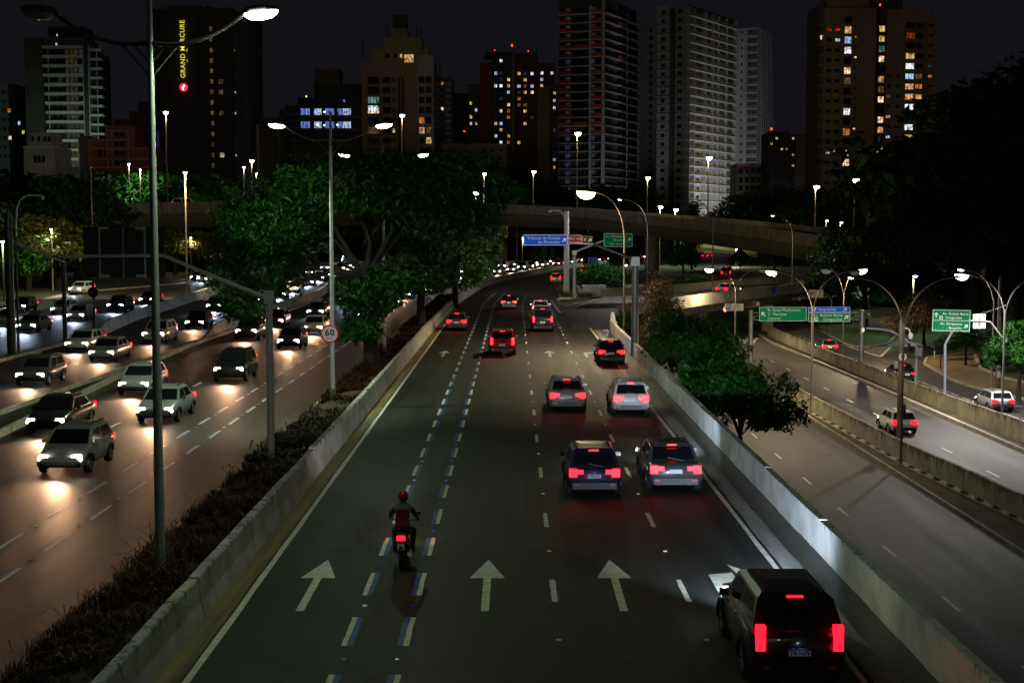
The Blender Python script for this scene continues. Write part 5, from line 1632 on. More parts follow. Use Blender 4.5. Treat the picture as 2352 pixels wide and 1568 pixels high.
class Bld:
    """a building whose local x runs along the facade seen from the road, y away from it"""
    def __init__(self, name, label, x0, x1, y, rz=0.0, zb=-0.1, cat='building'):
        a, c = D(x0, 527, y), D(x1, 527, y)
        self.y = y; self.x0 = a.x; self.x1 = c.x; self.w = c.x - a.x
        self.root = T(name, label, cat, (a.x, y, zb), rz)
        self.zb = zb
        self.s = y / FPX
    def X(self, px): return D(px, 527, self.y).x - self.x0
    def Z(self, py): return D(1176, py, self.y).z - self.zb
    def box(self, name, px0, px1, pyt, pyb, m, y0=0.0, depth=14.0):
        x0, x1 = self.X(px0), self.X(px1)
        z1 = self.Z(pyt); z0 = self.Z(pyb) if pyb is not None else 0.0
        return MB().box(((x0 + x1) / 2, y0 + depth / 2, (z0 + z1) / 2), (x1 - x0, depth, z1 - z0)).build(name, m, self.root)
    def lbox(self, name, x0, x1, y0, y1, z0, z1, m):
        return MB().box(((x0 + x1) / 2, (y0 + y1) / 2, (z0 + z1) / 2), (x1 - x0, y1 - y0, z1 - z0)).build(name, m, self.root)
    def win(self, px, py, wpx, hpx, lit=None, y0=0.0, mull=1):
        return link('window', window_me(round(wpx * self.s, 1), round(hpx * self.s, 1), lit, mull), self.root, (self.X(px), y0 - 0.02, self.Z(py)))
    def grid(self, cols, rows, wpx, hpx, lit={}, y0=0.0, mull=1, p=0.0, kinds=('warm',), seed=1, skip=()):
        rnd = random.Random(seed)
        for j, py in enumerate(rows):
            for i, px in enumerate(cols):
                if (i, j) in skip: continue
                k = lit.get((i, j))
                if k is None and rnd.random() < p: k = rnd.choice(kinds)
                self.win(px, py, wpx, hpx, k, y0, mull)
    def antenna(self, px, pyt, pyb, r=0.12, beacon=False, y0=5):
        MB().tube([(self.X(px), y0, self.Z(pyb) - .5), (self.X(px), y0, self.Z(pyt))], [r, r * .4], 6).build('antenna', M_DARKM, self.root)
        if beacon:
            MB().box((self.X(px), y0, self.Z(pyt)), (.5, .5, .6)).build('beacon', glow('beacon_red', (1, .05, .03), 4), self.root)

def rng_rows(a, b2, step):
    out = []
    while a < b2:
        out.append(a); a += step
    return out

W_DARK = mat('wall_dark', (0.06, 0.06, 0.062), .85, var=.3, vscale=.15)
W_BROWN = mat('wall_brown', (0.16, 0.125, 0.085), .85, var=.3, vscale=.15)
W_BEIGE = mat('wall_beige', (0.36, 0.27, 0.16), .85, var=.3, vscale=.15, stretch=(1, 1, .3))
W_GREY = mat('wall_grey', (0.20, 0.20, 0.21), .85, var=.3, vscale=.15)
W_PALE = mat('wall_pale', (0.42, 0.42, 0.43), .85, var=.35, vscale=.2, stretch=(1, 1, .3))
W_BRICK = mat('wall_brick', (0.15, 0.04, 0.02), .9, var=.35, vscale=.3)
W_BLUE = mat('wall_bluegrey', (0.10, 0.13, 0.18), .8, var=.3, vscale=.2)
SLAB = mat('slab_pale', (0.62, 0.66, 0.72), .7, var=.3, vscale=.3)
SLABC = mat('slab_concrete', (0.46, 0.44, 0.40), .85, var=.4, vscale=.4)
NET = mat('net_orange', (0.42, 0.075, 0.025), .9, var=.4, vscale=.6)
RAILY = mat('rail_yellow', (0.45, 0.36, 0.03), .7)
M_CURT = mat('curtain_wall', (0.02, 0.024, 0.03), .2, spec=.6)

# --- balcony tower
b = Bld('balcony_tower', 'balcony tower with stacked pale balcony slabs and dark side wall', 64, 201, 454)
b.box('wall', 64, 107, 86, None, W_DARK, 1.0, 18)
b.box('wall', 107, 201, 108, None, mat('recess_shade_wall', (.022, .025, .03), .7), 2.2, 18)  # shade of the balcony recess put into the wall colour
b.box('penthouse', 112, 193, 57, 84, W_DARK, 4, 12)
b.box('parapet', 106, 201, 84, 106, W_GREY, 1.8, 14)
b.box('fin', 201, 212, 104, 312, W_DARK, -.2, 16)
b.box('fin', 199.5, 201, 104, 312, SLAB, -.4, 16)
b.box('fin', 212, 214, 104, 312, SLAB, -.3, 16)
b.box('wall', 212, 228, 118, 380, W_DARK, 2.4, 14)
for k in range(13):
    y = 104.5 + 21.5 * k
    xe = 201 if k < 10 else 184
    b.box('balcony_slab', 106 + k * .8, xe, y, y + 6.5, SLAB, 0.0, 2.4)
    if k < 10:
        b.box('balcony_slab', 213, 241 + k * .3, y + 7, y + 12, SLAB, 0.3, 3.4)
        b.box('column', 229, 230.3, y + 12, y + 29, SLAB, .6, .5)
    b.box('column', 118, 119.3, y + 6.5, y + 21.5, SLAB, .5, .5)
    for i, px in enumerate((128, 142, 159, 168.5, 178, 189)):
        b.win(px, y + 13.6, 8.5 if i in (2, 3, 4) else 11, 12.5, 'dimmer' if i in (2, 3, 4) and random.random() < .9 else ('dimblue' if random.random() < .15 else None), 2.2, 0)
b.win(136, 101, 5, 9, 'cool', 1.8, 0); b.win(133.5, 77, 3.5, 6, 'peach', 4, 0)
b.win(136, 369, 9, 14, 'warm', 2.1, 1)
b.antenna(154, 25, 60, .15)
# --- low blocks at the picture's edge
b = Bld('low_apartment_block', 'low blue-grey block with few lit windows next to the balcony tower', -20, 63, 470)
b.box('wall', -20, 39, 192, None, W_BLUE, 0, 14); b.box('wall', 39, 63, 222, None, W_DARK, 2, 12)
b.grid((5, 17, 29), rng_rows(212, 380, 21), 8, 10, {(2, 2): 'orange', (2, 5): 'peach', (1, 4): None}, 0, 1, .04, ('dimblue',), 3)
b.grid((46, 55), rng_rows(240, 380, 21), 7, 10, {(0, 2): 'cool', (1, 3): 'yellow'}, 2, 1)
b = Bld('white_house', 'low white house with arched windows below the balcony tower', 59, 131, 330)
b.box('wall', 59, 131, 338, None, W_PALE, 0, 12); b.box('wall', 66, 117, 304, 338, W_PALE, 2, 8)
b.box('cornice', 58, 132, 336, 339, SLAB, -.25, 12.5)
for px in (85, 94.5, 104):
    x, z = b.X(px), b.Z(362)
    pts = [(-.36, -1.2), (.36, -1.2)] + [(.36 * math.cos(a), .36 * 1.2 * math.sin(a) + .1) for a in [i * PI / 8 for i in range(9)]]
    MB().add([(a, -.05, c) for a, c in pts] + [(a, .1, c) for a, c in pts], [tuple(range(len(pts)))]).build('arched_window', GLASS, b.root, (x, -.02, z))
b.grid((74, 88, 102, 112), (318,), 7, 12, {}, 2, 0)
# --- orange brick building
b = Bld('brick_building', 'low orange brick building with pale concrete frame beside the dark hotel', 186, 354, 380)
W_OR = mat('wall_orange', (.40, .115, .05), .9, var=.35, vscale=.4)
b.box('wall', 209, 248, 318, None, W_OR, .6, 12); b.box('wall', 248, 309, 288, None, W_OR, 0, 12); b.box('wall', 309, 354, 338, None, W_OR, .6, 12)
b.box('roof_block', 262, 302, 272, 290, W_DARK, 2, 6); b.box('wall', 186, 209, 314, None, W_GREY, .5, 10)
for py in (299, 321, 340, 364, 384):
    b.box('floor_beam', 209 if py > 315 else 249, 354 if py > 339 else 309, py, py + 2.4, SLABC, -.12, .4)
for px in (208.5, 249, 261, 298, 310):
    b.box('column', px, px + 1.8, 290 if 240 < px < 311 else 320, 384, SLABC, -.14, .3)
b.grid((272, 286), (310, 330, 352, 374), 12, 12, {}, 0, 1); b.grid((232, 244), (352,), 9, 16, {}, .6, 0); b.grid((292,), (350,), 8, 7, {}, 0, 0)
b = Bld('apartment_block', 'plain dark apartment block rising behind the orange brick building', 302, 354, 420)
b.box('wall', 302, 354, 255, None, W_BROWN, 0, 14); b.box('roof_block', 318, 353, 232, 255, W_BROWN, 3, 8)
b.grid((311, 321, 331, 341), rng_rows(266, 380, 14), 4, 6, {(1, 5): 'white'}, 0, 0)
# --- hotel
b = Bld('hotel_tower', 'huge dark hotel tower with a vertical lit sign and blue strip of light', 353, 574, 408)
b.box('wall', 353, 392, 20, None, W_DARK, 0, 24); b.box('wall', 392, 470, 12, None, W_DARK, .6, 24); b.box('wall', 470, 540, 18, None, W_DARK, 0, 24); b.box('wall', 540, 574, 27, None, mat('wall_darkgrey', (.09, .095, .10), .8), .8, 24)
b.box('roof_block', 408, 424, 7, 14, W_DARK, 4, 5); b.box('roof_block', 474, 486, 11, 19, W_DARK, 3, 4)
for px in (371, 379, 386, 470, 500):
    b.box('fin', px, px + 1.4, 20, 397, mat('fin_dark', (.03, .03, .04), .6), -.35, .5)
b.box('blue_light_strip', 363.5, 370, 300, 378, glow('led_blue', (.03, .02, .6), .055), -.03, .1); b.box('blue_light_strip', 382, 386, 330, 378, glow('led_blue2', (.03, .02, .6), .04), -.03, .1)
rows = rng_rows(67, 400, 24.1)
b.grid((492,), rows, 8, 11, {(0, j): 'dim' for j in range(14)}, 0, 1)
b.grid((464,), rows, 14, 12, {}, .55, 2); b.grid((513,), rows, 11, 11, {(0, 12): 'peach', (0, 5): 'dim', (0, 6): 'dim', (0, 8): 'dim'}, 0, 1)
b.grid((527,), rows, 9, 11, {}, 0, 1); b.grid((544, ), rows, 3.2, 6, {(0, 6): 'cool', (0, 8): 'cool', (0, 12): 'cool', (0, 2): 'dim'}, .78, 0)
b.grid((435.5,), rows, 5, 7, {(0, 2): 'orange', (0, 3): 'warm'}, .58, 0); b.grid((558,), rows, 8, 10, {}, .78, 1)
for (a, c) in ((376, 14), (384, 13)): b.antenna(a, 3, 22)
sg = T('hotel_sign', 'vertical yellow lit hotel sign with a round red and white emblem below the letters', 'lit sign', D(420.5, 128, 408))
so = Vector(sg.location)
sg.location.y -= 0.0
txt = 'GRAND MERCURE'
M_YEL = glow('neon_yellow', (1.0, .86, .10), .8)
zs = D(420, 180, 408).z - so.z; ze = D(420, 48, 408).z - so.z
me = text_mesh(txt, 1.9, 'LEFT', 1.0, .01)
wd = max(v.co.x for v in me.vertices) - min(v.co.x for v in me.vertices)
sc = (ze - zs) / wd
lo = link('lettering', me, sg, (0.0, -.25, zs), rot=(PI / 2, -PI / 2, 0)); me.materials.append(M_YEL)
lo.scale = (sc, 1.0, 1)
pz = D(420, 201, 408).z - so.z
MB().disc((0, 0, pz), 1.15, -.3, 0.1, 28).build('emblem', glow('neon_red', (1.0, .04, .10), .9), sg)
MB().add([(-.25, -.34, pz - .8), (.1, -.34, pz - .8), (.05, -.34, pz), (.45, -.34, pz + .2), (.15, -.34, pz + .85), (-.05, -.34, pz + .2), (-.5, -.34, pz + .1)], [(0, 1, 2, 5, 6), (2, 3, 4, 5)]).build('emblem_figure', glow('neon_white', (1, .95, .85), 2.0), sg)
# --- block with pale narrow strip and grid windows
b = Bld('apartment_block', 'grid-windowed dark block with a narrow pale strip beside the hotel', 575, 645, 420)
b.box('wall', 575, 598, 285, None, W_PALE, 0, 12); b.box('wall', 598, 645, 268, None, W_BROWN, .6, 12)
b.grid((586,), rng_rows(294, 400, 15), 9, 6, {(0, 0): 'orange'}, 0, 1); b.grid((612, 623, 634), rng_rows(291, 410, 13.6), 6.5, 9, {}, .6, 0)
b = Bld('apartment_block', 'stepped blue-grey block between the grid-windowed block and the blue-lit offices', 645, 695, 450)
b.box('wall', 645, 695, 250, None, W_BLUE, 0, 14); b.box('wall', 656, 682, 240, 250, W_BLUE, 2, 8); b.box('dome', 684, 714, 222, 250, W_DARK, 3, 9)
for k in range(9): b.box('balcony_slab', 652, 690, 262 + 15 * k, 264.5 + 15 * k, W_PALE, -.6, .8)
b.antenna(700, 217, 226); b.lbox('beacon', b.X(699.5), b.X(701.5), 6, 6.3, b.Z(219.5), b.Z(216), glow('beacon_warm', (1, .7, .3), 3))
# --- blue-lit offices
b = Bld('office_block', 'dark office block with two rows of blue-lit windows', 690, 833, 430)
b.box('wall', 690, 833, 238, None, W_DARK, 0, 16); b.box('wall', 722, 825, 190, 238, W_DARK, 3, 12); b.box('wall', 722, 778, 154, 190, W_BROWN, 5, 9)
for py in (257, 287):
    for i, px in enumerate((704.5, 733, 760, 783.5, 799)):
        w = (22, 18, 22, 12, 20)[i]
        b.win(px, py, w, 16, 'blue' if (i + py) % 3 else 'cool', -.02, 3)
    b.box('floor_beam', 690, 833, py + 9.5, py + 13, W_GREY, -.3, .5)
b.win(793, 232, 5, 7, 'blue', 0, 0)
for px, py in ((748.5, 257.5), (732, 287), (777.5, 287), (761, 259), (748, 288)):
    b.lbox('ceiling_lamp', b.X(px) - .22, b.X(px) + .22, -.14, -.08, b.Z(py) - .22, b.Z(py) + .22, glow('office_lamp', (.75, .85, 1), 5))
b.grid((712, 740, 768, 796), (312, 330), 16, 10, {}, 0, 2)
b.antenna(782, 139, 192)
# --- stepped tower
b = Bld('stepped_tower', 'stepped beige tower with crown of masts and lit upper windows', 833, 996, 425)
b.box('wall', 833, 960, 144, None, W_BEIGE, 0, 16); b.box('wall', 855, 986, 112, 144, W_BEIGE, 1, 14); b.box('wall', 884, 969, 84, 112, W_BEIGE, 2, 12); b.box('wall', 902, 936, 62, 84, W_BEIGE, 3, 8)
b.box('wall', 960, 998, 128, None, W_PALE, -.6, 14); b.box('penthouse', 902, 934, 30, 62, W_DARK, 4, 6)
b.box('fin', 917, 921, 178, 360, W_DARK, -.5, .6); b.box('fin', 925, 929, 178, 360, W_DARK, -.5, .6)
rows = rng_rows(184, 350, 23.2)
b.grid((860,), rows, 26, 15, {(0, 2): 'teal', (0, 3): 'peach', (0, 0): None, (0, 5): 'dim'}, 0, 3); b.grid((890,), rows, 20, 14, {}, 0, 2); b.grid((906,), rows, 6, 11, {(0, 5): 'peach'}, 0, 1)
b.win(859, 249, 24, 13, 'white', -.02, 3); b.win(858, 299, 20, 10, 'dim', -.02, 2)
b.grid((970.5, 986), rows, 13, 15, {(0, 4): 'orange', (0, 5): 'warm', (1, 6): 'yellow', (1, 5): 'dim'}, -.6, 1)
for py in rows:
    b.box('balcony_slab', 962, 998, py + 8.5, py + 11.5, W_PALE, -1.5, 1.0); b.box('balcony_slab', 845, 876, py + 8.5, py + 11, W_BROWN, -.9, 1.0)
b.win(888, 153, 16, 15, 'cool', .98, 1); b.win(905.5, 154, 5, 15, 'white', .98, 0); b.win(922.5, 155, 7, 13, 'warm', .98, 1); b.win(944, 156, 24, 13, 'peach', .98, 4); b.win(962, 157, 4, 12, 'warm', .98, 0)
b.win(923, 128, 7, 10, 'warm', 1.0, 1); b.win(941, 134, 22, 20, 'warm', .95, 4); b.win(892, 127, 12, 11, None, 1, 1); b.win(910, 127, 9, 11, None, 1, 0); b.win(974, 134, 8, 10, None, 1, 0)
for px, t in ((886, 50), (892, 58), (908, 28), (918, 24), (957, 52), (966, 55), (832, 128)): b.antenna(px, t, 86, .2)
b = Bld('slim_tower', 'slim dark tower with white balcony edges right behind the stepped tower', 998, 1040, 440)
b.box('wall', 998, 1040, 178, None, W_BLUE, 0, 14)
for k in range(13):
    b.box('balcony_slab', 998, 1010, 190 + 14.5 * k, 195 + 14.5 * k, W_PALE, -.5, .7); b.box('balcony_slab', 1024, 1036, 190 + 14.5 * k, 195 + 14.5 * k, W_PALE, -.5, .7)
    b.win(1017, 192 + 14.5 * k, 7, 8, {0: 'orange', 4: 'peach'}.get(k), 0, 0)
for px in (1002, 1010): b.antenna(px, 142, 180, .25)
b = Bld('apartment_block', 'dim grey apartment block left of the red brick tower', 1040, 1106, 480)
b.box('wall', 1040, 1074, 214, None, W_BROWN, 0, 14); b.box('wall', 1074, 1106, 197, None, W_GREY, .5, 14); b.box('roof_block', 1074, 1102, 192, 200, W_DARK, 3, 6)
b.grid((1050, 1061), rng_rows(230, 340, 15), 6, 8, {}, 0, 1); b.grid((1082, 1094), rng_rows(222, 330, 15.4), 6, 8, {(0, 1): 'yellow', (1, 2): 'cool', (0, 3): 'peach', (0, 4): 'cool', (1, 4): 'warm', (0, 5): None}, .5, 1)
b.lbox('beacon', b.X(1067) - .3, b.X(1067) + .3, -.2, 0, b.Z(303), b.Z(301), glow('beacon_red', (1, .05, .03), 4))
b = Bld('low_block', 'low pale parapet building below the red brick tower', 1015, 1165, 385)
b.box('wall', 1015, 1165, 330, None, W_BROWN, 0, 14)
b.grid((1110, 1130, 1150), (346, 364), 9, 9, {}, 0, 1)
# --- red brick tower
b = Bld('brick_tower', 'red brick apartment tower with dozens of scattered lit windows', 1103, 1276, 450)
b.box('wall', 1103, 1128, 146, None, W_BRICK, -1, 18); b.box('wall', 1128, 1178, 128, None, W_DARK, 0, 18); b.box('wall', 1178, 1236, 130, None, W_BRICK, .8, 18); b.box('wall', 1236, 1274, 145, None, W_BRICK, 0, 16)
b.box('roof_block', 1112, 1176, 117, 128, W_DARK, 3, 8); b.box('roof_block', 1182, 1234, 120, 130, W_DARK, 3, 8)
b.box('column', 1176, 1182, 112, 352, W_GREY, -1.2, 1.6)
rows = rng_rows(140, 340, 14.4)
lit = {(1, 0): 'white', (0, 2): 'cool', (1, 2): 'dimblue', (0, 4): 'white', (1, 4): 'white', (2, 3): 'peach', (2, 4): 'warm', (2, 5): 'cool', (1, 6): 'dimblue', (2, 8): 'orange', (2, 7): 'peach', (1, 8): 'peach', (2, 9): 'orange', (1, 10): 'cool', (1, 11): 'warm', (0, 12): 'cool', (2, 12): 'warm', (2, 13): 'orange', (1, 13): 'white', (1, 3): 'dimblue'}
b.grid((1139, 1151, 1168), rows, 7, 8, lit, -.02, 1, .06, ('dimblue', 'warm'), 8)
lit2 = {(0, 2): 'warm', (1, 3): 'yellow', (0, 4): 'cool', (2, 2): 'white', (1, 5): 'warm', (2, 5): 'peach', (0, 6): 'orange', (1, 8): 'yellow', (2, 4): 'cool', (0, 13): 'warm'}
b.grid((1192, 1206, 1222), rows, 8, 8, lit2, .78, 1, .12, ('warm', 'dim', 'cool', 'dimblue'), 5)
b.grid((1244, 1256, 1267), rng_rows(154, 300, 14.4), 7, 8, {(0, 1): 'white', (0, 2): 'cool', (0, 3): 'warm'}, -.02, 1, .12, ('warm', 'cool'), 6)
for px, t in ((1118, 96), (1176, 100), (1224, 100), (1233, 104)): b.antenna(px, t, 120, .18, px in (1176,))
b.lbox('beacon', b.X(1135.5), b.X(1137), 5, 5.3, b.Z(112.5), b.Z(110), glow('beacon_red', (1, .05, .03), 4)); b.lbox('beacon', b.X(1212.5), b.X(1214), 5, 5.3, b.Z(114.5), b.Z(112), glow('beacon_red', (1, .05, .03), 4))
b = Bld('apartment_block', 'narrow dark block squeezed in front of the red brick tower beside the net-hung tower', 1233, 1280, 425)
b.box('wall', 1233, 1262, 200, None, W_BROWN, 0, 12); b.box('wall', 1262, 1282, 192, None, W_DARK, .5, 12)
b.grid((1273,), rng_rows(214, 400, 17), 7, 8, {(0, 0): 'yellow', (0, 1): 'cool', (0, 2): 'white', (0, 5): 'dimblue', (0, 9): 'cool', (0, 10): 'orange', (0, 11): 'dimblue'}, .5, 1)
b = Bld('event_canopy', 'low canopy lit in blue and violet behind the viaduct', 1098, 1190, 350, cat='canopy')
b.lbox('canopy_roof', b.X(1098), b.X(1188), 0, 8, b.Z(452), b.Z(446), glow('canopy_violet', (.20, .18, .85), .20)); b.lbox('canopy_wall', b.X(1165), b.X(1190), -.5, 0, b.Z(466), b.Z(449), glow('canopy_blue', (.25, .35, 1.0), .5))
b.lbox('column', b.X(1100), b.X(1102), 0, .3, 0, b.Z(452), W_GREY); b.lbox('column', b.X(1186), b.X(1188), 0, .3, 0, b.Z(452), W_GREY)
b.lbox('lamp', b.X(1148), b.X(1158), -.5, -.3, b.Z(447), b.Z(445), glow('canopy_lamp', (1, .95, .8), 6)); b.lbox('lamp', b.X(1178), b.X(1186), -.8, -.55, b.Z(463), b.Z(458), glow('canopy_lamp2', (.7, .85, 1), 5))

# --- towers seen on the corner
class Corner(Bld):
    def __init__(self, name, label, x0, xc, x1, y, a):
        c = D(xc, 527, y)
        self.root = T(name, label, 'building', (c.x, y, -.1), -a)
        self.y = y; self.zb = -.1; self.s = y / FPX
        u0, u1 = (x0 - 1180) / FPX, (x1 - 1180) / FPX
        self.L1 = (c.x - u0 * y) / (math.cos(a) + u0 * math.sin(a))
        self.L2 = (u1 * y - c.x) / (math.sin(a) - u1 * math.cos(a))
    def wl(self, t, z, w, h, lit=None, mull=1, rec=0.0):       # left face, t metres from the corner
        return link('window', window_me(round(w, 1), round(h, 1), lit, mull), self.root, (-t, -.02 + rec, z))
    def wr(self, t, z, w, h, lit=None, mull=1, rec=0.0):
        return link('window', window_me(round(w, 1), round(h, 1), lit, mull), self.root, (.02 - rec, t, z), PI / 2)
# net-hung construction tower
c = Corner('construction_tower', 'unfinished tower with orange safety nets on its balconies', 1281, 1385, 1463, 500, R(24))
fh = 2.97
top = c.Z(-8)
nf = int(top / fh)
L1, L2 = c.L1, c.L2
MB().box((-L1 / 2 - .2, 9, top / 2), (L1 - .4, 16.4, top)).build('wall', W_DARK, c.root)
MB().box((-2.2, L2 / 2 + 2, top / 2), (2.4, L2 - 4, top)).build('wall', W_DARK, c.root)
MB().box((-.2, .0, (top + 6) / 2), (1.0, 1.0, top + 6)).build('corner_column', W_PALE, c.root)
net_l = MB().box((0, 0, 0), (L1 * .30, .08, 1.25)).mesh('safety_net', NET); net_s = MB().box((0, 0, 0), (L1 * .26, .08, 1.25)).mesh('safety_net', NET)
net_r = MB().box((0, 0, 0), (.08, L2 * .3, 1.25)).mesh('safety_net', NET)
for k in range(nf):
    z = k * fh
    MB().box((-L1 / 2, .2, z), (L1, 1.4, .28)).build('floor_slab', SLABC, c.root)
    MB().box((.1, L2 / 2, z), (2.4, L2, .28)).build('floor_slab', SLABC, c.root)
    if k > nf - 16 and k % 9 != 4:
        link('safety_net', net_l, c.root, (-L1 * .84, -.48, z + .75)); link('safety_net', net_s, c.root, (-L1 * .14, -.48, z + .75))
        if k % 9 == 6: link('safety_net', net_l, c.root, (-L1 * .5, -.48, z + .75))
    if k in (nf - 6, 2, 3, 5, 1, nf - 2): link('safety_net', net_r, c.root, (1.2, L2 * (.45 if k % 2 else .8), z + .75))
    for t in (.10, .26, .52, .80, .94):
        c.wl(L1 * t, z + 1.55, 1.9 if t != .52 else 3.2, 1.7, 'dimblue' if (t in (.26, .80) and k > 5) else None, 1, .78)
    for t in (.3, .55): c.wr(L2 * t, z + 1.5, 2.6, 2.1, None, 1, 1.0)
    MB().box((.6, L2 * .62, z + 1.5), (.35, .5, fh - .3)).build('column', W_PALE, c.root)
    MB().box((.6, L2 * .97, z + 1.5), (.35, .5, fh - .3)).build('column', W_PALE, c.root)
    MB().box((-L1 * .29, -.35, z + 1.5), (.9, .25, fh - .3)).build('column', W_PALE, c.root)
# far grey block between
b = Bld('apartment_block', 'blank dim grey block between the two construction towers', 1463, 1512, 560)
b.box('wall', 1463, 1512, 56, None, W_GREY, 0, 16)
b.grid((1492,), rng_rows(72, 470, 17.2), 8, 9, {}, 0, 1)
# bright construction tower
c = Corner('construction_tower', 'unfinished tower whose open balcony side is floodlit white', 1505, 1571, 1676, 505, R(31))
top = c.Z(15.5); nf = int(top / 3.0); fh = top / nf
L1, L2 = c.L1, c.L2
W_CONC = mat('wall_concrete', (.33, .32, .30), .9, var=.35, vscale=.3)
MB().box((-L1 / 2, L2 / 2 + .1, top / 2), (L1, L2 - .2, top)).build('wall', W_CONC, c.root)
MB().box((-L1 / 2, L2 / 2, top + .4), (L1 + .6, L2 + .6, .8)).build('roof', W_CONC, c.root)
MB().box((-L1 * .45, -.15, top / 2), (L1 * .18, .3, top)).build('dark_shaft', W_DARK, c.root)
door = MB().box((0, 0, 0), (.12, 1.1, 2.2)).mesh('door_panel', mat('panel_white', (.72, .72, .72), .7))
rail = MB().box((0, 0, 0), (.06, L2, .10)).mesh('railing', RAILY)
dk = MB().box((0, 0, 0), (.1, 2.2, 1.9)).mesh('opening', GLASS)
colm = MB().box((0, 0, 0), (1.7, .35, fh - .26)).mesh('partition', W_PALE)
for k in range(nf):
    z = k * fh
    MB().box((.9, L2 / 2, z), (2.2, L2 + .4, .26)).build('floor_slab', mat('slab_white', (.62, .62, .60), .8, var=.3, vscale=.5), c.root)
    MB().box((-L1 / 2, -.1, z), (L1, .4, .16)).build('floor_slab', SLABC, c.root)
    link('railing', rail, c.root, (1.95, L2 / 2, z + .55)); link('railing', rail, c.root, (1.95, L2 / 2, z + 1.0))
    for t in (.06, .16, .76, .84): link('door_panel', door, c.root, (.08, L2 * t, z + 1.25))
    for t in (.27, .40, .56, .68, .93): link('opening', dk, c.root, (.06, L2 * t, z + 1.2))
    for t in (.01, .11, .34, .5, .62, .80, .99): link('partition', colm, c.root, (.85, L2 * t, z + fh / 2))
    for t in (.2, .78): c.wl(L1 * t, z + 1.6, 1.6, 1.3, None, 1)
# unseen fill lamps added between the towers to brighten their faces
for (x, y, z, tg, e, ang, lab) in ((88, 493, 7.5, (80, 545, 40), 42000, 120, 'added floodlight between the floodlit tower and the netted one'),
                              (45, 466, 8, (27, 510, 44), 11000, 74, 'added floodlight at the foot of the net-hung tower'),
                              (79, 430, 7, (81, 470, 14), 1500, 120, 'added floodlight before the low unfinished block')):
    r_ = T('fill_light', lab, 'fill_light', (x, y, 0))
    MB().tube([(0, 0, 0), (0, 0, z)], .1, 8).build('pole', M_GALVD, r_)
    MB().box((0, -.2, z), (.9, .3, .7)).build('lamp_head', M_GALVD, r_)
    d = (Vector(tg) - Vector((x, y, z))).normalized()
    lamp('SPOT', (0, .3, z + .2), e, (.95, .95, 1.0), r_, .4, ang, .6, d.to_track_quat('-Z', 'Y').to_euler())
# scaffold-wrapped tower
c = Corner('scaffold_tower', 'pale tower wrapped in hanging netting and scaffold cables', 1676, 1735, 1764, 560, R(24))
top = c.Z(64); L1, L2 = c.L1, c.L2; nf = int(top / 3.0); fh = top / nf
MB().box((-L1 / 2, L2 / 2, top / 2), (L1, L2, top)).build('wall', W_PALE, c.root)
MB().box((-L1 * .93, -.3, top * .5), (L1 * .14, .8, top)).build('dark_shaft', W_DARK, c.root)
for k in range(nf):
    z = k * fh
    MB().box((-L1 * .2, -.35, z), (L1 * .4, .8, .2)).build('floor_slab', SLABC, c.root)
    for t in (.1, .3): c.wl(L1 * t, z + 1.6, 2.0, 1.6, None, 1)
    c.wl(L1 * .62, z + 1.6, .7, .9, None, 0)
    c.wl(L1 * .93, z + 1.6, 1.3, 1.6, 'cool' if k in (nf - 3, nf - 5, nf - 8, nf - 9, nf - 10) else None, 0, -.72)
    for t in (.3, .7): c.wr(L2 * t, z + 1.5, 1.6, 1.5, None, 1)
netm = mat('net_white', (.42, .43, .46), .8)
for i in range(9):
    x = -L1 * .5 + i * L1 * .075
    MB().tube([(x, -.9, top + .5), (x + 2.0, -2.6, top * .6), (x + 4.0 + i * .5, -4.0 - i * .3, 2)], .07, 5).build('scaffold_cable', netm, c.root)
for i in range(6):
    MB().tube([(.6, L2 * (.1 + .15 * i), top), (2.4 + .4 * i, L2 * (.1 + .15 * i) - 3, 2)], .07, 5).build('scaffold_cable', netm, c.root)
b = Bld('construction_block', 'low unfinished block with a red banner below the scaffold-wrapped tower', 1690, 1752, 470)
b.box('wall', 1690, 1748, 376, None, W_PALE, 0, 14)
for py in (376, 402, 422, 440): b.box('floor_slab', 1688, 1751, py, py + 3, SLAB, -.7, 1.0)
b.grid((1700, 1714, 1728, 1741), (391, 413, 432), 9, 12, {}, -.02, 1)
b.box('red_banner', 1699, 1718, 384, 391, mat('banner', (.5, .05, .03), .8), -.1, .08); b.box('red_tarpaulin', 1706, 1742, 441, 446, mat('banner', (.5, .05, .03), .8), -1.2, .4)
# low dark block
b = Bld('low_apartment_block', 'low dark block with small orange windows left of the tall apartment tower', 1764, 1866, 440)
b.box('wall', 1764, 1812, 303, None, W_DARK, 0, 14); b.box('wall', 1812, 1864, 309, None, W_DARK, .8, 14); b.box('wall', 1826, 1847, 312, None, W_GREY, .3, .6)
rows = rng_rows(318, 425, 12.4)
b.grid((1769, 1781, 1793, 1804), rows, 7, 6, {(1, 0): 'peach', (0, 1): 'warm', (2, 2): 'warm', (3, 2): 'orange'}, -.02, 1, .06, ('orange',), 4)
b.grid((1820, 1850, 1858), rows, 6, 6, {(0, 0): 'peach', (0, 3): 'warm', (1, 3): 'yellow', (2, 3): 'yellow', (1, 5): 'warm', (0, 5): 'yellow', (1, 7): 'warm'}, .7, 1)
b.antenna(1775, 294, 305, .1, True)
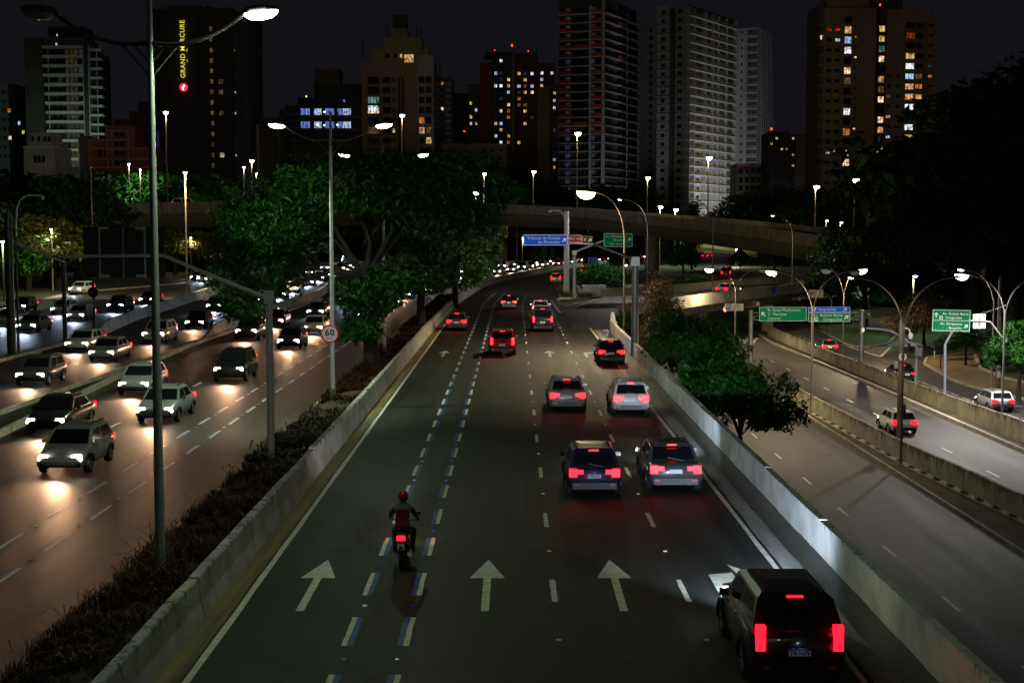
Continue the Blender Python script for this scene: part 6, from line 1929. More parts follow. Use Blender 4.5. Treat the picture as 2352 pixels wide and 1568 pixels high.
# --- tall apartment tower
b = Bld('apartment_tower', 'tall beige apartment tower with columns of warm and white lit windows', 1878, 2146, 419)
b.box('wall', 1878, 1886, 6, None, W_BROWN, 2, 18); b.box('wall', 1886, 2004, 18, None, W_BEIGE, 0, 20); b.box('wall', 1896, 1992, -14, 18, W_BEIGE, 2, 12)
b.box('wall', 2004, 2034, 16, None, W_BROWN, 3.2, 16); b.box('wall', 2034, 2071, 18, None, W_BEIGE, 2.4, 16); b.box('wall', 2071, 2118, 20, None, W_BEIGE, 1.2, 16); b.box('wall', 2118, 2145, 34, None, W_BEIGE, 1.8, 16)
b.box('wall', 2000, 2073, -14, 17, W_DARK, 5, 9)
R0 = rng_rows(46, 440, 23.4)
b.grid((1897, 1916), [y + 23 for y in R0[:-1]], 12, 8, {(0, 0): 'red', (1, 0): 'red', (1, 1): 'cool', (0, 12): 'cool', (1, 12): 'cool'}, -.02, 1)
b.grid((1939.5,), R0, 16, 16, {(0, 1): 'warm', (0, 2): 'cool', (0, 3): 'white', (0, 5): 'peach', (0, 6): 'dim', (0, 9): 'white', (0, 11): 'orange', (0, 13): 'peach', (0, 14): 'peach'}, -.02, 2)
b.grid((1957,), [y + 16 for y in R0[:-1]], 6.5, 5, {(0, 1): 'orange', (0, 3): 'peach', (0, 10): 'peach'}, -.02, 0)
b.grid((2023,), [y + 17 for y in R0[:-1]], 14, 15, {(0, 0): 'yellow', (0, 1): 'yellow', (0, 2): 'teal', (0, 3): 'peach', (0, 5): 'warm', (0, 6): 'dim', (0, 7): 'peach', (0, 9): 'peach', (0, 10): 'warm', (0, 11): 'dimblue', (0, 12): 'peach', (0, 14): 'peach', (0, 15): 'orange'}, 3.18, 1)
b.grid((2039,), [y + 10 for y in R0[5:15]], 10, 7, {(0, 2): 'dim', (0, 4): 'peach', (0, 6): 'cool', (0, 0): None}, 2.38, 1); b.grid((2060,), [y + 10 for y in R0[5:15]], 10, 7, {}, 2.38, 1)
hl = {0: None, 3: 'yellow', 4: 'white', 5: 'cool', 6: 'warm', 7: 'warm', 8: 'white', 10: 'white', 11: 'yellow', 1: 'red'}
b.grid((2084,), [y + 12 for y in R0[:14]], 20, 14, {(0, k): v for k, v in hl.items() if v}, 1.18, 2); b.grid((2105,), [y + 12 for y in R0[:14]], 16, 12, {(0, 5): 'dim', (0, 6): 'orange', (0, 7): 'warm'}, 1.18, 1)
for y in R0[:14]: b.box('balcony_slab', 2073, 2117, y + 20, y + 22.4, W_BEIGE, .1, 1.2)
b.grid((2132,), [y + 11 for y in R0[:12]], 11, 6, {(0, 5): 'orange', (0, 4): 'dimblue', (0, 2): None}, 1.78, 1)
for j, y in enumerate(R0[:15]):
    b.box('balcony_slab', 1876, 1886, y + 8, y + 10.5, W_PALE, .6, 1.6)
b.win(1882, 83, 5, 13, 'peach', 1.98, 0)
b.antenna(2142, 22, 36, .2); b.lbox('beacon', b.X(2019.5), b.X(2022), 4.6, 4.9, b.Z(8), b.Z(4), glow('beacon_red', (1, .05, .03), 4))
b = Bld('wall_block', 'blank low wall block at the foot of the tall apartment tower', 2023, 2092, 290)
b.box('wall', 2023, 2092, 373, None, W_BROWN, 0, 12); b.box('cornice', 2022, 2093, 372, 375, W_BROWN, -.2, 12.4)
b = Bld('hillside_house', 'house behind the tall dark trees with one lit balcony', 2290, 2380, 232)
b.box('wall', 2290, 2380, 270, None, W_BEIGE, 0, 10)
for px in (2310, 2326, 2344): b.win(px, 290, 12, 12, 'warm', -.02, 2)
# ================================================================== VEHICLES
PAINTS = {
 'white': (.62, .62, .60), 'silver': (.36, .37, .38), 'black': (.012, .012, .013), 'grey': (.09, .09, .095), 'red': (.28, .015, .012),
 'blue': (.015, .035, .13), 'beige': (.36, .31, .23), 'navy': (.012, .018, .05)}
def paint(c):
    k = 'car_paint_' + c
    if k not in MATS:
        m = mat(k, PAINTS[c], .32, metal=.35 if c in ('silver', 'grey') else 0.0, spec=.5)
        m.node_tree.nodes['Principled BSDF'].inputs['Coat Weight'].default_value = .6
        m.node_tree.nodes['Principled BSDF'].inputs['Coat Roughness'].default_value = .06
    return MATS[k]
M_CARGLASS = mat('car_glass', (.008, .009, .011), .06, spec=.7)
M_TYRE = mat('tyre', (.012, .012, .012), .9)
M_RIM = mat('rim', (.35, .36, .37), .35, metal=.8)
M_TAIL = glow('tail_lamp', (1.0, .004, .011), 6.0, (.4, .01, .01))
M_HEAD = glow('head_lamp', (1.0, .86, .66), 38.0)
M_HEADC = glow('head_lamp_cool', (.80, .90, 1.0), 38.0)
M_HEADOFF = glow('head_lamp_far_side', (1.0, .92, .8), 10.0)
M_PLATE = mat('plate', (.72, .74, .78), .5)
M_PLATEB = mat('plate_blue', (.02, .08, .55), .5)

SPECS = {   # length, width, height, hood height, belt height, cabin: rear base, rear top, front top, front base
 'hatchback': (3.95, 1.72, 1.50, .86, .97, -1.86, -1.50, .25, 1.05),
 'sedan': (4.40, 1.76, 1.46, .86, .95, -1.55, -.95, .35, 1.15),
 'suv': (4.35, 1.80, 1.68, 1.0, 1.08, -2.06, -1.72, .30, 1.05),
 'van': (4.75, 1.86, 1.95, 1.1, 1.15, -2.28, -2.15, .85, 1.65),
}
CAR_ME = {}
def car_meshes(kind):
    if kind in CAR_ME:
        return CAR_ME[kind]
    L, W, H, zh, zb, rb, rt, ft, fb = SPECS[kind]
    h = W / 2
    d = {}
    mb = MB()
    st = [(-L / 2, h * .86, .42, zb - .10), (-L / 2 + .10, h * .95, .30, zb - .02), (-L / 2 + .6, h, .24, zb), (-.4, h, .22, zb), (fb - .1, h * .995, .22, zb - .01),
          (L / 2 - .75, h * .97, .22, zh), (L / 2 - .22, h * .90, .26, zh - .12), (L / 2, h * .74, .36, zh - .28)]
    n = 12; vs, fs = [], []
    for (y, w, z0, z1) in st:
        m_ = z0 + (z1 - z0) * .55
        half = [(w * .86, z0), (w * .97, z0 + .10), (w, m_ - .05), (w * .985, m_ + .08), (w * .94, z1 - .05), (w * .80, z1)]
        ring = half + [(-a, c) for a, c in reversed(half)]
        vs += [(a, y, c) for a, c in ring]
    for i in range(len(st) - 1):
        for k in range(n):
            fs.append((i * n + k, (i + 1) * n + k, (i + 1) * n + (k + 1) % n, i * n + (k + 1) % n))
    fs.append(tuple(range(n))); fs.append(tuple((len(st) - 1) * n + k for k in range(n - 1, -1, -1)))
    mb.add(vs, fs, 0, True)
    # cabin shell
    tw = h * .74; bw = h * .93; zr = H
    c = [(-bw, rb, zb - .06), (bw, rb, zb - .06), (bw, fb, zb - .06), (-bw, fb, zb - .06),
         (-tw * 1.04, rt * 1.02 + .03, zr - .10), (tw * 1.04, rt * 1.02 + .03, zr - .10), (tw * 1.04, ft + .10, zr - .09), (-tw * 1.04, ft + .10, zr - .09),
         (-tw * .88, rt + .16, zr - .02), (tw * .88, rt + .16, zr - .02), (tw * .88, ft - .1, zr - .01), (-tw * .88, ft - .1, zr - .01),
         (-tw * .5, (rt + ft) / 2, zr + .01), (tw * .5, (rt + ft) / 2, zr + .01)]
    mb.add(c, [(0, 1, 5, 4), (1, 2, 6, 5), (2, 3, 7, 6), (3, 0, 4, 7), (4, 5, 9, 8), (5, 6, 10, 9), (6, 7, 11, 10), (7, 4, 8, 11), (8, 9, 13, 12), (9, 10, 13), (10, 11, 12, 13), (11, 8, 12)], 0, False)
    d['body'] = mb
    def quad(a, b2, c2, e, off, ins=(.08, .08, .10, .12)):
        """pane set into a face a b c e (bottom-left, bottom-right, top-right, top-left)"""
        a, b2, c2, e = map(Vector, (a, b2, c2, e))
        def P(u, v): return (a.lerp(b2, u)).lerp(e.lerp(c2, u), v)
        nn = (b2 - a).cross(e - a).normalized() * off
        q = [P(ins[0], ins[2]) + nn, P(1 - ins[1], ins[2]) + nn, P(1 - ins[1], 1 - ins[3]) + nn, P(ins[0], 1 - ins[3]) + nn]
        return q
    d['rear_window'] = MB().add(quad(c[0], c[1], c[5], c[4], .006, (.07, .07, .16, .08)), [(0, 1, 2, 3)])
    d['windscreen'] = MB().add(quad(c[2], c[3], c[7], c[6], .006, (.06, .06, .10, .06)), [(0, 1, 2, 3)])
    for nm, (i0, i1, i2, i3) in (('r', (1, 2, 6, 5)), ('l', (3, 0, 4, 7))):
        a, b2, c2, e = (Vector(c[k]) for k in (i0, i1, i2, i3))
        mids = [(0.07, .44), (.48, .92)]
        for j, (u0, u1) in enumerate(mids):
            def P(u, v): return (a.lerp(b2, u)).lerp(e.lerp(c2, u), v)
            nn = (b2 - a).cross(e - a).normalized() * .006
            d['side_window_%s%d' % (nm, j)] = MB().add([P(u0, .14) + nn, P(u1, .14) + nn, P(u1, .90) + nn, P(u0, .90) + nn], [(0, 1, 2, 3)])
    # wheels
    t = MB(); n = 18; r = .31 if kind in ('hatchback', 'sedan') else .35
    prof = [(-.10, r * .66), (-.10, r * .94), (-.06, r), (.06, r), (.10, r * .94), (.10, r * .66)]
    vs = [(x, rr * math.cos(2 * PI * k / n), rr * math.sin(2 * PI * k / n)) for k in range(n) for (x, rr) in prof]
    fs = [(k * 6 + q, k * 6 + (q + 1) % 6, ((k + 1) % n) * 6 + (q + 1) % 6, ((k + 1) % n) * 6 + q) for k in range(n) for q in range(6)]
    t.add(vs, fs, 0, True); d['tyre'] = t
    rm = MB()
    for sx in (-1, 1):
        vs = [(sx * .07, 0, 0)] + [(sx * .095, r * .67 * math.cos(2 * PI * k / 20), r * .67 * math.sin(2 * PI * k / 20)) for k in range(20)]
        rm.add(vs, [(0, 1 + k, 1 + (k + 1) % 20) for k in range(20) if k % 4 != 3])
    d['rim'] = rm
    ar = MB(); vs = []
    for k in range(13):
        a = PI * k / 12 - .12 + .24 * (1 - k / 12) * 0
        for (x, rr) in ((-.05, r * 1.06), (.03, r * 1.06), (.03, r * 1.22), (-.05, r * 1.22)):
            vs.append((x, rr * math.cos(a), rr * math.sin(a)))
    ar.add(vs, [(k * 4 + q, k * 4 + (q + 1) % 4, k * 4 + 4 + (q + 1) % 4, k * 4 + 4 + q) for k in range(12) for q in range(4)])
    d['wheel_arch'] = ar
    # lamps
    tz = zb - .14
    tl = MB()
    if kind in ('suv', 'van'):
        tl.box((0, 0, .06), (.17, .13, .46)).box((-.12, .02, -.06), (.14, .09, .12))
    else:
        tl.box((0, 0, 0), (.24, .15, .25)).box((-.20, -.01, .03), (.22, .08, .13))
    d['tail_light'] = tl
    d['head_light'] = MB().box((0, 0, 0), (.36, .16, .17), taper=.8)
    d['number_plate'] = MB().box((0, 0, 0), (.40, .02, .13))
    d['bumper'] = MB().box((0, 0, 0), (W * .80, .10, .20))
    d['mirror'] = MB().box((0, 0, 0), (.20, .10, .13), taper=.8)
    d['brake_light'] = MB().box((0, 0, 0), (.30, .03, .035))
    d['reflector'] = MB().box((0, 0, 0), (.16, .02, .05)); d['door_handle'] = MB().box((0, 0, 0), (.035, .16, .03))
    d['roof_rail'] = MB().box((0, 0, 0), (.035, 1.5, .035)); d['tailgate_seam'] = MB().box((0, 0, 0), (W * .72, .012, .014)); d['wiper'] = MB().box((0, 0, 0), (.5, .02, .02))
    meta = dict(rb=rb, L=L, W=W, H=H, zb=zb, zh=zh, r=r, tz=tz, rt=rt)
    mats = {'rear_window': M_CARGLASS, 'windscreen': M_CARGLASS, 'tyre': M_TYRE, 'rim': M_RIM, 'wheel_arch': M_BLACK, 'tail_light': M_TAIL, 'head_light': M_HEAD, 'number_plate': M_PLATE, 'bumper': M_BLACK, 'brake_light': M_TAIL, 'reflector': mat('reflector_red', (.5, .01, .01), .3), 'door_handle': M_BLACK, 'roof_rail': M_DARKM, 'tailgate_seam': M_BLACK, 'wiper': M_BLACK}
    out = {}
    for k, v in d.items():
        if k == 'body' or k == 'mirror':
            out[k] = v; continue
        mm = mats.get(k, M_CARGLASS)
        me = v.mesh(k.split('_r')[0] if k.startswith('side') else k, mm)
        bm = bmesh.new(); bm.from_mesh(me)
        if k not in ('rear_window', 'windscreen') and not k.startswith('side'):
            bmesh.ops.recalc_face_normals(bm, faces=bm.faces)
        bm.to_mesh(me); bm.free()
        out[k] = me
    CAR_ME[kind] = (out, meta)
    return CAR_ME[kind]
BODY_CACHE = {}
def body_me(kind, col, part):
    k = (kind, col, part)
    if k not in BODY_CACHE:
        mb = car_meshes(kind)[0][part]
        me = mb.mesh(part, paint(col))
        bm = bmesh.new(); bm.from_mesh(me); bmesh.ops.recalc_face_normals(bm, faces=bm.faces); bm.to_mesh(me); bm.free()
        BODY_CACHE[k] = me
    return BODY_CACHE[k]
HEADCOL = {'warm': (1.0, .56, .31), 'cool': (.66, .80, 1.0), 'neutral': (.92, 1.0, .90)}
def car(kind, col, x, y, heading, label, group, z=0.0, head='warm', beams=0.0, high=0.0, up=3.0, kick=0.0, plate=None, detail=True, tails=True, cool_lens=False):
    """heading: angle of travel, 0 = away from the camera along +y, pi = towards it"""
    me, q = car_meshes(kind)
    root = T('car', label, kind if kind != 'suv' else 'car', (x, y, z), heading, group)
    L, W, zb, zh, r = q['L'], q['W'], q['zb'], q['zh'], q['r']
    link('body', body_me(kind, col, 'body'), root)
    link('rear_window', me['rear_window'], root); link('windscreen', me['windscreen'], root)
    for k in ('side_window_r0', 'side_window_r1', 'side_window_l0', 'side_window_l1'):
        link('side_window', me[k], root)
    for sx in (-1, 1):
        for wy in (-L * .30, L * .31):
            w = link('wheel', me['tyre'], root, (sx * (W / 2 - .10), wy, r))
            if detail:
                link('rim', me['rim'], w)
                link('wheel_arch', me['wheel_arch'], root, (sx * (W / 2 - .015), wy, r))
        t = link('tail_light', me['tail_light'], root, (sx * (W / 2 - .20), -L / 2 + .03, q['tz'] - .03))
        if sx < 0: t.scale = (-1, 1, 1)
        hl = link('head_light', me['head_light'], root, (sx * (W / 2 - .30), L / 2 - .14, zh - .25))
        hl.data = hl.data if not cool_lens else HL_COOL[kind]
        if detail: link('mirror', body_me(kind, col, 'mirror'), root, (sx * (W / 2 + .05), .62 if kind != 'van' else 1.2, zb + .03))
    link('bumper', me['bumper'], root, (0, -L / 2 - .0, .40)); link('bumper', me['bumper'], root, (0, L / 2 - .07, .38))
    if detail:
        for sx in (-1, 1):
            link('reflector', me['reflector'], root, (sx * W * .33, -L / 2 - .056, .44))
            for yy in (.45, -.45): link('door_handle', me['door_handle'], root, (sx * (W / 2 - .005), yy, zb - .10))
            link('roof_rail', me['roof_rail'], root, (sx * W * .30, (q['rt']) / 2, q['H'] + .015))
        link('tailgate_seam', me['tailgate_seam'], root, (0, -L / 2 - .004, .62))
        link('wiper', me['wiper'], root, (.05, q['rb'] - .02, zb + .06), rot=(0, R(12), 0))
    pl = link('number_plate', me['number_plate'], root, (0, -L / 2 - .035, .72 if kind != 'van' else .8))
    if detail:
        link('brake_light', me['brake_light'], root, (0, q['rt'] + .03 if kind != 'sedan' else q['rt'] - .1, q['H'] - .07))
    if plate:
        MB().box((0, -.012, .048), (.40, .008, .034)).build('plate_band', M_PLATEB, pl)
        lettering(plate, .088, (0, -.016, -.016), pl, M_SBLACK, 'CENTER', sx=.98, bold=.003)
        lamp('POINT', (0, -L / 2 - .16, .90 if kind != 'van' else 1.0), .30, (.62, .72, 1.0), root, .02, name='plate_lamp')
    if beams > 0:
        lamp('SPOT', (0, L / 2 + .06, zh - .22), beams, HEADCOL[head], root, .12, 74, 1.0, (PI / 2 - R(3.5), 0, 0), name='headlight_beam')
    if high > 0:  # extra spot added and tipped upward so the signs ahead read
        lamp('SPOT', (0, L / 2 + .06, zh - .2), high, (1.0, .95, .85), root, .1, 30, .7, (PI / 2 + R(up), 0, 0), name='sign_fill_beam')
    if kick > 0:      # the dipped beam's throw towards the kerb side
        lamp('SPOT', (W / 2 - .3, L / 2 + .06, zh - .2), kick, HEADCOL['cool'], root, .1, 36, 1.0, (PI / 2 - R(.5), 0, -R(8)), name='headlight_beam')
    return root
HL_COOL = {}
for k in SPECS:
    m_ = car_meshes(k)[0]['head_light'].copy(); m_.materials.clear(); m_.materials.append(M_HEADC); HL_COOL[k] = m_

G_OUT = 'cars driving away with red tail lights'
tail = [
 ('suv', 'black', 5.15, 27.3, 'dark car in the exit lane with the lit plate TIR7H79', 'TIR7H79'),
 ('hatchback', 'navy', 2.50, 45.5, 'dark blue hatchback with plate FVS6A31 in the lane left of the exit lane', 'FVS6A31'),
 ('sedan', 'grey', 5.10, 46.5, 'grey sedan in the exit lane beside the blue hatchback with the lit plate', None),
 ('hatchback', 'white', 5.25, 65.0, 'white hatchback in the exit lane ahead of the grey sedan', None),
 ('sedan', 'silver', 2.45, 66.5, 'silver sedan ahead of the dark blue hatchback, before the far painted arrows', None),
 ('hatchback', 'black', 6.0, 89.0, 'black hatchback in the exit lane next to the turn arrow near the sign mast', None),
 ('suv', 'red', -.75, 95.5, 'dark red car beside the blue dashed strip, just past the far arrows', None),
 ('van', 'navy', 2.35, 117.5, 'dark van ahead in the lane running straight at the traffic island', None),
 ('sedan', 'grey', -4.7, 118.5, 'grey sedan in the lane along the median under the overhanging dark tree', None),
 ('hatchback', 'silver', 2.6, 139.0, 'silver hatchback right ahead of the dark van beside the striped nose', None),
 ('sedan', 'black', -.5, 150.0, 'black sedan far along the lane beside the motorcycle strip, before the bend', None),
 ('suv', 'silver', 7.0, 219.0, 'silver car entering the bend under the viaduct', None),
 ('van', 'red', 16.0, 290.0, 'red van under the viaduct past the bend', None),
 ('sedan', 'grey', 12.8, 262.0, 'grey sedan in the bend behind the grey camera mast', None),
]
for i, (k, c, x, y, lab, pl) in enumerate(tail):
    h = 0.0 if y < 150 else -min(.55, (y - 150) * .0042)
    car(k, c, x, y, h, lab, G_OUT, beams=(380 if y > 100 else 420) if x < 5 else (2500 if i == 0 else 700), head='cool' if i in (0, 1, 5) else 'neutral', plate=pl, high={4: 9000, 7: 12000}.get(i, 0), up=13 if i == 4 else 9, kick={0: 7000, 2: 4500}.get(i, 0))
lower = [
 ('hatchback', 'white', 24.4, 88.0, ZR, 'white hatchback on the middle lowered road before the two-post gantry'),
 ('hatchback', 'grey', 32.6, 146, ZR, 'grey hatchback on the outer lowered road near the round pier'),
 ('sedan', 'black', 32.9, 118.5, ZR, 'black sedan on the outer lowered road beside the slim camera post'),
 ('hatchback', 'silver', 34.3, 99.0, ZR, 'silver hatchback on the outer lowered road below the big green sign'),
]
for (k, c, x, y, z, lab) in lower:
    car(k, c, x, y + 2, 0.0, lab, 'cars on the lowered roads', z=z, beams=350, high=14000 if x < 26 else 0, up=9)
car('sedan', 'white', 26.5, 175.5, -.55, 'white sedan on the ramp bridge behind its parapet', 'cars on the lowered roads', z=.31, beams=350)
car('van', 'red', 36.5, 244, -.2, 'red van on the climbing road behind the ramp', 'cars on the climbing road', z=0, beams=250)
car('sedan', 'silver', 58.5, 425, -.13, 'silver sedan high on the climbing road near the amber bridge', 'cars on the climbing road', z=0, beams=250)
car('sedan', 'black', 55.0, 410, -.13, 'black sedan high on the climbing road beside the silver one', 'cars on the climbing road', z=0, beams=250)
car('van', 'white', D(430, 461, 252).x, 251, -1.5, 'white van on the long viaduct above the sign back', 'vehicles on the viaduct', z=D(430, 463, 250).z - 1.3, beams=250)

def follow(path, s):
    pts = [Vector(p) for p in path]
    for a, c in zip(pts[:-1], pts[1:]):
        L = (c - a).length
        if s <= L:
            p = a.lerp(c, s / L); d = (c - a).normalized()
            return p, math.atan2(d.x, d.y)
        s -= L
    return pts[-1], 0.0
def stream(path, s0, s1, step, lateral, label, group, seed, beams, head, kinds=('hatchback', 'sedan', 'suv', 'hatchback', 'sedan'), cols=('white', 'silver', 'black', 'grey', 'red', 'white', 'grey'), detail=False, z=0.0, lens=False):
    rnd = random.Random(seed)
    s = s0; i = 0
    while s < s1:
        p, a = follow(path, s)
        r = Vector((math.cos(a), -math.sin(a)))
        x, y = p.x + r.x * lateral, p.y + r.y * lateral
        k, c = rnd.choice(kinds), rnd.choice(cols)
        car(k, c, x, y, PI - a, label(i, c, k), group, z=z, head=head if rnd.random() < .8 else ('cool' if head == 'warm' else 'warm'), beams=beams, detail=detail, cool_lens=lens or rnd.random() < .2)
        s += step * rnd.uniform(.75, 1.3); i += 1
ORD = ('first', 'second', 'third', 'fourth', 'fifth', 'sixth', 'seventh', 'eighth', 'ninth', 'tenth', 'eleventh', 'twelfth', 'thirteenth', 'fourteenth', 'fifteenth', 'sixteenth', 'seventeenth', 'eighteenth', 'nineteenth', 'twentieth', 'next to last', 'last', 'rearmost', 'furthermost')
GH = 'cars coming closer with headlights on'
kn = lambda k: 'car' if k == 'suv' else k
near = [
 ('hatchback', 'white', -15.35, 47.5, 'white hatchback with headlights on, closest of the lane beside the blue dashed strip'),
 ('sedan', 'silver', -15.35, 60.5, 'silver sedan with headlights on, second in the lane beside the blue dashed strip'),
 ('suv', 'black', -15.5, 77.0, 'black car with headlights on, third in the lane beside the blue dashed strip'),
 ('hatchback', 'grey', -15.6, 98.0, 'grey hatchback with headlights on left of the 60 sign'),
 ('sedan', 'white', -15.9, 112.0, 'white sedan with headlights on left of the 60 sign, just behind the grey hatchback'),
 ('sedan', 'black', -18.9, 57.0, 'black sedan with headlights on, closest along the kerb of the opposing road'),
 ('hatchback', 'silver', -19.0, 70.5, 'silver hatchback with headlights on, second along the kerb of the opposing road'),
 ('suv', 'grey', -20.0, 106.0, 'grey car with headlights on next to the short barrier'),
 ('hatchback', 'red', -20.3, 120.0, 'dark red hatchback with headlights on next to the short barrier'),
 ('hatchback', 'grey', -25.7, 75.0, 'grey hatchback with headlights on, closest on the middle opposing road'),
 ('sedan', 'silver', -25.9, 89.0, 'silver sedan with headlights on, second on the middle opposing road'),
 ('suv', 'white', -26.2, 103.0, 'white car with headlights on, third on the middle opposing road'),
 ('hatchback', 'black', -26.6, 118.0, 'black hatchback with headlights on where the middle opposing road meets the tree'),
 ('sedan', 'white', -29.6, 96.0, 'white sedan with headlights on beside the sloping barrier nose'),
 ('sedan', 'silver', -39.2, 114.0, 'silver sedan with headlights on, closest on the outer opposing road'),
 ('hatchback', 'white', -39.6, 128.0, 'white hatchback with headlights on, second on the outer opposing road'),
 ('suv', 'black', -40.0, 142.5, 'black car with headlights on, third on the outer opposing road'),
 ('sedan', 'grey', -40.6, 157.0, 'grey sedan with headlights on, fourth on the outer opposing road'),
 ('hatchback', 'silver', -43.6, 121.0, 'silver hatchback with headlights on behind the slim dark pole'),
 ('sedan', 'white', -44.2, 138.0, 'white sedan with headlights on behind the black round sign back'),
 ('hatchback', 'grey', -50.0, 143.0, 'grey hatchback with headlights on at the far kerb of the outer road'),
 ('suv', 'silver', -55.6, 181.0, 'silver car with dazzling headlights turning in by the kerb trees'),
 ('sedan', 'white', -48.8, 224.0, 'white sedan with bluish headlights coming from under the viaduct'),
 ('hatchback', 'black', -51.5, 231.0, 'black hatchback with bluish headlights behind the white sedan under the viaduct'),
]
for i, (k, c, x, y, lab) in enumerate(near):
    car(k, c, x, y + 2, PI + (0.0 if y < 170 else -.15), lab, GH, head='cool' if (x < -38) else 'warm', beams=820 if x > -38 else 700, detail=y < 80, cool_lens=x < -38)
PA = [(-15.6, 128), (-15.2, 170), (-13.4, 205), (-10.2, 235), (-3, 275), (2, 306), (16, 357), (34, 404)]
PB = [(-27.5, 132), (-30.0, 175), (-38.5, 330), (-69, 600), (-148, 1300)]
stream(PA, 2, 290, 13, 2.3, lambda i, c, k: '%s %s with headlights on, %s in the curving queue behind the median trees' % (c, kn(k), ORD[i]), GH, 21, 500, 'warm')
stream(PA, 8, 290, 17, -3.2, lambda i, c, k: '%s %s with headlights on, %s of the outer file behind the median trees' % (c, kn(k), ORD[i]), GH, 22, 500, 'cool', lens=True)
stream(PB, 6, 260, 18, 1.6, lambda i, c, k: '%s %s with bluish headlights, %s of the file glimpsed through the huge tree' % (c, kn(k), ORD[i]), GH, 23, 900, 'cool', lens=True)
stream(PB, 14, 420, 26, -2.2, lambda i, c, k: '%s %s with bluish headlights, %s of the outer file glimpsed through the huge tree' % (c, kn(k), ORD[i]), GH, 24, 900, 'cool', lens=True)

# ------------------------------------------------------------------ motorcycle and its rider
def skin_mesh(name, verts, edges, radii, root_i, mats, sub=2):
    me = bpy.data.meshes.new(name); me.from_pydata(verts, edges, [])
    o = bpy.data.objects.new(name, me); COL.objects.link(o)
    sk = o.modifiers.new('skin', 'SKIN'); sk.use_smooth_shade = True
    for i, r in enumerate(radii):
        rr = r if isinstance(r, tuple) else (r, r)
        me.skin_vertices[0].data[i].radius = rr
        me.skin_vertices[0].data[i].use_root = (i == root_i)
    sb = o.modifiers.new('sub', 'SUBSURF'); sb.levels = sub; sb.render_levels = sub
    dg = bpy.context.evaluated_depsgraph_get()
    out = bpy.data.meshes.new_from_object(o.evaluated_get(dg))
    bpy.data.objects.remove(o); bpy.data.meshes.remove(me)
    out.name = name; out.materials.clear()
    for m in mats: out.materials.append(m)
    for p in out.polygons: p.use_smooth = True
    return out
MX, MY = -2.74, 35.0
bk = T('motorcycle', 'dark motorcycle with a single red tail light riding between the blue and white dashes', 'motorcycle', (MX, MY, 0))
def wheel(y):
    t = MB(); n = 22; r = .30
    prof = [(-.05, r * .78), (-.06, r * .92), (0, r), (.06, r * .92), (.05, r * .78)]
    vs = [(x, rr * math.cos(2 * PI * k / n), rr * math.sin(2 * PI * k / n)) for k in range(n) for (x, rr) in prof]
    fs = [(k * 5 + q, k * 5 + (q + 1) % 5, ((k + 1) % n) * 5 + (q + 1) % 5, ((k + 1) % n) * 5 + q) for k in range(n) for q in range(5)]
    w = t.add(vs, fs, 0, True).build('wheel', M_TYRE, bk, (0, y, r))
    s = MB()
    for k in range(6):
        a = PI * k / 3
        s.tube([(0, 0, 0), (0, .235 * math.cos(a), .235 * math.sin(a))], .014, 5)
    s.build('rim', M_RIM, w)
wheel(-.62); wheel(.64)
MP = paint('grey')
MB().tube([(0, -.30, .62), (0, -.05, .80), (0, .22, .86), (0, .40, .78)], [.10, .15, .16, .09], 12).build('fuel_tank', MP, bk)
MB().tube([(0, -.78, .86), (0, -.5, .80), (0, -.12, .80)], [.07, .12, .11], 10).build('seat', M_BLACK, bk)
MB().tube([(0, .42, .88), (0, .58, .45), (0, .64, .30)], [.05, .045, .04], 8).build('fork', M_GALVD, bk)
MB().box((0, .02, .45), (.30, .46, .36), taper=.8).build('engine', M_DARKM, bk)
MB().tube([(0, -.10, .45), (0, -.62, .30)], .05, 8).build('swing_arm', M_DARKM, bk)
MB().tube([(.17, .1, .35), (.19, -.45, .32), (.20, -.85, .42)], [.035, .05, .06], 10).build('exhaust', M_RIM, bk)
MB().tube([(-.36, .28, 1.04), (-.2, .36, 1.02), (0, .40, .98), (.2, .36, 1.02), (.36, .28, 1.04)], .018, 8).build('handlebar', M_DARKM, bk)
MB().tube([(0, -.95, .55), (0, -.9, .75), (0, -.72, .86)], [.07, .07, .05], 8).build('rear_mudguard', M_BLACK, bk)
MB().box((0, -.93, .83), (.20, .08, .10)).build('tail_light', M_TAIL, bk)
MB().box((0, -.98, .62), (.18, .02, .14)).build('number_plate', M_PLATE, bk)
MB().box((0, .52, .92), (.18, .1, .16)).build('head_light', M_HEADOFF, bk)
for s in (-1, 1): MB().box((s * .34, .32, 1.20), (.12, .03, .08)).build('mirror', M_BLACK, bk)
lamp('SPOT', (0, .62, .92), 260, HEADCOL['warm'], bk, .08, 70, .8, (PI / 2 - R(7), 0, 0), name='headlight_beam')
lamp('SPOT', (0, .62, .94), 7000, (1, .96, .9), bk, .08, 32, .8, (PI / 2 + R(5), 0, R(8)), name='sign_fill_beam')  # extra spot added to brighten the round speed sign
pr = T('person', 'motorcycle rider in grey jacket with red helmet and backpack, hands on the handlebar', 'person', (MX, MY, 0))
V = [(0, -.38, .95), (0, -.36, 1.10), (0, -.28, 1.30), (0, -.20, 1.46), (0, -.15, 1.56), (0, -.13, 1.66)]
E = [(0, 1), (1, 2), (2, 3), (3, 4), (4, 5)]
Rr = [(.17, .14), (.16, .12), (.19, .12), (.18, .11), .065, .085]
def chain(start, pts, rad):
    prev = start
    for p, r in zip(pts, rad):
        V.append(p); Rr.append(r); E.append((prev, len(V) - 1)); prev = len(V) - 1
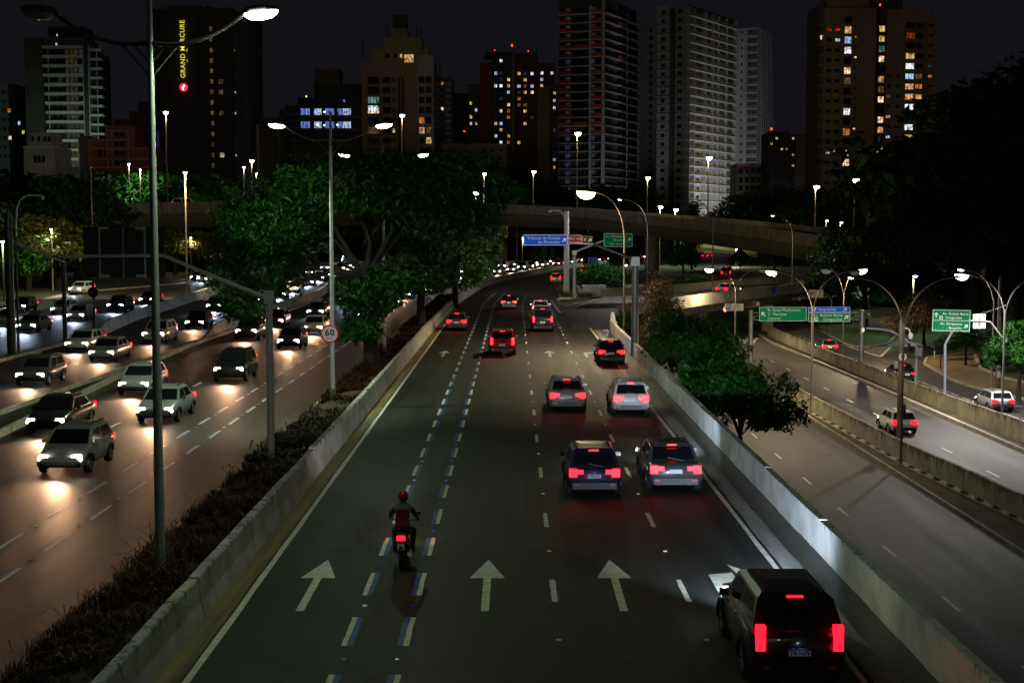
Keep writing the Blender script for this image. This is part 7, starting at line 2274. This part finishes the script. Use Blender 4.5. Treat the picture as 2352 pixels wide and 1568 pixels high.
for s in (-1, 1):
    chain(3, [(s * .20, -.20, 1.43), (s * .31, -.04, 1.22), (s * .34, .16, 1.10), (s * .34, .27, 1.06)], [.075, .058, .045, .038])
    chain(0, [(s * .12, -.30, .90), (s * .24, .08, .84), (s * .22, -.08, .46), (s * .22, -.06, .36), (s * .22, .08, .33)], [.105, .082, .062, .05, .045])
M_JACKET = mat('jacket', (.075, .078, .085), .8, var=.3, vscale=8)
M_JEANS = mat('jeans', (.03, .045, .085), .85, var=.3, vscale=9)
pb = skin_mesh('body', V, E, Rr, 0, [M_JACKET, M_JEANS])
for q in pb.polygons:
    q.material_index = 1 if q.center.z < .98 else 0
link('body', pb, pr)
MB().box((0, -.50, 1.27), (.34, .20, .40), taper=.85).build('backpack', mat('backpack', (.05, .012, .010), .8), pr)
hm = MB(); n = 18
vs, fs = [], []
for i in range(9):
    t = PI * (i + .5) / 9
    for k in range(n):
        a = 2 * PI * k / n
        vs.append((.135 * math.sin(t) * math.cos(a), .165 * math.sin(t) * math.sin(a), .15 * math.cos(t)))
for i in range(8):
    for k in range(n): fs.append((i * n + k, i * n + (k + 1) % n, (i + 1) * n + (k + 1) % n, (i + 1) * n + k))
fs += [tuple(range(n)), tuple(8 * n + k for k in range(n - 1, -1, -1))]
hm.add(vs, fs, 0, True)
hel = hm.build('helmet', paint('red'), pr, (0, -.11, 1.72))
MB().box((0, .13, .0), (.19, .08, .09), taper=.9).build('visor', M_CARGLASS, hel)
M_GLOVE = mat('glove', (.018, .018, .018), .8)
for s in (-1, 1):
    hv = [(0, 0, 0), (0, .05, .0), (0, .08, .005)]; he = [(0, 1), (1, 2)]; hr = [.034, .036, .032]
    for f in range(4):
        o = len(hv); x = -.027 + f * .018; ln = (.030, .036, .034, .026)[f]
        hv += [(x, .09, .012), (x, .09 + ln, -.004), (x, .09 + ln * .9, -.035), (x, .075, -.045)]
        he += [(2, o), (o, o + 1), (o + 1, o + 2), (o + 2, o + 3)]; hr += [.011, .010, .009, .008]
    o = len(hv); hv += [(-s * .035, .05, -.012), (-s * .042, .08, -.032), (-s * .03, .105, -.038)]; he += [(0, o), (o, o + 1), (o + 1, o + 2)]; hr += [.013, .011, .009]
    link('hand', skin_mesh('hand', hv, he, hr, 0, [M_GLOVE], 1), pr, (s * .34, .22, 1.075))
    MB().box((s * .22, .10, .315), (.10, .27, .09), taper=.85).build('shoe', M_BLACK, pr)
